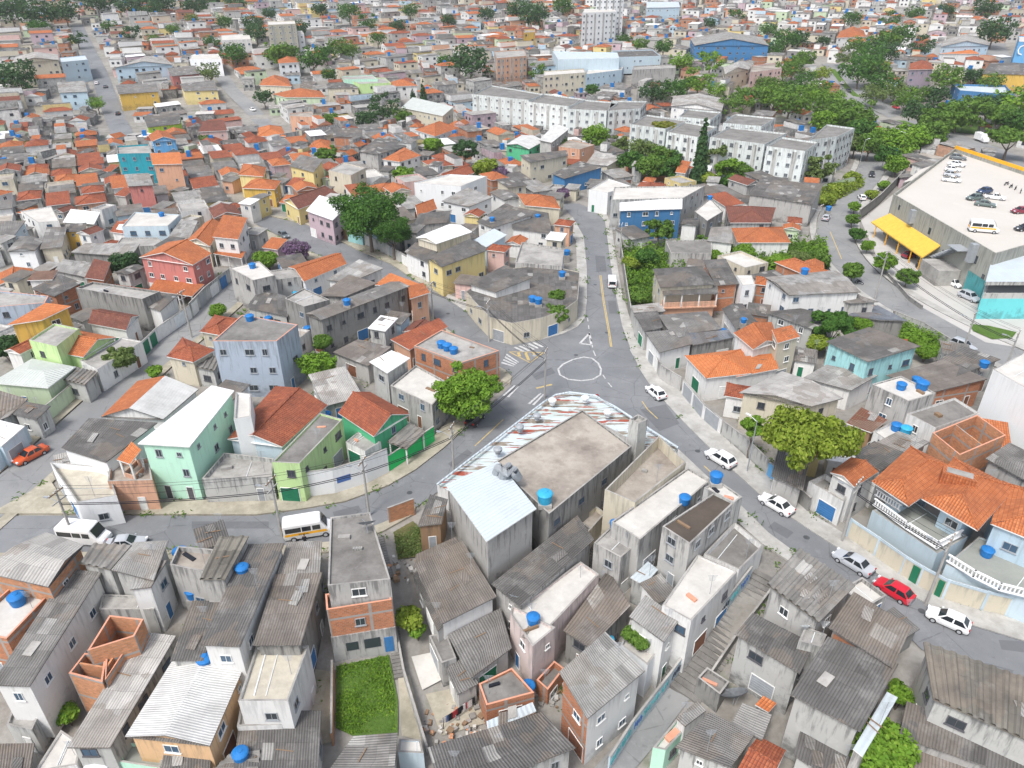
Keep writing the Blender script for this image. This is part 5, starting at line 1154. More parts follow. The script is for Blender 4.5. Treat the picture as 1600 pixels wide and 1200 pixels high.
FARH = '''
183,240 237,239 232,225 182,228|9|Fs2|T|teal-fronted house with grey terrace at the foot of the straight street|s=1.2
237,221 276,218 262,206 232,211|7.4|Gt1|U|sky blue house with orange gable roof right of the teal house
238,257 285,256 283,245 236,247|9|St0|s|narrow salmon house with stacked balconies right of the teal house
200,291 240,289 234,276 195,278|8|Sc1|R|narrow rose-red house below the teal house
185,147 248,143 246,135 182,138|6|Sc2|Y|golden yellow house with long grey roof beside the straight street
92,145 137,143 133,131 90,134|6.2|Sc1|l|pale blue two-storey house left of the straight street
95,97 137,93 133,86 92,90|9|Fm2|L|white building with royal blue top floor at the far end of the straight street|p=.3 k=commercial_building
18,98 92,94 90,85 25,88|10|Gc0|o|large cream hall with blank front near the left edge|k=hall
178,106 270,101 258,90 200,99|6|Gc0|l|broad grey-blue workshop with pale roof right of the straight street|k=warehouse
268,119 312,115 305,107 262,110|5|Sc2|R|low red-walled house beside the grey-blue workshop
287,142 341,141 335,130 282,136|5|Sc2|y|pale yellow house with white garage behind the golden yellow house
345,63 392,61 389,52 345,55|8|Fs1|w|white block with a row of dark windows left of the white apartment tower|k=school_building p=.3 n=2 s=.2
296,92 346,92 341,84 298,86|7|Fs1|W|white building with blue painted corners|p=.3
230,199 281,193 283,182 225,185|5|Sc3|z|grey-roofed house with acid green wall beside the straight street
418,39 462,37 460,32 417,33|17|Fs1|o|cream apartment tower with blank sides in the distance|k=apartment_building apt
+432,54 475,53 472,48 433,49|11|Fs1|W||apt
776,91 823,87 819,77 772,80|11|Fs2|s|orange four-storey block with grey window bands beside the big dark tree|k=apartment_building apt
627,168 692,181 709,172 645,157|6.4|Sm5|o|long cream school building with pale roof behind the dark garden trees|k=school_building
435,99 468,97 462,89 433,92|6.2|Ht1|W|white two-storey house with orange hip roof in front of the cream tower
405,133 456,135 450,122 410,124|4.4|Ht1|o|wide orange-roofed house left of the pale mint long house
445,152 509,152 501,142 425,147|6|Ht1|V|pale green house with long orange roof
512,138 561,137 546,128 510,132|5.4|Hc3|o|cream house with dark hip roof left of the green flat-roofed house
562,131 611,129 601,121 545,124|6.4|Fs2|v|bright green flat-roofed house|p=.4
537,124 590,123 582,117 535,119|6.6|Fs2|N|mint green long house behind the bright green house|p=.3
610,135 653,134 641,127 607,129|5.2|Ht1|w|white house with orange roof right of the bright green house
648,203 680,213 717,200 687,189|4.8|Ht1|w|large red-orange hip roof below the long cream school building
597,249 625,253 658,243 632,230|5|Ht1|w|white house with orange hip roof above the two dome-shaped trees
520,213 566,215 567,205 522,204|6|Sc3|b|raw brick box house on top of the grey roofs
453,181 491,183 488,174 452,177|6.4|Fs4|s|salmon brick cube house beside the dark garden trees|p=.2
402,213 447,213 440,198 403,200|4.4|Ht0|w|house with bright orange hip roof left of the grey wall
560,236 590,241 636,228 592,214|5|Hc3|g|broad dark hip roof below the dark garden trees
480,231 518,233 516,220 490,221|4.4|Ht1|w|faded red hip roof left of the raw brick box house
680,275 700,283 741,270 723,259|5|Gt2|o|red tile gable above the large whitewashed house
647,285 720,291 761,275 702,272|7|Fs1|W|large whitewashed house with flat roof below the red tile gable|p=.4
452,259 490,269 506,255 470,247|6.2|Sc2|y|pale yellow two-storey house with grey roof and blue tank
513,266 548,274 571,262 536,254|6.6|Fs2|o|beige two-storey house with flat grey roof and tall windows|p=.2
378,294 430,296 439,283 395,279|5|Ht1|Y|yellow house with stacked orange roofs and columns
372,273 412,276 416,262 380,256|6.4|Ht1|y|upper yellow house with orange hip roof
310,206 355,204 351,193 318,195|6|St3|p|pinkish house with brown tile roof right of the sky blue house
738,147 826,156 850,147 768,133|11.5|Fs3|j|white four-storey apartment block at the far left end of the housing complex|apt k=apartment_building p=.5
826,159 888,166 915,155 850,146|11.5|Fs3|j|second white apartment block from the left in the housing complex|apt k=apartment_building p=.5
888,170 948,173 966,160 905,155|11.5|Fs3|j|third white apartment block from the left in the housing complex|apt k=apartment_building p=.5
950,173 1001,169 1011,158 955,157|11.5|Fs3|j|white apartment block behind the round green tree of the complex|apt k=apartment_building p=.5
985,194 1040,201 1076,188 1010,179|11.5|Fs3|j|front apartment block behind the slender forked tree|apt k=apartment_building p=.5
1042,206 1090,214 1121,198 1070,190|11.5|Fs3|j|front apartment block left of the tall conifer|apt k=apartment_building p=.5
1110,214 1195,225 1229,208 1140,198|11.5|Fs3|j|long front apartment block right of the tall conifer|apt k=apartment_building p=.5
1198,228 1258,236 1278,222 1222,214|12|Fs3|j|nearest apartment block of the complex beside the upper road|apt k=apartment_building p=.5
1264,219 1308,213 1336,200 1292,194|12|Fs3|j|right-hand end apartment block with bare white gable walls|apt k=apartment_building p=.5
1130,192 1190,197 1212,184 1150,178|11.5|Fs3|j|rear apartment block behind the long front block|apt k=apartment_building p=.5
1048,166 1128,173 1133,155 1052,150|8|Gc0|w|wide white hall with low pale roof behind the apartment complex|k=hall
1060,182 1110,187 1127,175 1075,170|11.5|Fs3|j|rear apartment block right of the wide white hall|apt k=apartment_building p=.5
872,93 968,91 965,82 863,80|10|Fm2|L|huge white windowless box building beyond the complex|p=.5 w0 k=warehouse
849,118 915,113 912,107 850,111|9|Fs1|o|cream block with few windows behind the left apartment blocks|k=commercial_building
915,116 972,109 975,103 918,107|7|Fs1|l|grey-blue workshop right of the cream block|k=warehouse
968,89 1033,87 1020,77 955,79|7|Fc3|L|dark-roofed hall with blue and white fascia|k=hall p=.6
988,109 1056,106 1055,100 990,103|7.4|Fs2|g|stained dark concrete hall right of the grey-blue workshop|k=hall w0
910,20 963,18 960,13 912,14|19|Fs1|W|broad white apartment slab in the far distance|apt k=apartment_building
932,-2 975,-3 972,-7 934,-6|22|Fs1|W|tallest white apartment tower cut by the top edge|apt k=apartment_building
1085,71 1202,71 1190,58 1078,60|8|Gc1|u|large blue-walled hall with wide brownish roof|k=hall
1010,12 1063,11 1060,6 1010,6|7|Sm2|l|long pale blue shed near the top edge|k=warehouse
818,51 836,50 836,46 819,46|11|Fs4|Y|narrow yellow tower house beyond the orange block
862,271 882,279 942,268 905,259|4.4|Sc3|u|royal blue house with grey roof and two tanks
828,254 888,243 885,237 812,245|7|Sc3|o|tall beige house with blank front wall left of the royal blue house
873,229 906,233 929,226 890,218|6.4|Fs4|s|salmon cube house below the left apartment blocks|p=.2
790,226 827,233 851,220 815,211|6|Gc9|n|cream-roofed house with green wall below the left apartment blocks
842,219 862,223 889,208 868,199|8|Sc9|g|tall house with tilted cream roof touching the salmon cube house
915,256 950,259 973,250 930,241|4.4|Sc0|o|pale roofed cream house right of the royal blue house
1055,269 1071,271 1079,260 1062,257|5.4|St1|f|little red-roofed cabin at the foot of the tall conifer
990,299 1030,303 1040,288 1000,285|5|Ht2|o|house with weathered red roof right of the white flat-roofed house
920,296 950,301 986,290 950,279|6|Fs1|W|white flat-roofed house beside the curving street end|p=.3
1170,303 1270,319 1286,295 1186,288|6|Sc3|g|long dark concrete building at the foot of the nearest apartment block|w0
1535,115 1620,117 1612,101 1545,104|6.6|Sc3|Y|golden yellow shop building at the right edge|k=shop
1500,141 1586,148 1571,133 1488,131|6.4|Fm2|u|bright blue market hall with white roof near the avenue|k=shop p=.8
1420,109 1459,108 1455,98 1422,99|9|Ht2|m|mauve two-storey house with dark red roof left of the golden shop
1470,73 1546,71 1536,58 1475,63|7|Gc0|l|grey-blue gabled workshop in the far right distance|k=warehouse
1467,84 1531,84 1516,75 1475,76|4.4|Ht0|w|long bright orange hip roof in front of the grey-blue gabled workshop
1307,59 1353,57 1350,48 1312,49|5.4|Ht1|w|white house with broad red roof behind the avenue trees
1172,113 1222,107 1215,98 1175,102|9|Fs4|p|pink three-storey building left of the avenue|n=3
1133,116 1170,109 1178,98 1130,105|6.4|Gc0|o|beige workshop with pale roof left of the pink building|k=warehouse
1592,65 1625,66 1625,58 1592,56|14|Fs1|U|blue tower building with white letter at the right edge|k=commercial_building w0 n=4
'''
# ================================================================== BUILD
def zebra(p0, p1, q0, q1, n, mat, name='zebra_crossing'):
    """stripes between the lines p0-p1 and q0-q1 (pixels)"""
    mb = MB(); A, B, C, D = [atg(*p, 0) for p in (p0, p1, q0, q1)]
    for i in range(n):
        f0, f1 = (i + .05) / n, (i + .55) / n; q = [A.lerp(B, f0), A.lerp(B, f1), C.lerp(D, f1), C.lerp(D, f0)]
        if area(q) < 0: q = q[::-1]
        mb.face([(v.x, v.y, G(v.x, v.y) + .034) for v in q])
    o = mb.build(name, [mat]); tag(o, None, None, None, 'structure')
def line(name, px, w, mat, closed=False, z=.034, dash=0):
    C = [atg(x, y, 0) for x, y in px]
    if closed: C.append(C[0])
    mb = MB(); s = 0
    for i, (a, b) in enumerate(zip(C, C[1:])):
        d = Vector((b.x - a.x, b.y - a.y, 0)); L = d.length
        if L < .01: continue
        d /= L; n = Vector((-d.y, d.x, 0)) * w / 2; k = max(1, int(L / dash)) if dash else 1
        for j in range(k):
            p, q = a.lerp(b, j / k), a.lerp(b, (j + (.5 if dash else 1)) / k) + d * (0 if dash else .05)
            mb.face([(v.x, v.y, G(v.x, v.y) + z) for v in (p - n, q - n, q + n, p + n)])
    o = mb.build(name, [mat]); tag(o, None, None, None, 'structure')
houses(NEAR)
houses(FARH)
for i, v in enumerate(VOLS):
    if len(v) < 7: VOLS[i] = v + ({},)
# ---- ground sheet
def ground():
    xs = sorted(set([x for x in np.arange(-160, 161, 4)] + [x for x in np.arange(-900, 901, 25)] + [-1300, 1300])); ys = sorted(set([y for y in np.arange(-60, 260, 4)] + [y for y in np.arange(260, 1100, 20)] + [1300]))
    V = [(x, y, G(x, y) - .12) for y in ys for x in xs]; n = len(xs); F = [(j * n + i, j * n + i + 1, (j + 1) * n + i + 1, (j + 1) * n + i) for j in range(len(ys) - 1) for i in range(n - 1)]
    me = bpy.data.meshes.new('ground'); me.from_pydata([tuple(float(c) for c in v) for v in V], [], F); me.materials.append(MATS['ground']); me.polygons.foreach_set('use_smooth', [True] * len(F)); tag(put('ground', me), None, None, None, 'structure')
ground()
# ---- roads
MAINROAD = [(-300, 812), (0, 806), (200, 806), (400, 806), (470, 797), (540, 785), (607, 760), (650, 735), (695, 700), (722, 675), (750, 647), (775, 625), (798, 603), (801, 588), (790, 578), (770, 568), (740, 545), (690, 505), (672, 488), (640, 466), (560, 425), (520, 410), (470, 385), (400, 350), (420, 338), (480, 352), (560, 392), (610, 413), (650, 440), (690, 462), (715, 478), (740, 493), (765, 510), (800, 527), (830, 531), (850, 530), (880, 522), (903, 511), (914, 497), (917, 470), (917, 420), (912, 370), (895, 340), (875, 318), (905, 318), (930, 330), (945, 345), (950, 380), (955, 420), (962, 460), (972, 510), (985, 545), (998, 575), (1012, 597), (1042, 632), (1070, 662), (1100, 692), (1150, 740), (1200, 785), (1290, 845), (1350, 882), (1400, 918), (1450, 945), (1500, 972), (1560, 990), (1600, 1002), (1900, 1080),
    (1900, 1170), (1600, 1085), (1500, 1045), (1440, 1015), (1410, 985), (1330, 925), (1250, 872), (1200, 835), (1160, 795), (1110, 752), (1060, 705), (985, 660), (955, 636), (925, 620), (885, 618), (850, 632), (760, 705), (700, 757), (650, 793), (600, 818), (520, 848), (400, 858), (200, 864), (0, 866), (-300, 870)]
sheet('road', MAINROAD, .02, 'asphalt')
LROAD = [(-60, 825), (0, 775), (50, 740), (87, 700), (130, 655), (187, 605), (225, 570), (250, 545), (300, 515), (325, 490), (360, 460), (392, 430)]
ribbon('side_street', LROAD, 6.4, .012, 'asphalt_old'); ribbon('straight_street', [(120, 40), (138, 80), (155, 115), (172, 165), (185, 195), (198, 224)], 8, .10, 'asphalt'); ribbon('far_street', [(330, 95), (362, 142), (400, 178), (440, 225)], 7, .06, 'asphalt_old')
UROAD = [(1366, 240), (1362, 268), (1330, 304), (1306, 328), (1300, 360), (1318, 403), (1355, 442), (1425, 487), (1500, 525), (1575, 556), (1680, 600)]
ribbon('upper_road', UROAD, 8.2, .02, 'asphalt_old'); AVE = [(1300, 100), (1318, 125), (1350, 155), (1400, 180), (1460, 204), (1520, 224), (1600, 258), (1700, 305)]
ribbon('avenue', AVE, 11, .05, 'asphalt_old'); ribbon('avenue', [(1295, 122), (1330, 160), (1372, 186), (1425, 206), (1470, 226)], 8, .04, 'asphalt_old'); ribbon('avenue_verge', [(1300, 108), (1325, 140), (1365, 172), (1420, 192), (1470, 214)], 3, .09, 'grass')
ribbon('far_street', [(1553, 68), (1557, 82), (1566, 102)], 12, .15, 'asphalt_old')
for P, w in ((LROAD, 5), (UROAD, 7), (AVE, 12), ([(120, 40), (155, 115), (172, 165), (198, 224)], 5), ([(330, 95), (362, 142), (400, 178), (440, 225)], 5), ([(1553, 68), (1566, 102)], 8), ([(1295, 122), (1372, 186), (1470, 226)], 7)): mark_line([atg(x, y, 0) for x, y in P], w)
mark([atg(x, y, 0) for x, y in MAINROAD], .5)
# pavements with kerbs
PAV = [
    ('pavement', [(-300, 806), (0, 803), (400, 805), (470, 796), (540, 784), (607, 759), (650, 734), (695, 699), (722, 674), (750, 646), (775, 624), (760, 618), (735, 645), (690, 668), (672, 690), (607, 735), (540, 760), (470, 776), (400, 778), (200, 782), (125, 783), (90, 768), (75, 745), (60, 762), (0, 795), (-300, 798)], 'pavement_dirty'),
    ('pavement', [(800, 527), (830, 531), (850, 530), (880, 522), (903, 511), (914, 497), (917, 470), (917, 420), (912, 370), (895, 340), (884, 345), (900, 378), (903, 470), (880, 492), (845, 504), (800, 512), (755, 492), (735, 475), (700, 460), (696, 466), (740, 495), (765, 511)], 'pavement'),
    ('pavement', [(930, 330), (945, 345), (950, 380), (955, 420), (962, 460), (972, 510), (985, 545), (998, 575), (1012, 597), (1042, 632), (1070, 662), (1100, 692), (1150, 740), (1200, 785), (1290, 845), (1350, 882), (1400, 918), (1450, 945), (1500, 972), (1600, 1002), (1900, 1080), (1900, 1050), (1600, 974), (1500, 940), (1440, 912), (1330, 842), (1262, 800), (1200, 745), (1127, 680), (1065, 612), (1030, 590), (1000, 530), (985, 500), (972, 460), (962, 400), (955, 350), (945, 330)], 'pavement'),
    ('pavement', [(985, 659), (1060, 703), (1110, 750), (1160, 793), (1200, 833), (1250, 870), (1330, 923), (1322, 935), (1190, 850), (1100, 770), (1040, 712), (960, 650)], 'pavement'),
    ('pavement', [(400, 352), (470, 387), (560, 427), (640, 468), (690, 508), (770, 569), (790, 579), (800, 590), (797, 600), (772, 592), (765, 578), (690, 520), (630, 478), (550, 438), (460, 396), (390, 358)], 'pavement_dirty'),
    ('pavement', [(420, 337), (480, 351), (560, 391), (610, 412), (650, 439), (690, 461), (696, 455), (655, 430), (612, 402), (560, 378), (485, 343)], 'pavement_dirty'),
    ('pavement', [(-300, 868), (0, 865), (200, 863), (400, 857), (520, 847), (600, 817), (650, 792), (645, 805), (600, 830), (520, 862), (400, 872), (0, 880), (-300, 885)], 'pavement_dirty')]
for n, P, m in PAV: sheet(n, P, .14, m, kerb=.14); mark([atg(x, y, 0) for x, y in P], 0)
ribbon('pavement', LROAD, 1.6, .13, 'pavement_dirty', side=4.2, kerb=True); ribbon('pavement', LROAD, 1.5, .13, 'pavement_dirty', side=-4.1, kerb=True)
ribbon('pavement', UROAD, 1.8, .15, 'pavement', side=5.2, kerb=True); ribbon('pavement', UROAD, 1.6, .15, 'pavement', side=-5.1, kerb=True)
sheet('asphalt_patch', [(1000, 640), (1040, 632), (1062, 662), (1030, 674)], .026, 'asphalt_new'); sheet('asphalt_patch', [(1560, 1000), (1640, 1005), (1640, 1025), (1565, 1015)], .026, 'asphalt_new')
for P in ([(830, 585), (862, 575), (868, 583), (838, 594)], [(950, 470), (962, 470), (965, 490), (952, 490)], [(300, 815), (420, 815), (420, 826), (300, 826)], [(1210, 815), (1240, 832), (1230, 842), (1200, 824)], [(700, 725), (730, 702), (738, 708), (708, 732)], [(930, 400), (945, 400), (948, 425), (932, 425)], [(520, 800), (560, 790), (566, 800), (524, 812)]): sheet('asphalt_patch', P, .026, 'asphalt_new')
for x, y in ((900, 555), (948, 520), (1090, 705), (1260, 840), (1440, 955), (640, 770), (350, 832), (120, 820), (780, 600), (930, 445), (700, 490)):
    c = atg(x, y, 0); mb = MB(); mb.cap([(c.x + .38 * math.cos(k * .6283), c.y + .38 * math.sin(k * .6283)) for k in range(10)], c.z + .03); tag(mb.build('manhole_cover', ['dark_metal']), None, None, None, 'structure')
# markings
line('road_marking', [(912, 558), (895, 562), (880, 569), (872, 577), (875, 586), (888, 593), (908, 595), (926, 593), (938, 586), (939, 577), (935, 568), (925, 560)], .30, 'road_white', True)
line('road_marking', [(921, 521), (906, 537), (924, 539)], .40, 'road_white', True)
for P in ([(937, 430), (942, 470), (950, 515), (954, 542)], [(939, 430), (944, 470), (952, 515), (956, 542)], [(1003, 627), (1012, 640), (1027, 654)], [(1100, 728), (1115, 742), (1122, 750)], [(742, 697), (786, 656)]): line('road_marking', P, .16, 'road_yellow')
line('road_marking', [(918, 497), (921, 520), (927, 548), (934, 565)], .18, 'road_white', False, .034, 2.2); line('road_marking', [(942, 586), (950, 598), (962, 612)], .18, 'road_white', False, .034, 3)
zebra((802, 543), (838, 534), (818, 551), (853, 541), 5, 'road_white'); zebra((783, 568), (793, 551), (802, 573), (812, 565), 4, 'road_white'); zebra((785, 618), (798, 622), (803, 602), (814, 604), 2, 'road_white'); zebra((824, 631), (838, 634), (844, 614), (852, 618), 2, 'road_white')
line('road_marking', [(796, 550), (828, 567), (849, 551), (812, 550)], .22, 'road_yellow', True); line('road_marking', [(810, 551), (812, 557)], .5, 'road_yellow'); line('road_marking', [(821, 551), (826, 563)], .5, 'road_yellow'); line('road_marking', [(833, 551), (837, 558)], .4, 'road_yellow')
line('road_marking', [(838, 607), (862, 601)], .4, 'road_yellow'); line('road_marking', [(985, 546), (999, 570)], .3, 'road_white'); line('road_marking', [(968, 482), (974, 508)], .3, 'road_white'); line('road_marking', [(1297, 362), (1315, 405)], .2, 'road_yellow')
# lots
sheet('parking_lot', [(1345, 345), (1400, 300), (1470, 330), (1560, 400), (1700, 470), (1700, 560), (1540, 535), (1440, 480), (1380, 425)], .03, 'concrete_lot'); mark([atg(*p) for p in ((1345, 345), (1400, 300), (1700, 400), (1700, 560), (1440, 480), (1380, 425))], 0)
tag(sheet('grass_patch', [(1515, 507), (1545, 510), (1588, 520), (1580, 530), (1550, 531), (1520, 518)], .16, 'grass'), 'oval of mown lawn in the forecourt near the upper road', 'grass', None, 'stuff'); tag(sheet('grass_patch', [(1545, 484), (1640, 480), (1640, 491), (1548, 493)], .16, 'grass'), 'strip of mown lawn below the aqua wall', 'grass', None, 'stuff')
tag(sheet('grass', [(526, 1042), (570, 1032), (608, 1025), (622, 1095), (622, 1150), (550, 1150), (525, 1138)], .06, 'grass'), 'bright green grass filling the lot below the orange three-storey front', 'grass', None, 'stuff')
tag(sheet('grass', [(615, 832), (645, 815), (668, 835), (668, 868), (622, 875)], .10, 'grass_dry'), 'mossy grass on the empty plot by the weathered shack', 'grass', None, 'stuff'); mark([atg(*p) for p in ((520, 1000), (620, 1000), (660, 1150), (520, 1150))], 0); mark([atg(*p) for p in ((610, 820), (680, 820), (690, 880), (600, 960))], 0)
sheet('concrete_yard', [(470, 1170), (518, 1160), (518, 1050), (487, 1045)], .05, 'pavement_dirty'); sheet('concrete_path', [(622, 1060), (640, 1055), (668, 1160), (628, 1150)], .05, 'pavement_dirty'); sheet('concrete_yard', [(643, 1028), (680, 1020), (698, 1060), (660, 1080)], .2, 's1')
sheet('dirt_yard', [(665, 1085), (745, 1068), (760, 1130), (690, 1150)], .05, 'pavement_dirty'); mark([atg(*p) for p in ((640, 1020), (745, 1068), (760, 1130), (670, 1160))], 0)
sheet('lane', [(1038, 1072), (1078, 1092), (985, 1210), (920, 1210)], .06, 'asphalt_old'); mark([atg(*p) for p in ((1170, 900), (1215, 905), (1080, 1095), (985, 1210), (920, 1210), (1038, 1072))], 0)
# overgrown lot
mark([atg(*p) for p in ((975, 395), (1290, 385), (1290, 425), (1190, 430), (1100, 410), (1030, 440), (980, 480))], 0)
tag(sheet('undergrowth', [(972, 392), (1120, 392), (1290, 385), (1295, 420), (1190, 440), (1140, 420), (1020, 430), (1015, 470), (982, 470)], .15, 'grass'), 'weedy undergrowth covering the vacant lot behind the salmon balcony house', 'undergrowth', None, 'stuff')
tag(sheet('grass', [(1440, 178), (1560, 195), (1550, 212), (1470, 205)], .12, 'grass'), 'mown verge beside the avenue under the trees', 'grass', None, 'stuff')
# ---- stairs
def stairs(a, b, w, n, name, label, drop=None):
    A, B = atg(*a), atg(*b); d = Vector((B.x - A.x, B.y - A.y, 0)); L = d.length; ang = math.atan2(d.y, d.x); t = thing(name, A, label, 'stairs'); mb = MB()
    for i in range(n): c = A.lerp(B, (i + .5) / n); mb.obox((c.x, c.y), ang, L / n / 2, w / 2, min(A.z, B.z) - 1, A.z + (B.z - A.z) * i / n + .12)
    mb.build('step', ['s3'], t, A); return t
stairs((1190, 895), (1060, 1082), 4.6, 24, 'public_stairs', 'long wide concrete public stairs running down between the graffiti houses')
stairs((590, 838), (608, 905), 1.2, 18, 'narrow_stairs', 'narrow concrete stairs beside the orange three-storey house'); stairs((612, 960), (625, 1060), 1.2, 18, 'narrow_stairs', 'narrow worn steps along the grass lot wall'); stairs((935, 850), (912, 885), 1.5, 10, 'narrow_stairs', 'short concrete steps beside the two-tank slab')
# ---- street walls
t, W = yard_wall([(472, 778), (525, 771), (575, 755), (608, 738)], 3.9, 'W', 'curved dirty white street wall with a blue painted patch'); panel_on(t, W, 1, .08, .5, 1.5, 2.4, 'cloth_blue', 'painted_patch', .045)
yard_wall([(609, 737), (645, 713), (679, 690)], 2.6, 'G', 'bright green street wall beside the curved white wall')
yard_wall([(1322, 838), (1365, 868), (1405, 897), (1432, 914), (1470, 935), (1530, 953), (1600, 968), (1680, 985)], 2.7, 'o', 'tan panelled front wall of the pale blue house'); WT = bpy.context.scene.objects
def posts(pxs, h, mat, parent_label, name):
    pass
yard_wall([(1127, 680), (1160, 705), (1198, 743)], 2.4, 'f', 'stained white wall with faded graffiti beside the light pole'); yard_wall([(1198, 743), (1222, 763)], 2.2, 'U', 'short blue painted wall under the umbrella-shaped tree'); yard_wall([(1222, 763), (1262, 800)], 2.2, 'k', 'dark stained wall behind the umbrella-shaped tree trunk')
t, W = yard_wall([(1065, 615), (1098, 655), (1125, 678)], 2.5, 'w', 'white wall with three grey garage gates opposite the wedge-shaped block')
for s, a, b in ((0, .08, .45), (0, .55, .95), (1, .1, .85)): panel_on(t, W, s, a, b, .1, 2.3, 'grey_metal', 'gate')
yard_wall([(1030, 592), (1062, 612)], 2.6, 'g', 'grey gate wall near the junction beside the orange lean-to'); yard_wall([(1170, 908), (1105, 990), (1045, 1072), (985, 1150), (950, 1205)], 2.2, 'L', 'pale whitish wall scrawled with teal graffiti along the long stairs')
yard_wall([(1215, 915), (1150, 1000), (1090, 1090)], 1.2, 'k', 'dark low wall on the far side of the long stairs'); yard_wall([(522, 1050), (521, 1165)], 1.8, 'x', 'thin raw orange brick wall along the left side of the grass lot'); yard_wall([(612, 950), (632, 1060), (668, 1180)], 1.4, 'f', 'pale wall between the worn steps and the grass lot')
yard_wall([(608, 818), (648, 803)], 2.4, 'x', 'ruined orange and white wall facing the main street'); yard_wall([(0, 738), (50, 690)], 2.8, 'L', 'pale blue and yellow street wall beside the orange car'); yard_wall([(60, 668), (82, 655), (133, 610)], 2.6, 'V', 'pale green fence wall along the side street')
t, W = yard_wall([(300, 497), (325, 470), (362, 440)], 3, 'f', 'grey wall with white gates along the side street'); panel_on(t, W, 0, 0.1, 0.4, .05, 2.5, 'white_frame', 'gate', .1); panel_on(t, W, 0, 0.55, 0.9, .05, 2.4, 'grey_metal', 'gate', .1); panel_on(t, W, 1, 0.15, 0.45, .05, 2.4, 'white_frame', 'gate', .1); panel_on(t, W, 1, 0.55, 0.8, .05, 2.4, 'door_blue', 'gate', .1); t, W = yard_wall([(222, 560), (250, 532), (300, 497)], 2.6, 'w', 'white garage wall along the side street'); panel_on(t, W, 0, 0.15, 0.45, .05, 2.3, 'door_green', 'gate', .1); panel_on(t, W, 0, 0.55, 0.85, .05, 2.3, 'door_green', 'gate', .1); panel_on(t, W, 1, 0.1, 0.3, .05, 2.3, 'white_frame', 'gate', .1); panel_on(t, W, 1, 0.5, 0.8, .05, 2.3, 'tank_white', 'gate', .1); t, W = yard_wall([(568, 382), (600, 395), (650, 425), (690, 455)], 2.6, 'f', 'long grey wall behind the street trees'); panel_on(t, W, 1, 0.2, 0.35, .05, 2.3, 'grey_metal', 'gate', .1); panel_on(t, W, 1, 0.6, 0.8, .05, 2.3, 'white_frame', 'gate', .1); panel_on(t, W, 2, 0.3, 0.55, .05, 2.3, 'door_blue', 'gate', .1); yard_wall([(545, 378), (568, 384)], 2.8, 'a', 'teal gate wall beside the dome-shaped trees'); yard_wall([(520, 365), (544, 376)], 2.8, 'd', 'brown gate wall between the garage and the teal gate')
yard_wall([(400, 250), (440, 232), (530, 215)], 5, 'f', 'high pale grey retaining wall left of the raw brick box house'); yard_wall([(966, 330), (970, 400), (980, 470), (985, 500)], 2.2, 'k', 'dark street wall in front of the overgrown lot'); t, W = yard_wall([(985, 500), (1008, 545), (1030, 590)], 2.6, 'g', 'grey house wall along the street opposite the rounded corner'); panel_on(t, W, 0, 0.3, 0.55, .05, 2.2, 'grey_metal', 'gate', .1); panel_on(t, W, 1, 0.2, 0.4, .05, 2.2, 'door_brown', 'gate', .1); panel_on(t, W, 1, 0.6, 0.85, .05, 2.3, 'white_frame', 'gate', .1)
yard_wall([(1340, 345), (1372, 320), (1412, 278)], 3, 'k', 'stained retaining wall with pickets beside the tree row'); yard_wall([(1380, 425), (1420, 470), (1440, 484)], .9, 'k', 'low wall below the forecourt trees'); yard_wall([(1413, 250), (1440, 246), (1478, 238)], 3, 'e', 'grey block wall behind the parking ramp')
yard_wall([(1392, 500), (1440, 520), (1480, 545)], 2, 'f', 'pale fence wall along the upper road'); yard_wall([(1225, 300), (1275, 300), (1340, 285)], 2, 'V', 'hedge-topped wall beside the upper road')
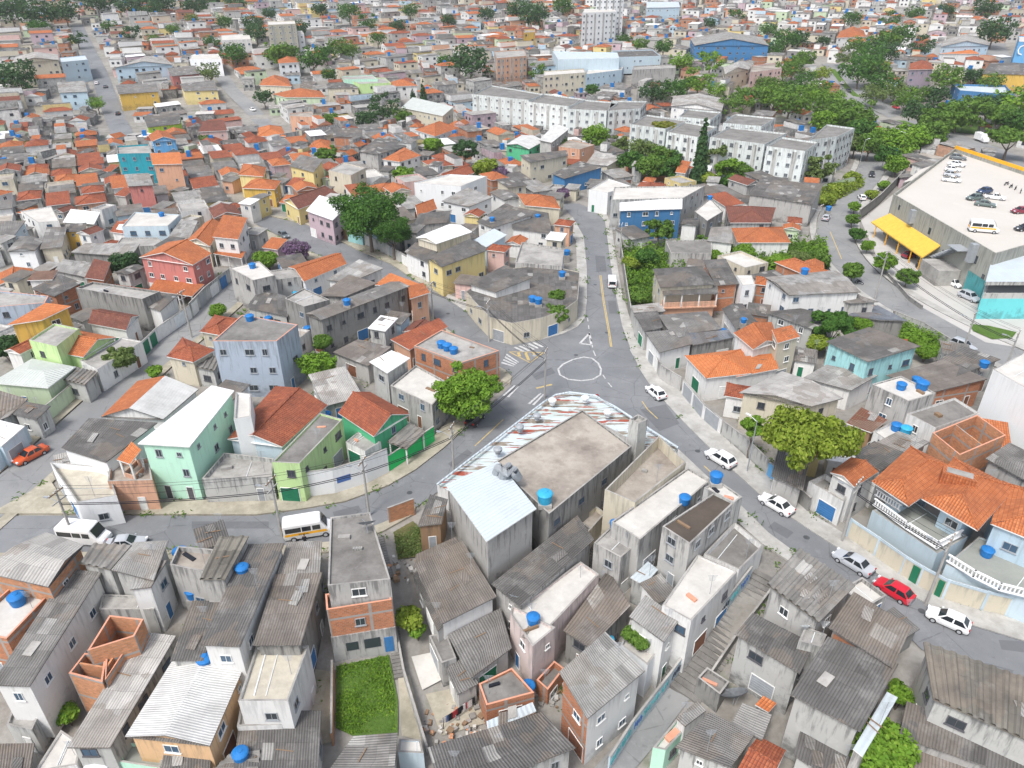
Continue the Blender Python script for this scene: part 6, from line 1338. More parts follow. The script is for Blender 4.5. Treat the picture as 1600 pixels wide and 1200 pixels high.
# ---- the parking building
def parking_building():
    z = 9.2; A, B, C, D = [at(x, y, z + .9) for x, y in ((1396, 303), (1556, 396), (1790, 330), (1492, 232))]; t = thing('parking_building', (A[0], A[1], 0), 'grey supermarket building with cars parked on its pale roof deck', 'supermarket'); P = [A, B, C, D]
    if area(P) < 0: P = P[::-1]
    wb = MB(); u = 0
    for i in range(4):
        a, b = P[i], P[(i + 1) % 4]; wb.quadw(a, b, -1, z + .9, 0, u); Q = inset(P, .25); wb.quadw(Q[(i + 1) % 4], Q[i], z - .1, z + .9, 0); wb.face([(a[0], a[1], z + .9), (b[0], b[1], z + .9), (*Q[(i + 1) % 4], z + .9), (*Q[i], z + .9)])
    wb.build('wall', [wm('e')], t, t.location); rb = MB(); rb.cap(inset(P, .25), z); rb.build('roof_deck', ['deck'], t, t.location); VOLS.append((P, z, t, 0, P, 'e', {'w0': 1})); mark(P, 1)
    # ramp, yellow awning, vents, aqua annex
    R4 = [at(1412, 283, z), at(1470, 268, z), at(1490, 245, z), at(1440, 262, z)]; rb = MB(); rb.prism(R4 if area(R4) > 0 else R4[::-1], -.5, z - .4, 0, 1); rb.build('ramp', [wm('e'), MATS['deck']], t, t.location)
    AB = Vector(B) - Vector(A); L = AB.length; d = AB / L; n = Vector((d.y, -d.x))
    if n.dot(Vector((0, 0)) - Vector(A)) < 0: n = -n
    ang = math.atan2(d.y, d.x); w2 = lambda s, o: (A[0] + d.x * s + n.x * o, A[1] + d.y * s + n.y * o)
    mb = MB(); p, q = w2(L * .02, .05), w2(L * .58, .05); p2, q2 = w2(L * .0, 3.7), w2(L * .60, 3.7)
    mb.face([(*p2, 3.2), (*q2, 3.2), (*q, 5.6), (*p, 5.6)]); mb.face([(*p2, 2.9), (*p2, 3.2), (*p, 5.6), (*p, 5.3)]); mb.face([(*p2, 2.9), (*q2, 2.9), (*q2, 3.2), (*p2, 3.2)]); mb.face([(*q2, 2.9), (*q, 5.3), (*q, 5.6), (*q2, 3.2)]); mb.build('awning', ['yellow_awning'], t, t.location)
    mb = MB()
    for s in (.06, .2, .34, .48, .58): c = w2(L * s, 3.5); mb.obox(c, ang, .09, .09, -.1, 3.0)
    mb.build('awning_post', ['yellow_band'], t, t.location)
    for s, zz, hw, hh in ((.10, 8, .3, 1.1), (.45, 7, .4, 1.4), (.62, 4.5, .4, 1.2), (.88, 7, .5, 1.6), (.97, 4.5, .4, 1.6), (.66, 1.9, .8, .5), (.74, 1.9, .8, .5), (.58, 2.2, .4, .6)): c = w2(L * s, .03); mb = MB(); mb.obox(c, ang, hw, .06, zz - hh / 2, zz + hh / 2); mb.build('window', ['glass'], t, t.location)
    c = w2(L * .27, .5); mb = MB(); mb.obox(c, ang, .7, .5, 6.5, 9.5); mb.build('duct', ['grey_metal'], t, t.location); c = w2(L * .86, .6); mb = MB(); mb.obox(c, ang, .7, .6, 6.2, 10); mb.build('duct', ['grey_metal'], t, t.location)
    mb = MB()
    for k in range(9): c = w2(L * (.60 + .02 * k), 1.0); mb.obox(c, ang, .6, .9, 3.2 + k * .55, 3.35 + k * .55)
    c = w2(L * .78, 1.4); mb.obox(c, ang, 2.0, 1.4, 7.9, 8.05); mb.build('fire_stairs', ['grey_metal'], t, t.location); mb = MB(); mb.obox(w2(L * .72, 2.4), ang, 3.6, 2.3, -.5, 3.4, 0); mb.build('service_room', ['s2'], t, t.location)
    c0, c1 = at(1550, 396, 8.2), at(1700, 398, 8.2); AQ = [at(1543, 440, 7.6), at(1700, 440, 7.6), at(1700, 394, 7.6), at(1556, 392, 7.6)]; AQ = AQ if area(AQ) > 0 else AQ[::-1]
    mb = MB(); mb.prism(AQ, -.6, 4.2, 0); mb.prism(inset(AQ, .02), 4.2, 5.2, 2); mb.prism(inset(AQ, .4), 5.2, 7.0, 3); mb.prism(inset(AQ, -.3), 7.0, 7.7, 2, 1); mb.build('aqua_annex', [wm('h'), MATS['m2'], wm('f'), MATS['glass']], t, t.location); VOLS.append((AQ, 7.7, t, 0, AQ, 'h', {'w0': 1})); mark(AQ, 1)
    mb = MB(); p, q = w2(L * .86, .12), w2(L * 1.0, .12); mb.quadw(p, q, -.5, 4.4, 0); mb.quadw(q, p, -.5, 4.4, 0); mb.build('aqua_panel', [wm('h')], t, t.location)
    mb = MB(); p, q = Vector(D), Vector(C); nn = Vector((-(q - p).y, (q - p).x)).normalized() * .5; m = (p + q) / 2; dd = q - p; mb.obox(tuple(m), math.atan2(dd.y, dd.x), dd.length / 2, .12, z + .9, z + 1.8); mb.build('yellow_rail', ['yellow_band'], t, t.location)
    return z
DECKZ = parking_building()
for v in range(len(VOLS)):
    if VOLS[v][6].get('_flat') is None and len(VOLS[v]) > 6: pass
index_vols()
def vol_of(label): return [v for v in VOLS if v[2].get('label') == label]
# ---- trees
TR = '''
575,332|10|9.5|dome|leaf_deep|biggest dome-shaped tree towering over the tree-lined street
613,360|5.6|7|dome|leaf_deep|smaller dome-shaped tree standing in front of the biggest one
730,612|5.7|5.2|round|leaf_bright|bright green round street tree beside the wedge-shaped block
1265,680|6.5|9.5|wide|leaf_lime|umbrella-shaped yellow-green tree over the right street
868,490|2.7|3.2|round|leaf_mid|round tree on the pavement of the rounded corner house
870,463|2.0|4.2|round|leaf_mid|smaller tree just behind the round pavement tree
497,571|3.7|3.6|round|leaf_bright|round bright tree beside the slate blue apartment house
503,535|2.1|3.0|bush|leaf_mid|small bushy tree behind the round bright tree
187,560|2.9|3.2|round|leaf_olive|round grey-green pavement tree on the side street
195,413|3.8|3.8|round|leaf_dark|dark round tree beside the rose-red house
418,405|3.6|2.4|bush|leaf_bright|wide bright hedge-like bush next to the purple flowering tree
463,392|3.6|3.0|round|leaf_purple|purple flowering tree beside the bright orange tile roof
1301,512|4.4|4.6|loose|leaf_deep|dense dark tree left of the aqua blue house
1277,537|2.4|2.6|bush|leaf_lime|yellowish shrub left of the aqua blue house
1347,507|2.4|2.4|bush|leaf_bright|bright shrub behind the aqua blue house
1428,530|3.0|2.0|bush|leaf_bright|bright hedge shrub right of the aqua blue house roof
1447,550|2.4|1.8|bush|leaf_bright|second bright shrub at the right corner of the aqua blue house
640,966|1.9|2.0|bush|leaf_lime|yellow-green garden bush by the worn steps
652,985|1.2|1.4|bush|leaf_bright|small green bush below the yellow-green garden bush
1380,1172|3.2|4.0|round|leaf_bright|bright green tree at the bottom edge beside the sheet-metal roof
1408,1085|1.5|2|bush|leaf_bright|small green bush in the dark alley by the heavy-ribbed roof
105,1118|1.3|1.4|bush|leaf_bright|small potted bush below the pale diagonal shed
1012,403|3.2|2.6|bush|leaf_deep|rounded dark bush at the street end of the overgrown lot
987,412|2.6|1.8|bush|leaf_lime|light green bush by the street wall of the overgrown lot
1000,465|2.4|2.0|bush|leaf_mid|bush in the garden beside the salmon balcony house
1052,402|2.6|1.8|bush|leaf_mid|low bush in the middle of the overgrown lot
1085,405|2.8|1.6|bush|leaf_deep|low dark bush behind the salmon balcony house
1112,400|2.6|1.6|bush|leaf_bright|bright low bush right of the dark one in the overgrown lot
1163,396|3.2|2.4|round|leaf_bright|round bright tree in front of the low orange hip roof
1185,412|2.4|1.6|bush|leaf_lime|lime bush in the right part of the overgrown lot
1215,410|3.2|2.0|bush|leaf_bright|broad bright bush at the right end of the overgrown lot
1245,405|3.4|2.4|bush|leaf_olive|olive bush beside the upper road bend
1275,402|3.2|2.4|bush|leaf_mid|last bush of the overgrown lot next to the upper road
1030,356|4.0|4.6|loose|leaf_mid|feathery garden tree in front of the bright blue house
1098,378|2.2|3.0|loose|leaf_mid|thin tree beside the bare dark block house
1384,408|3.1|3.0|round|leaf_bright|rounded bright tree between upper road and red parked car
1419,431|2.7|2.6|round|leaf_mid|tree beside the black car in the forecourt
1333,424|2.7|2.6|round|leaf_mid|round tree at the edge of the upper road near the pale grey roof
1356,384|2.0|2.0|round|leaf_bright|small tree at the inner bend of the upper road
1340,365|2.3|2.2|round|leaf_deep|dark small tree above the bend of the upper road
1332,342|2.2|2.2|round|leaf_mid|middle tree of the row along the retaining wall
1335,323|2.0|2.0|round|leaf_bright|upper tree of the row along the retaining wall
1380,289|2.2|1.6|bush|leaf_bright|bush at the upper end of the retaining wall
1362,303|2.2|1.6|bush|leaf_lime|bush halfway along the retaining wall
1598,456|1.9|2.4|round|leaf_dark|small dark tree against the aqua wall
1097,235|7.4|10.6|conifer|leaf_dark|tall slender conifer in front of the apartment complex
1038,197|5.2|11|wide|leaf_orange|slender forked tree in front of the apartment complex
931,213|6.4|6|round|leaf_bright|round green tree against the third apartment block
968,224|3.8|4|loose|leaf_olive|thin grey-green tree right of the round complex tree
1003,236|6.2|5|round|leaf_olive|large olive tree in the complex garden
1032,241|5.6|4.6|round|leaf_mid|darker tree beside the large olive tree in the complex garden
1060,245|4.4|4|round|leaf_deep|tree just left of the tall conifer
1128,243|6.2|6|loose|leaf_olive|loose olive tree just right of the tall conifer
1160,268|4.5|4|round|leaf_mid|tree near the dark long building below the complex
1110,280|3.6|2.6|bush|leaf_lime|yellowish bush at the foot of the tall conifer
1140,285|3.4|2.4|bush|leaf_deep|dark bush below the loose olive tree
1281,262|5.6|6|loose|leaf_olive|grey-green tree in front of the nearest apartment block
1085,167|4.2|4|dome|leaf_deep|domed tree on the right of the white hall
1308,296|3.4|1.6|bush|leaf_lime|clipped hedge bush along the upper road
1290,312|3|1.6|bush|leaf_lime|lower hedge bush along the upper road
1330,276|3|1.6|bush|leaf_lime|upper hedge bush along the upper road
1178,667|1.9|5.2|loose|leaf_bright|young tree around the light pole on the right street
339,486|2.2|1.8|bush|leaf_bright|bright bush at the top of the side street
241,581|1.6|1.4|bush|leaf_bright|small bush at the foot of the red hip roof
8,543|3.2|2.6|bush|leaf_dark|dark bush at the left edge beside the yellow house
880,303|2.4|2.6|round|leaf_purple|purple flowering shrub at the far end of the curving street
630,273|4|3.4|dome|leaf_bright|bright bush in front of the large whitewashed house
597,166|8.4|8|loose|leaf_dark|largest dark loose tree in front of the long cream school building
571,186|5.4|5|round|leaf_dark|dark tree left of the loose school tree
628,180|5|5|round|leaf_mid|green tree touching the long cream school building
661,150|5|6.4|column|leaf_dark|clipped cypress behind the long cream school building
645,153|4.4|4|column|leaf_dark|shorter cypress next to the clipped one
735,96|14|10|dome|leaf_dark|massive dark tree left of the orange four-storey block
1400,226|8.4|5|dome|leaf_bright|wide bright tree behind the parking ramp
1456,207|7.4|6|round|leaf_mid|round tree between ramp and avenue
1402,256|4.6|4|round|leaf_bright|bright tree under the blue road sign
1580,213|9|8|wide|leaf_mid|spreading avenue tree beside the white truck
1345,108|12|9|round|leaf_deep|biggest dark tree left of the avenue bend
1333,182|11|7|round|leaf_mid|broad tree behind the right-hand end apartment block
'''
FARTREES = '1236,156,11,mid 1268,150,8,bright 1292,168,9,mid 1366,70,10,deep 1410,52,10,deep 1322,86,7,olive 1256,92,7,mid 1284,114,6,lime 1240,106,7,mid 1230,60,10,deep 1286,65,5,dark 1332,30,8,deep 1480,121,10,mid 1520,120,6,dark 1550,126,7,mid 1555,46,13,dark 1542,10,11,dark 1440,173,9,dark 1500,176,9,mid 1545,166,8,dark 1590,160,11,bright 1415,156,7,mid 1366,146,7,olive 1390,243,5,deep 1337,224,5,olive 1210,152,8,bright 1037,72,7,deep 1064,96,8,bright 1110,96,8,bright 1092,124,9,bright 1052,141,8,deep 1022,142,8,dark 1162,156,8,mid 1140,168,7,mid 1192,150,8,mid 975,62,6,deep 925,140,4,deep 488,90,10,deep 433,84,9,mid 531,73,9,mid 513,116,5,deep 695,95,6,deep 759,263,5,lime 726,236,5,dark 676,226,3.6,bright 511,241,4,mid 516,186,4,mid 412,152,5,dark 780,270,3.5,purple 20,117,12,dark 151,161,4.5,bright 327,112,7,olive 366,85,9,deep 206,52,7,dark 330,64,6,deep 322,219,3,olive 396,36,9,dark 300,30,6,olive 60,18,16,dark 100,16,12,dark 15,15,14,dark 835,20,14,dark 810,14,12,dark 880,10,10,deep 545,20,10,deep 575,35,8,deep 400,50,9,dark 465,45,9,dark 840,112,6,mid 1390,30,8,deep 700,30,7,dark 640,15,8,deep 240,15,9,dark 170,40,6,deep 270,45,6,mid 760,20,8,dark 1150,25,7,deep 1110,35,6,dark 1200,45,7,deep 1215,135,8,mid 1250,140,8,deep 1278,140,7,mid 1305,150,6,bright 1312,190,8,mid 1290,190,7,bright 1360,90,10,deep 1385,80,9,dark 1340,70,8,mid 1370,110,9,mid 1385,130,9,deep 1400,140,7,olive 1430,150,7,mid 1460,150,7,dark 1465,185,8,mid 1525,170,8,mid 1565,185,8,mid 1595,190,8,deep 1425,215,7,bright 1380,215,6,bright 1360,225,6,mid 1345,205,6,deep 1260,120,6,deep 1225,110,7,mid 1195,130,6,mid 1120,140,6,bright 1075,130,6,deep 1250,60,8,dark 1210,75,7,deep 1440,70,8,dark 1390,60,8,mid 1000,70,6,mid 950,110,5,mid 870,225,5,mid 985,250,5,deep 1015,262,5,mid 1045,262,5,deep 1140,262,5,bright 450,80,7,mid 510,85,7,deep 550,80,6,mid 590,60,6,deep 620,40,7,dark 350,35,7,deep 420,20,7,dark 500,15,7,dark 240,60,5,mid 120,60,6,dark 60,45,8,deep 200,5,12,dark 150,3,12,dark 250,4,12,dark 300,3,12,dark 1430,20,8,deep 1480,15,8,dark'
for ln in TR.strip().split('\n'):
    f = ln.split('|'); x, y = map(float, f[0].split(',')); tree(x, y, float(f[1]), float(f[2]), f[3], f[4], f[5], 'shrub' if f[3] == 'bush' else 'tree')
for x, y in ((985, 992), (1003, 1005), (994, 998)): tree(x, y, 1.1, 5.3, 'bush', 'leaf_mid', 'leafy bush growing on the white terrace beside the upper room, place %d' % x if False else {985: 'left leafy bush on the white planted terrace', 994: 'middle leafy bush on the white planted terrace', 1003: 'right leafy bush on the white planted terrace'}[x], 'shrub', None, 1, 4.2)
AUTO = []       # things whose label is worked out from their neighbours below
SPEC = {'mid': 'leafy green tree', 'bright': 'bright green tree', 'deep': 'deep green tree', 'olive': 'olive green tree', 'lime': 'yellow-green tree', 'dark': 'dark green tree', 'purple': 'purple-flowering tree'}
for q in FARTREES.split():
    x, y, r, m = q.split(','); r = float(r); st = R.choice(['round', 'round', 'dome', 'loose']); t = tree(float(x), float(y), r * 1.05, r * .7 + 1.5, st, 'leaf_' + m, '', 'tree'); AUTO.append((t, SPEC[m], float(x), float(y), 'large ' if r > 8 else 'small ' if r < 5 else ''))
# ---- vehicles
CARS = [((1040, 628), (1009, 602), 'hatch', 'white', 'white hatchback parked nearest the junction on the right street'), ((1146, 731), (1105, 706), 'suv', 'white', 'white SUV parked beside the light pole on the right street'),
    ((1237, 804), (1189, 776), 'sedan', 'white', 'white sedan parked below the umbrella-shaped tree'), ((1359, 896), (1307, 865), 'sedan', 'silver', 'silver sedan parked in front of the tan panelled wall'), ((1421, 939), (1371, 909), 'hatch', 'red', 'bright red hatchback parked between silver sedan and white hatchback'),
    ((1513, 984), (1449, 956), 'hatch', 'white', 'white hatchback parked by the kerb beyond the red car'), ((957, 456), (955, 431), 'minibus', 'white', 'old white minibus parked on the curving street'), ((66, 703), (30, 722), 'sedan', 'orange', 'orange car parked on the side street'),
    ((176, 853), (220, 849), 'sedan', 'silver', 'pale silver car parked behind the white van on the main street'), ((735, 664), (750, 647), 'hatch', 'black', 'black car half hidden under the bright green street tree'), ((437, 364), (450, 373), 'hatch', 'grey', 'dark grey car parked on the tree-lined street'),
    ((1287, 347), (1294, 336), 'hatch', 'silver', 'silver car driving at the bend of the upper road'), ((1350, 314), (1343, 306), 'hatch', 'white', 'white car parked by the retaining wall of the upper road'), ((1361, 268), (1363, 280), 'hatch', 'black', 'dark car coming down the upper road'),
    ((1412, 402), (1430, 398), 'hatch', 'wine', 'wine-red car parked under the yellow awning side'), ((1436, 416), (1458, 424), 'suv', 'black', 'black car parked in the forecourt beside the red one'), ((1479, 439), (1502, 449), 'hatch', 'white', 'white car parked against the aqua wall'), ((1502, 460), (1527, 471), 'suv', 'silver', 'silver car parked against the aqua wall below the white one'),
    ((1486, 535), (1521, 549), 'suv', 'silver', 'silver car driving down the upper road'), ((1304, 133), (1299, 126), 'hatch', 'silver', 'pale car on the far carriageway bend of the avenue'), ((1318, 134), (1313, 127), 'hatch', 'white', 'white car on the avenue bend'), ((1322, 139), (1330, 146), 'hatch', 'black', 'black car on the avenue bend behind the white one'), ((1394, 166), (1406, 171), 'hatch', 'red', 'red car on the avenue under the trees'),
    ((1520, 215), (1546, 225), 'truck', 'white', 'white box truck on the avenue beside the spreading tree'), ((183, 182), (186, 174), 'hatch', 'black', 'black car halfway up the straight street'), ((164, 139), (166, 133), 'hatch', 'grey', 'grey car near the top of the straight street'), ((150, 134), (153, 128), 'hatch', 'white', 'white car at the far end of the straight street'), ((391, 170), (399, 174), 'hatch', 'white', 'white car on the far side street right of the yellow houses'),
    ((100, 839), (170, 845), 'van', 'white', 'plain white van parked on the main street at the left')]
for c in CARS: car(*c)
car((453, 836), (513, 826), 'van', 'white', 'white school van with yellow band parked on the main street', band=True)
D = DECKZ
for c in [((1483, 246), (1511, 249), 'suv', 'grey', 'dark grey car at the top of the parked row on the roof deck'), ((1480, 255), (1509, 260), 'sedan', 'white', 'white sedan second in the parked row on the roof deck'), ((1475, 264), (1502, 267), 'hatch', 'white', 'white hatchback in the middle of the parked row on the roof deck'), ((1473, 272), (1501, 275), 'hatch', 'silver', 'silver-white car fourth in the parked row on the roof deck'),
    ((1469, 280), (1504, 284), 'pickup', 'white', 'white pickup at the lower end of the parked row on the roof deck'), ((1551, 298), (1525, 301), 'hatch', 'navy', 'navy blue car in the deck cluster behind the white pickup'), ((1539, 307), (1570, 311), 'pickup', 'white', 'white pickup parked among dark cars on the roof deck'), ((1535, 309), (1510, 311), 'hatch', 'green', 'grey-green car left of the white deck pickup'), ((1524, 318), (1555, 322), 'sedan', 'green', 'grey-green sedan in front of the deck cluster'),
    ((1608, 330), (1580, 331), 'hatch', 'wine', 'red car at the right edge of the roof deck'), ((1612, 358), (1590, 358), 'hatch', 'black', 'dark car at the right edge of the roof deck below the red one')]: car(*c, h=D)
car((1512, 358), (1560, 362), 'van', 'white', 'white and orange school van parked on the roof deck', h=D, band=True)
for k, (x, y, c) in enumerate(((1573, 287, 'cloth_dark'), (1580, 291, 'cloth_dark'), (1587, 294, 'cloth_dark'), (1595, 299, 'cloth_dark'))): motorbike(x, y, .4 + k * .2, 'dark motorcycle in the motorcycle cluster on the roof deck', D, 'motorcycles parked together on the roof deck')
motorbike(1343, 441, -.9, 'dark motorcycle on the upper road by the round tree'); person(478, 853, 1.6, 'person in dark clothes standing beside the yellow-banded school van')
# ---- tanks
for a in [(851, 789, 'cyan tank on the big stained concrete roof of the wedge block', 'c', 1.25, .5), (961, 826, 'left one of two blue tanks on the grey cement slab'), (974, 835, 'right one of two blue tanks on the grey cement slab'), (1069, 786, 'blue tank among scrap on the long whitewashed roof'), (1117, 758, 'blue tank on brick stand at the street end of the whitewashed roof', 'b', 1, .6), (833, 973, 'blue tank on the pinkish white house end block'), (1038, 921, 'big cyan tank on a white stand at the graffiti house', 'c', 1.3, 1.0),
    (951, 992, 'cyan tank behind the tall narrow house with orange end wall', 'c'), (825, 1065, 'blue tank on a cement stand above the laundry yard', 'b', 1.1, 1.2), (323, 1039, 'blue tank on the broad whitewashed roof', 'b', 1.15), (152, 1192, 'big white tank with pale blue side in the lower left', 'w', 1.5), (378, 1186, 'blue tank on the ribbed shed at the bottom edge'), (30, 943, 'blue tank with white lid on the flat orange-parapet house', 'b', 1.1), (165, 903, 'largest blue tank above the long grey roof', 'b', 1.2, .6),
    (127, 887, 'first of four blue tanks in a row by the ribbed roof'), (138, 888, 'second of four blue tanks in a row by the ribbed roof'), (149, 889, 'third of four blue tanks in a row by the ribbed roof'), (160, 891, 'fourth of four blue tanks in a row by the ribbed roof'), (279, 856, 'blue tank at the main street above the broken parapet', 'b', 1.1, .8), (380, 896, 'blue tank on the long dark roof', 'b'), (298, 916, 'blue tank on the low yard roof left of the dark roof', 'b', 1, 1.5), (377, 616, 'blue tank on the white stair tower', 'b', .9), (509, 640, 'blue tank on the lime green house', 'b', 1, .5), (88, 719, 'blue tank on the corner terrace', 'b', 1),
    (690, 543, 'left one of three blue tanks on the grey corner house'), (699, 547, 'middle one of three blue tanks on the grey corner house'), (709, 552, 'right one of three blue tanks on the grey corner house'), (543, 480, 'blue tank on the sooty end of the long gabled roof', 'b', 1, .5), (460, 451, 'cyan tank on the stained slab', 'c', .8), (476, 450, 'blue tank on the stained slab beside the cyan one'), (418, 491, 'blue tank on the pale rooftop left of the slate blue house'), (480, 511, 'blue tank right of the slate blue apartment house', 'b', 1, 2),
    (878, 436, 'blue tank on the patchwork roof of the rounded corner house', 'b', 1, .6), (832, 475, 'left blue tank at the front of the rounded corner house', 'b', 1, .5), (841, 478, 'right blue tank at the front of the rounded corner house', 'b', 1, .5), (840, 344, 'blue tank on the dark-roofed white house', 'b', 1, .4), (886, 388, 'blue tank over the narrow wall of the curving street', 'b', 1, 1.5), (769, 348, 'upper blue tank on the broad dark roof', 'b', .9, .4), (768, 356, 'lower blue tank on the broad dark roof', 'b', .9, .4), (1073, 318, 'blue tank at the right end of the bright blue house', 'b', 1, .5), (1109, 312, 'blue tank on the dark narrow block house'),
    (1256, 431, 'blue tank on the wide pale grey roof', 'b', 1, .4), (1131, 512, 'left blue tank beside the old orange roof', 'b', 1.1, 1.0), (1160, 512, 'right blue tank beside the old orange roof', 'b', .8, 1.0), (1407, 608, 'left blue tank on the grey cement tower block'), (1432, 600, 'rear blue tank on the grey cement tower block'), (1439, 608, 'right blue tank on the grey cement tower block', 'b', 1.2), (1399, 672, 'dark blue tank on the small white flat house', 'b'), (1414, 678, 'pale cyan tank on the small white flat house', 'c', 1.1), (1535, 577, 'blue tank on the brown patched roof', 'b', 1, .4), (1521, 585, 'white and cyan tank on the brown patched roof', 'w', 1, .4), (1430, 597, 'small blue tank at the edge of the pale low roof', 'b', .8),
    (1540, 868, 'blue and white tank on the balustrade terrace', 'b', 1), (253, 338, 'small blue tank on the pale blue-grey house', 'b', .9), (75, 470, 'bright blue tank on the long slate grey building', 'b'), (391, 501, 'blue tank on the slate blue apartment house'), (395, 419, 'blue tank on the grey cement box house', 'b', .9), (897, 259, 'left tank on the royal blue house', 'b', 1, .3), (940, 259, 'right tank on the royal blue house', 'b', 1, .3), (484, 247, 'blue tank on the pale yellow two-storey house', 'b', 1, .3), (427, 272, 'blue tank between the stacked orange roofs', 'b', 1.1, .5), (70, 268, 'blue tank on the brown-red house at the left', 'b', 1.1, 1), (1296, 320, 'blue tarp-coloured tank by the dark long building', 'b', 1, 1)]:
    px, py, lb = a[:3]; tank(px, py, ('blue ' if 'tank' in lb and lb.split()[0] in ('first', 'second', 'third', 'fourth') and False else '') + lb, *a[3:])
dish(1146, 1097, 1.2, 'big grey mesh satellite dish in the dark yard', 1.35, .3); dish(574, 829, 9.6 - 2, 'white satellite dish on the stained roof edge of the three-storey house', 1.0, .2); dish(804, 942, 5, 'white satellite dish at the edge of the pinkish house', .85, -.4); dish(1256, 990, 6, 'small white satellite dish by the dark corrugated house', .5, .1)
# ---- poles and cables
POLES = [((118, 846), 7.5, 'wooden-armed utility pole beside the white van'), ((441, 838), 8.5, 'utility pole left of the school van'), ((577, 806), 8.5, 'utility pole in front of the curved white wall'), ((709, 738), 7.5, 'utility pole at the low end of the shop canopy'), ((851, 622), 8.5, 'utility pole at the tip of the wedge-shaped block'), ((1315, 846), 9, 'transformer pole at the left end of the tan wall'), ((1446, 945), 9.5, 'utility pole in front of the curved terrace'), ((300, 527), 9, 'utility pole on the side street below the rose-red house'), ((677, 504), 8, 'utility pole beside the orange facade'), ((764, 534), 8, 'utility pole at the pavement of the rounded corner house'), ((968, 402), 8, 'utility pole on the curving street by the overgrown lot'), ((1367, 467), 10, 'leaning utility pole at the bend of the upper road'), ((1272, 377), 9, 'utility pole beside the low orange hip roof'), ((1503, 552), 8, 'utility pole beside the driving silver car'), ((1567, 585), 8, 'utility pole near the right end of the upper road')]
for (b, h, lb) in POLES: pole(b[0], b[1], h, lb, 'utility', .8 if b[0] > 1100 else 1.3)
for i, j in ((0, 1), (1, 2), (2, 3), (3, 4), (5, 6), (8, 9), (9, 4), (11, 13), (13, 14)): wires(i, j, 'overhead cables from the pole %s to the next' % POLES[i][2].split(' pole ')[-1])
pole(1167, 737, 8, 'street lamp with white base beside the stained white wall', 'lamp', 2.2); pole(1342, 262, 9, 'street lamp beside the apartment complex', 'lamp', .3); pole(1405, 250, 9, 'street lamp behind the parking ramp', 'lamp', 2.5); pole(1500, 205, 9, 'street lamp on the avenue verge', 'lamp', 2.5)
def post_sign(px, py, h, label, plate, mat, r, ang=-1.2, sides=8):
    p = atg(px, py, 0); t = thing('traffic_sign', p, label, 'road sign', None, 0); mb = MB(); mb.tube([(0, 0, -.3), (0, 0, h)], .05, 6); mb.build('post', ['grey_metal'], t); mb = MB(); a = [(r * math.cos(k * 6.2832 / sides + .39), -.06, h - r + r * math.sin(k * 6.2832 / sides + .39)) for k in range(sides)]; mb.face(a); mb.face([(q[0], -.03, q[2]) for q in a[::-1]]); o = mb.build('plate', [mat], t); o.rotation_euler = (0, 0, ang)
post_sign(930, 642, 3.0, 'red octagonal stop sign at the canopy edge', 'stop', 'red_paint', .45, .5)
def bollard(px, py):
    p = atg(px, py, 0); mb = MB(); mb.lathe([(.16, -.2), (.16, 1.9), (.12, 2.2)], 10); mb.lathe([(.22, -.2), (.22, .12)], 10); o = mb.build('bollard', ['dark_metal'], None, p); tag(o, 'dark thick post standing at the kerb of the wedge-shaped block', 'bollard')
bollard(949, 640)
p = atg(1388, 262, 0); t = thing('road_sign', p, 'blue direction sign over the upper road', 'road sign'); mb = MB(); mb.tube([(-2.2, 0, -.3), (-2.2, 0, 6)], .1, 6); mb.tube([(-2.2, 0, 5.9), (.5, 0, 5.9)], .06, 6); mb.build('post', ['grey_metal'], t); mb = MB(); mb.box(-1.6, -.12, 4.6, 1.6, -.04, 6.2); mb.build('panel', ['blue_sign'], t)
# ---- parts added to single houses
def house_of(label): return next(h for h in HOUSES if h.get('label', '').startswith(label))
hp = house_of('large pale blue house with sprawling')
def balustrade(root, pts, z, h=.95):
    mb = MB(); Wp = [at(x, y, z) for x, y in pts]
    for a, b in zip(Wp, Wp[1:]):
        L = dist(a, b); n = max(2, int(L / .34)); ang = math.atan2(b[1] - a[1], b[0] - a[0])
        for k in range(n): c = lerp(a, b, (k + .5) / n); mb.obox(c, ang, .075, .06, z, z + h - .12)
        for zz in (z - .02, z + h - .13): mb.obox(lerp(a, b, .5), ang, L / 2 + .1, .11, zz, zz + .13)
    mb.build('balustrade', ['letter_white'], root, root.location)
balustrade(hp, [(1365, 789), (1415, 826), (1463, 857)], 4.0); balustrade(hp, [(1480, 877), (1520, 902), (1560, 922), (1640, 942)], 3.6); balustrade(hp, [(1463, 857), (1500, 838)], 4.0); balustrade(hp, [(1368, 774), (1405, 798)], 4.5)
gz = G(*at(1490, 760, 8)); zc = 8.9; c = at(1500, 740, zc); mb = MB(); mb.obox(c, -.55, 1.7, .9, zc - 1.6, zc + .1); mb.obox(c, -.55, 1.3, .55, zc + .1, zc + .12, 1); mb.build('chimney_tank_box', ['t1', 's2'], hp, hp.location)
tw = next(o for o in COL.objects if o.get('label', '').startswith('tan panelled')); TW = [atg(x, y, 0) for x, y in ((1322, 838), (1365, 868), (1405, 897), (1432, 914), (1470, 935), (1530, 953), (1600, 968), (1680, 985))]
for s in range(7):
    n = max(1, int((TW[s + 1] - TW[s]).length / 3.2))
    for k in range(n): panel_on(tw, TW, s, k / n - .01, k / n + .06, -.1, 2.85, wm('L'), 'post', .10)
    panel_on(tw, TW, s, 0, 1, 2.45, 2.8, wm('L'), 'top_band', .09)
panel_on(tw, TW, 2, .55, .95, 0, 2.3, 'door_green', 'door', .13); panel_on(tw, TW, 3, .72, .95, 0, 2.3, 'door_green', 'door', .13)
sh = house_of('long low wedge')
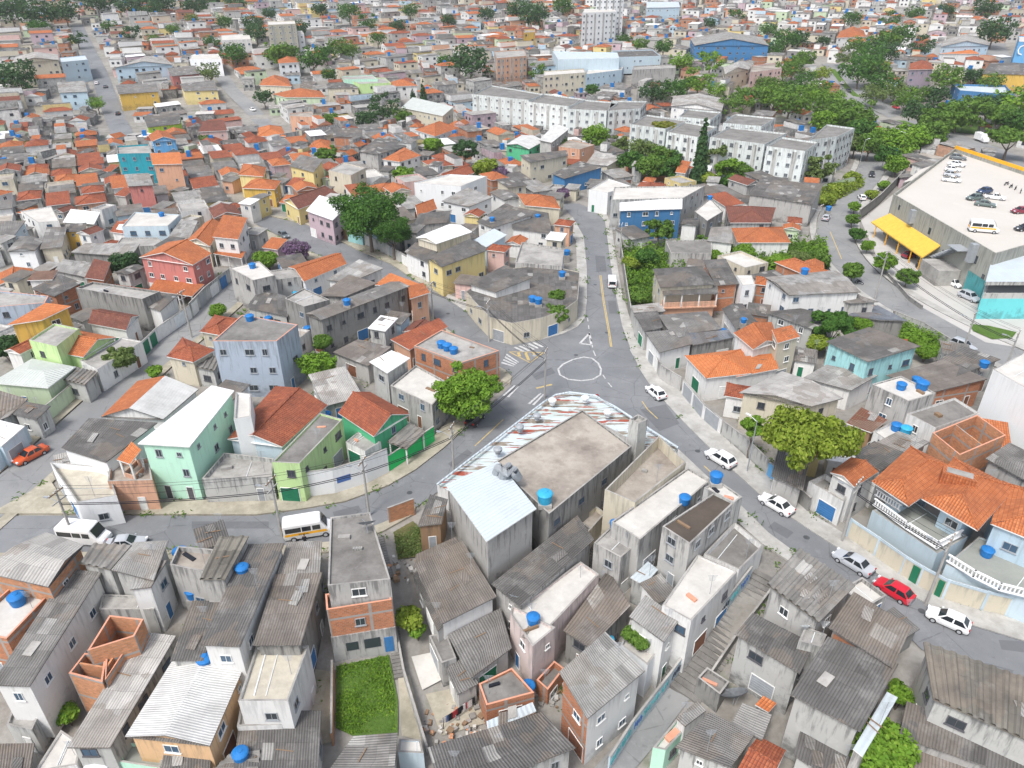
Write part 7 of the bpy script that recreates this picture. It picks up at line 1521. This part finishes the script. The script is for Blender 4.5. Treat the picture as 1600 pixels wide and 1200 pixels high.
for x, y in ((863, 631), (839, 655), (812, 673), (914, 627), (949, 650), (778, 708)):
    c = at(x, y, 3.5); mb = MB(); mb.lathe([(.35, 0), (.35, .45), (.55, .5), (.6, .8), (.35, 1.0), (.05, 1.05)], 12, 0, (c[0], c[1], 3.4)); mb.build('roof_vent', ['tank_white' if x > 850 else 'grey_metal'], sh, sh.location)
g = vol_of(sh['label'])[0][0]; mb = MB(); pts = [(*at(x, y, 3.55), 3.55) for x, y in ((683, 757), (770, 690), (850, 628), (868, 617), (890, 613), (930, 618), (960, 635), (1060, 700))]; mb.tube(pts, .17, 6); mb.build('gutter', ['m2'], sh, sh.location)
th = house_of('three-storey house with raw'); v = vol_of(th['label'])[1]; P4 = sorted(v[0], key=lambda q: q[1])[:2]; P4.sort(); a, b = P4; an = math.atan2(b[1] - a[1], b[0] - a[0]); L = dist(a, b); nn = (math.sin(an), -math.cos(an)); c = lerp(a, b, .5)
mb = MB(); mb.obox((c[0] + nn[0] * .02, c[1] + nn[1] * .02), an, L / 2 + .05, .10, th.location.z - 4, th.location.z + 1.6); mb.build('lower_storey', [wm('g')], th, th.location)
for s, w_, h_, z in ((.3, 1.2, 1.1, -.6), (.62, 1.6, 1.3, -.7), (.88, .9, 2.1, -1.7)): q = lerp(a, b, s); mb = MB(); mb.obox((q[0] + nn[0] * .14, q[1] + nn[1] * .14), an, w_ / 2, .04, th.location.z + z, th.location.z + z + h_); mb.build('window' if w_ > 1 else 'door', ['glass' if w_ > 1 else 'door_blue'], th, th.location)
ww = house_of('grey block warehouse'); zz = ww.location.z + 8.6
for k in (0, 1): a, b, c = [at(x + 9 * k, y + 6 * k, zz + dz) for x, y, dz in ((775, 742, -.8), (784, 736, .5), (800, 738, -.3))]; mb = MB(); mb.tube([(*a, zz - 1), (*lerp(a, b, .5), zz + .5), (*b, zz + .9), (*lerp(b, c, .6), zz + .7), (*c, zz - .6)], .62, 10); mb.build('duct', ['grey_metal'], ww, ww.location, True)
bt = house_of('blue tower building'); v = vol_of(bt['label'])[0]; Pq = v[0]; a, b = sorted(Pq, key=lambda q: q[1])[:2]; a, b = sorted((a, b)); c = lerp(a, b, .3); o = put('letter', text_mesh('O', 7, 'letter_white'), bt, (c[0] - bt.location.x, c[1] - .12 - bt.location.y, v[1] - 4 - bt.location.z)); o.rotation_euler = (math.pi / 2, 0, 0)
# graffiti strokes on the stair wall
gw = next(o for o in COL.objects if o.get('label', '').startswith('pale whitish wall scrawled')); GW_ = [atg(x, y, 0) for x, y in ((1170, 908), (1105, 990), (1045, 1072), (985, 1150), (950, 1205))]; rg = random.Random(3)
for s in range(4):
    for k in range(4):
        mb = MB(); a, b = GW_[s], GW_[s + 1]; n = Vector((-(b.y - a.y), b.x - a.x, 0)).normalized(); n = n if n.x > 0 else -n; f = (k + .3) / 4.3; pts = []
        for q in range(14): pts.append(a.lerp(b, f + .018 * q * .8 + rg.uniform(-.012, .012)) + n * .10 + Vector((0, 0, 1.2 + .6 * math.sin(q * 2.1 + k) * rg.uniform(.5, 1))))
        mb.tube(pts, .05, 4); mb.build('graffiti', [rg.choice(['graffiti_teal', 'graffiti_dark', 'graffiti_teal', 'cloth_blue'])], gw, gw.location)
# laundry line
p, q = atg(692, 1122, 1.7), atg(742, 1088, 1.7); t = thing('clothesline', p, 'clothesline hung with dark and white washing over the dirt yard', 'clothesline'); mb = MB(); mb.tube([p, (p + q) / 2 - Vector((0, 0, .15)), q], .015, 4)
for e in (p, q): mb.tube([(e.x, e.y, e.z - 2.2), e], .04, 5)
mb.build('rope', ['wire'], t, p); rl = random.Random(9); d = (q - p).normalized()
for k in range(11): c = p.lerp(q, (k + .6) / 11.6); w, h = rl.uniform(.18, .3), rl.uniform(.5, 1.0); mb = MB(); mb.obox((c.x, c.y), math.atan2(d.y, d.x), w, .02, c.z - .1 - h, c.z - .08); mb.build('garment', [rl.choice(['cloth_dark', 'cloth_white', 'cloth_blue', 'cloth_dark', 'cloth_white', 'cloth_red'])], t, p)
def rubble(px, py, r, n, label):
    c = atg(px, py, 0); mb = MB(); rr = random.Random(n)
    for k in range(n): a, q, s = rr.uniform(0, 6.3), r * math.sqrt(rr.random()), rr.uniform(.08, .32); mb.obox((c.x + q * math.cos(a), c.y + q * math.sin(a)), rr.uniform(0, 3), s, s * rr.uniform(.4, 1), c.z - .1, c.z + s * rr.uniform(.4, 1.2), rr.randrange(4))
    o = mb.build('rubble', ['s2', 'wall_x', 's1', 'wood'], None, c); tag(o, label, 'rubble', None, 'stuff')
rubble(708, 1112, 3.5, 70, 'heap of broken boards and rubble in the laundry yard'); rubble(585, 525, 3, 50, 'loose rubble below the sooty wall'); rubble(640, 880, 3, 50, 'builders debris below the mossy plot'); rubble(860, 1085, 2, 40, 'junk heap behind the tall narrow house')
# ---- fill the gaps between the traced houses
ROOFS = ['Sc1'] * 3 + ['Sc2'] * 5 + ['Sc3'] * 4 + ['Gc2', 'Gc3', 'Sc4', 'Sc0', 'Fs1', 'Fs2', 'Fs2', 'Fs4', 'Sm1', 'Gt1', 'Gt2', 'Ht1', 'Gt3', 'Ht2', 'Ht1', 'St1', 'Gt1', 'Ht2', 'St2', 'Fs2']
WALLS = list('wwwwwwwwwooooggggfffffbbbslyVpqk')
RN = {'c0': 'pale grey', 'c1': 'light grey', 'c2': 'grey', 'c3': 'dark grey', 'c4': 'brown-grey', 't0': 'orange', 't1': 'orange', 't2': 'red', 't3': 'brown', 's1': 'white concrete', 's2': 'grey concrete', 's4': 'stained concrete', 'm1': 'white metal'}
WNM = {'w': 'white', 'o': 'cream', 'g': 'cement', 'f': 'pale grey', 'b': 'brick', 's': 'salmon', 'l': 'blue', 'y': 'yellow', 'V': 'pale green', 'p': 'pink', 'q': 'lilac', 'v': 'lime', 'a': 'aqua', 'k': 'sooty'}
def street_angle(x, y):
    a, b = (atg(172, 165), atg(198, 224)) if x < 20 else (atg(738, 150), atg(900, 172)); d = b - a; return math.atan2(d.y, d.x)
N_HAND = sum(1 for h in HOUSES if h.name.split('.')[0] == 'house'); cand = []
def lattice(x0, x1, y0, y1, sw, sd, ang, seed, small):
    rr = random.Random(seed); ux, uy = math.cos(ang), math.sin(ang); cx, cy = (x0 + x1) / 2, (y0 + y1) / 2; R_ = max(x1 - x0, y1 - y0)
    nv = int(R_ / sd) + 1; nu = int(R_ / sw) + 1
    for j in range(-nv // 2 - 2, nv // 2 + 3):
        for i in range(-nu // 2 - 2, nu // 2 + 3):
            u, v = (i + rr.uniform(-.15, .15)) * sw, (j + rr.uniform(-.08, .08)) * sd + (j // 2) * (0 if small else 5)
            x, y = cx + ux * u - uy * v, cy + uy * u + ux * v; w, d = sw * rr.choice([.6, .8, .9, 1.0, 1.0, 1.25, 1.6] if not small else [.8, .9, 1]) * rr.uniform(.92, 1) / 2, sd * rr.uniform(.72, .98) / 2
            if not (x0 <= x < x1 and y0 <= y < y1): continue
            if abs(x) > .74 * y + 12 : continue
            P = [(x + ux * a * w - uy * b * d, y + uy * a * w + ux * b * d) for a, b in ((-1, -1), (1, -1), (1, 1), (-1, 1))]
            if not free(P): continue
            mark(P, .3 if not small else .1); h = rr.choice([2.8, 3, 3.2, 3.3, 3.6, 5.6, 5.9, 6.2]) if not small else rr.choice([2.6, 2.9, 3.2, 3.6, 5])
            cand.append((P, h, rr.choice(ROOFS), rr.choice(WALLS), small, y, rr.random()))
lattice(-240, 240, 46, 300, 7.5, 9.5, math.radians(28), 1, True); lattice(-240, 240, 46, 300, 4.6, 5.4, math.radians(-20), 2, True)
lattice(-60, 62, 42, 78, 3.3, 3.9, math.radians(30), 12, True)
for xa, xb in ((-600, 20), (20, 600)): lattice(xa, xb, 230, 760, 8.5, 12.5, street_angle(xa + 1, 300), 3, False)
lattice(-600, 600, 230, 700, 7, 8, math.radians(15), 5, True)
cand.sort(key=lambda c: c[5]); left = 296 - N_HAND; far_v = MB(); fm = {}; fmats = []
def fmat(n):
    if n not in fm: fm[n] = len(fmats); fmats.append(n)
    return fm[n]
n_ind = 0
for P, h, roof, wall, small, y, q in cand:
    cx, cy = sum(p[0] for p in P) / 4, sum(p[1] for p in P) / 4; zg = G(cx, cy); X, Y = pix(cx, cy, zg + h)
    if not (-30 < X < 1630 and -25 < Y < 1230): continue
    shed_ = small and h < 4 and y < 230
    if shed_ or n_ind < left:
        if not shed_: n_ind += 1
        t = thing('shed' if shed_ else 'house', (cx, cy, zg), '', 'shed' if shed_ else 'house'); t['label'] = 'x'; o = {'s': 1.2}
        build_volume(t, P, zg, zg + h, roof, wall, o); VOLS[-1] = VOLS[-1] + (o,)
        AUTO.append((t, '%s %s with %s roof' % (WNM[wall], 'shed' if shed_ else ('two-storey house' if 5 < h < 8 else 'tall house' if h > 8 else 'low house'), RN[roof[1:]]), X, Y, ''))
    else:
        typ, rm = roof[0], roof[1:]; ze = zg + h; wi = fmat(wm(wall)); ri = fmat(MATS[rm]); gi = fmat(MATS['glass'])
        if area(P) < 0: P = P[::-1]
        u = 0
        for i in range(4): far_v.quadw(P[i], P[(i + 1) % 4], zg - 4, ze, wi, u, zr=zg); u += 10
        Wd = inset(P, -.25)
        if typ in 'GH':
            m0, m1 = lerp(Wd[0], Wd[1], .5), lerp(Wd[2], Wd[3], .5); k = .3 if typ == 'H' else 0; r0, r1 = lerp(m0, m1, k), lerp(m0, m1, 1 - k); rz = ze + 1.3
            A = [(*p, ze) for p in Wd]; a, b = (*r0, rz), (*r1, rz); UV = [(0, 0), (9, 0), (9, 4), (0, 4)]
            far_v.face([A[1], A[2], b, a], ri, UV); far_v.face([A[3], A[0], a, b], ri, UV); far_v.face([A[0], A[1], a], ri if k else wi, UV[:3]); far_v.face([A[2], A[3], b], ri if k else wi, UV[:3])
        else: far_v.face([(*p, ze + (.5 if i > 1 and typ == 'S' else 0)) for i, p in enumerate(Wd)], ri, [(0, 0), (8, 0), (8, 10), (0, 10)])
        if q < .22:
            U = [lerp(P[0], P[1], .05), lerp(P[0], P[1], .55), lerp(P[3], P[2], .55), lerp(P[3], P[2], .05)]; far_v.prism(U, ze - .3, ze + 2.4, fmat(wm(WALLS[int(q * 900) % len(WALLS)])), fmat(MATS[('c2', 'c3', 's2', 't1')[int(q * 700) % 4]]))
        elif q > .86: far_v.obox(lerp(P[0], P[2], .4), .3, .7, .7, ze, ze + 2.0, fmat(MATS['tank_blue']))
        for i in range(4):      # dark openings
            a, b = P[i], P[(i + 1) % 4]; L = dist(a, b); d = ((b[0] - a[0]) / L, (b[1] - a[1]) / L); nx, ny = d[1], -d[0]
            if ny > -.2: continue
            for f in range(max(1, int(h / 2.8))):
                for s in (.28, .7):
                    if random.Random(int(cx * 7 + cy * 3 + f * 5 + s * 10)).random() < .3: continue
                    m = lerp(a, b, s); z = zg + f * 2.8 + 1.0; e = .65; far_v.face([(m[0] - d[0] * e + nx * .05, m[1] - d[1] * e + ny * .05, z), (m[0] + d[0] * e + nx * .05, m[1] + d[1] * e + ny * .05, z), (m[0] + d[0] * e + nx * .05, m[1] + d[1] * e + ny * .05, z + 1.1), (m[0] - d[0] * e + nx * .05, m[1] - d[1] * e + ny * .05, z + 1.1)], gi)
o = far_v.build('distant_houses', fmats); tag(o, 'dense mass of small distant houses covering the hillside up to the top edge', 'houses', None, 'stuff')
print('HAND', N_HAND, 'IND', n_ind, 'CAND', len(cand))
def scatter(px, n, size, hmax, mat, name, label, seed):
    W_ = [atg(x, y, 0) for x, y in px]; xs = [p.x for p in W_]; ys = [p.y for p in W_]; rr = random.Random(seed); V, F = [], []
    while len(F) < n:
        x, y = rr.uniform(min(xs), max(xs)), rr.uniform(min(ys), max(ys))
        if not inpoly(x, y, W_): continue
        hh = hmax * max(.12, .55 + mnoise.noise(Vector((x * .35, y * .35, seed))) * 1.1); c = Vector((x, y, G(x, y) + rr.uniform(.05, 1) * hh)); a_ = Vector((rr.gauss(0, 1), rr.gauss(0, 1), rr.gauss(0, .8))).normalized(); b_ = a_.cross(Vector((rr.gauss(0, 1), rr.gauss(0, 1), rr.gauss(0, 1)))).normalized(); s = size * rr.uniform(.6, 1.4); k = len(V)
        V.extend([tuple(c - a_ * s), tuple(c - b_ * s * .6), tuple(c + a_ * s), tuple(c + b_ * s * .6)]); F.append((k, k + 1, k + 2, k + 3))
    me = bpy.data.meshes.new(name); me.from_pydata(V, [], F); me.materials.append(MATS[mat]); tag(put(name, me), label, name, None, 'stuff')
scatter([(972, 392), (1120, 385), (1290, 380), (1295, 420), (1190, 440), (1140, 420), (1020, 430), (1018, 478), (980, 478)], 15000, .26, 2.3, 'leaf_bright', 'undergrowth', 'thick bright green undergrowth filling the overgrown vacant lot', 4)
scatter([(972, 392), (1120, 385), (1290, 380), (1295, 420), (1190, 440), (1140, 420), (1020, 430), (1018, 478), (980, 478)], 9000, .3, 3.0, 'leaf_mid', 'undergrowth', 'darker taller weeds among the undergrowth of the vacant lot', 8)
scatter([(526, 1042), (570, 1032), (606, 1025), (616, 1090), (618, 1140), (550, 1148), (525, 1136)], 7000, .11, .35, 'leaf_bright', 'grass', 'long grass tufts standing up across the grass lot', 5); scatter([(615, 832), (645, 815), (668, 835), (668, 868), (622, 875)], 2500, .12, .5, 'leaf_olive', 'grass', 'rough dry weeds on the mossy plot', 6)
scatter([(1395, 505), (1440, 522), (1478, 545), (1465, 560), (1420, 540)], 3000, .22, 2.0, 'leaf_bright', 'undergrowth', 'bright creeping hedge along the upper road fence', 7); scatter([(1225, 298), (1290, 296), (1345, 278), (1350, 292), (1300, 318), (1262, 322)], 5000, .3, 2.2, 'leaf_lime', 'undergrowth', 'ivy-like hedge tumbling down beside the upper road', 9)
wv, wf = [], []; rw = random.Random(21); spots = []
def tuft(x, y, n):
    for _ in range(n):
        c = Vector((x + rw.gauss(0, .35), y + rw.gauss(0, .35), 0)); c.z = G(c.x, c.y) + rw.uniform(-.02, .28) + (.1 if y > 60 else 0); a = Vector((rw.gauss(0, 1), rw.gauss(0, 1), rw.gauss(0, .6))).normalized() * rw.uniform(.12, .28); bq = a.cross(Vector((rw.gauss(0, 1), rw.gauss(0, 1), rw.gauss(0, 1)))).normalized() * .1; k = len(wv); wv.extend([tuple(c - a), tuple(c - bq), tuple(c + a), tuple(c + bq)]); wf.append((k, k + 1, k + 2, k + 3))
for n, P, m in PAV:
    W_ = [atg(x, y, 0) for x, y in P]
    for a, b in zip(W_, W_[1:]):
        for _ in range(int(dist(a, b) / 2.2)):
            if rw.random() < .45 and abs(a.x) < 110: c = a.lerp(b, rw.random()); tuft(c.x, c.y, rw.randrange(4, 22))
for _ in range(1500):
    y = rw.uniform(45, 200); x = rw.uniform(-.7, .7) * y; gx, gy = int(x) - GX0, int(y) - GY0
    if not OCC[gy, gx]: tuft(x, y, rw.randrange(6, 30))
me = bpy.data.meshes.new('weeds'); me.from_pydata(wv, [], wf); me.materials.append(MATS['leaf_mid']); tag(put('weeds', me), 'scattered weeds and grass tufts along kerbs and between the houses', 'weeds', None, 'stuff')
# ---- far wooded hill at the top left
mb = crown_mesh('hill', [(rx, R.uniform(-.3, .3), R.uniform(-.12, .12), R.uniform(.14, .22), .6) for rx in [i * .1 - 1 for i in range(21)]], 5000, .03, 'leaf_dark', 77); p = atg(200, 4, 4); o = put('forest', mb, None, (p.x, p.y + 15, p.z), 0, (75, 30, 32)); tag(o, 'dark wooded hillside along the upper left edge', 'woods', None, 'stuff')
# ---- windows
VGRID.clear(); index_vols()
for i in range(len(VOLS)): openings(i); clutter(i)
# ---- labels of the unnamed things
LM = [(pix(*h.location)[0], pix(*h.location)[1], h['label']) for h in COL.objects if h.parent is None and h.get('label') and h.get('label') != 'x' and h.get('category') not in ('water tank', 'power line', 'satellite dish', 'wall', 'stairs', 'car', 'van', 'motorcycle', 'pickup', 'truck', 'street lamp', 'person')]
used = {o['label'] for o in COL.objects if o.get('label')}
def near_labels(x, y): return sorted(LM, key=lambda l: (l[0] - x) ** 2 + ((l[1] - y) * 1.6) ** 2)[:14]
for t, what, x, y, pre in AUTO:
    best = None
    for lx, ly, lb in near_labels(x, y):
        if lb.startswith('person') : continue
        dx, dy = x - lx, (y - ly) * 1.6; rel = ('right of the ' if dx > 0 else 'left of the ') if abs(dx) > abs(dy) else ('in front of the ' if dy > 0 else 'beyond the ')
        if math.hypot(dx, dy) > 25: rel = 'some way ' + rel
        s = pre + what + ' ' + rel + lb
        if len(s.replace('-', ' ').split()) > 16:
            w = lb.split(); 
            for cut in (' with ', ' beside ', ' behind ', ' in front ', ' left of ', ' right of ', ' below ', ' on ', ' at ', ' over '):
                if cut in lb and len(lb.split(cut)[0].split()) >= 4 and lb.split(cut)[0].split()[-1] not in ('just', 'near', 'parked', 'growing', 'standing', 'left', 'right'): s = pre + what + ' ' + rel + lb.split(cut)[0]; break
        if len(s.replace('-', ' ').split()) <= 16 and s not in used: best = s; break
    if best is None:
        nl = [l[2].split(' with ')[0] for l in near_labels(x, y)]
        for i in range(len(nl)):
            for j in range(i):
                s = '%s%s between the %s and the %s' % (pre, what.replace(' roof', ' roof'), nl[j], nl[i])
                if best is None and len(s.replace('-', ' ').split()) <= 16 and s not in used: best = s
        if best is None:
            for l in near_labels(x, y):
                for num in ('second', 'third', 'fourth', 'fifth'):
                    s = '%s %s counted from the %s' % (num, what, l[2].split(' with ')[0])
                    if best is None and len(s.replace('-', ' ').split()) <= 16 and s not in used: best = s
        for l in near_labels(x, y):
            s = pre + what + ' closest to the ' + ' '.join(l[2].replace('-', ' ').split()[:13 - len((pre + what).replace('-', ' ').split())]).rsplit(' with', 1)[0]
            if best is None and s not in used: best = s
        best = best or what
    used.add(best); t['label'] = best
# ---- air
def air(dens):
    mb = MB(); mb.box(-1330, -90, -8, 1330, 1330, 100); m = bpy.data.materials.new('haze'); m.use_nodes = True; n = m.node_tree; n.nodes.remove(n.nodes['Principled BSDF']); v = n.nodes.new('ShaderNodeVolumePrincipled'); v.inputs['Color'].default_value = (.92, .95, 1, 1); v.inputs['Density'].default_value = dens; n.links.new(v.outputs[0], n.nodes['Material Output'].inputs['Volume']); MATS['haze'] = m; tag(mb.build('haze', ['haze']), 'thin pale haze in the air over the whole neighbourhood', 'haze', None, 'stuff')
HAZE = .00011
if HAZE: air(HAZE)
# ---- light
w = bpy.data.worlds.new('World'); SC.world = w; w.use_nodes = True; nt = w.node_tree; bg = nt.nodes['Background']; sky = nt.nodes.new('ShaderNodeTexSky'); sky.sky_type = 'NISHITA'; sky.sun_disc = False
EL, AZ = math.radians(58), math.radians(215); sky.sun_elevation = EL; sky.sun_rotation = AZ; sky.dust_density = 3.0; sky.air_density = 1.0; sky.ozone_density = 1.0
hs = nt.nodes.new('ShaderNodeHueSaturation'); hs.inputs['Saturation'].default_value = .55; nt.links.new(sky.outputs[0], hs.inputs['Color']); nt.links.new(hs.outputs[0], bg.inputs[0]); bg.inputs[1].default_value = .125
sd = bpy.data.lights.new('sun', 'SUN'); sd.energy = 1.5; sd.angle = math.radians(14); sd.color = (1, .975, .94); so = bpy.data.objects.new('sun', sd); COL.objects.link(so); so.rotation_euler = (math.pi / 2 - EL, 0, math.pi - AZ)
SC.view_settings.view_transform = 'Standard'; SC.view_settings.look = 'None'; SC.view_settings.exposure = .90; SC.view_settings.gamma = 1
SC.cycles.max_bounces = 5; SC.cycles.diffuse_bounces = 3; SC.cycles.use_denoising = True
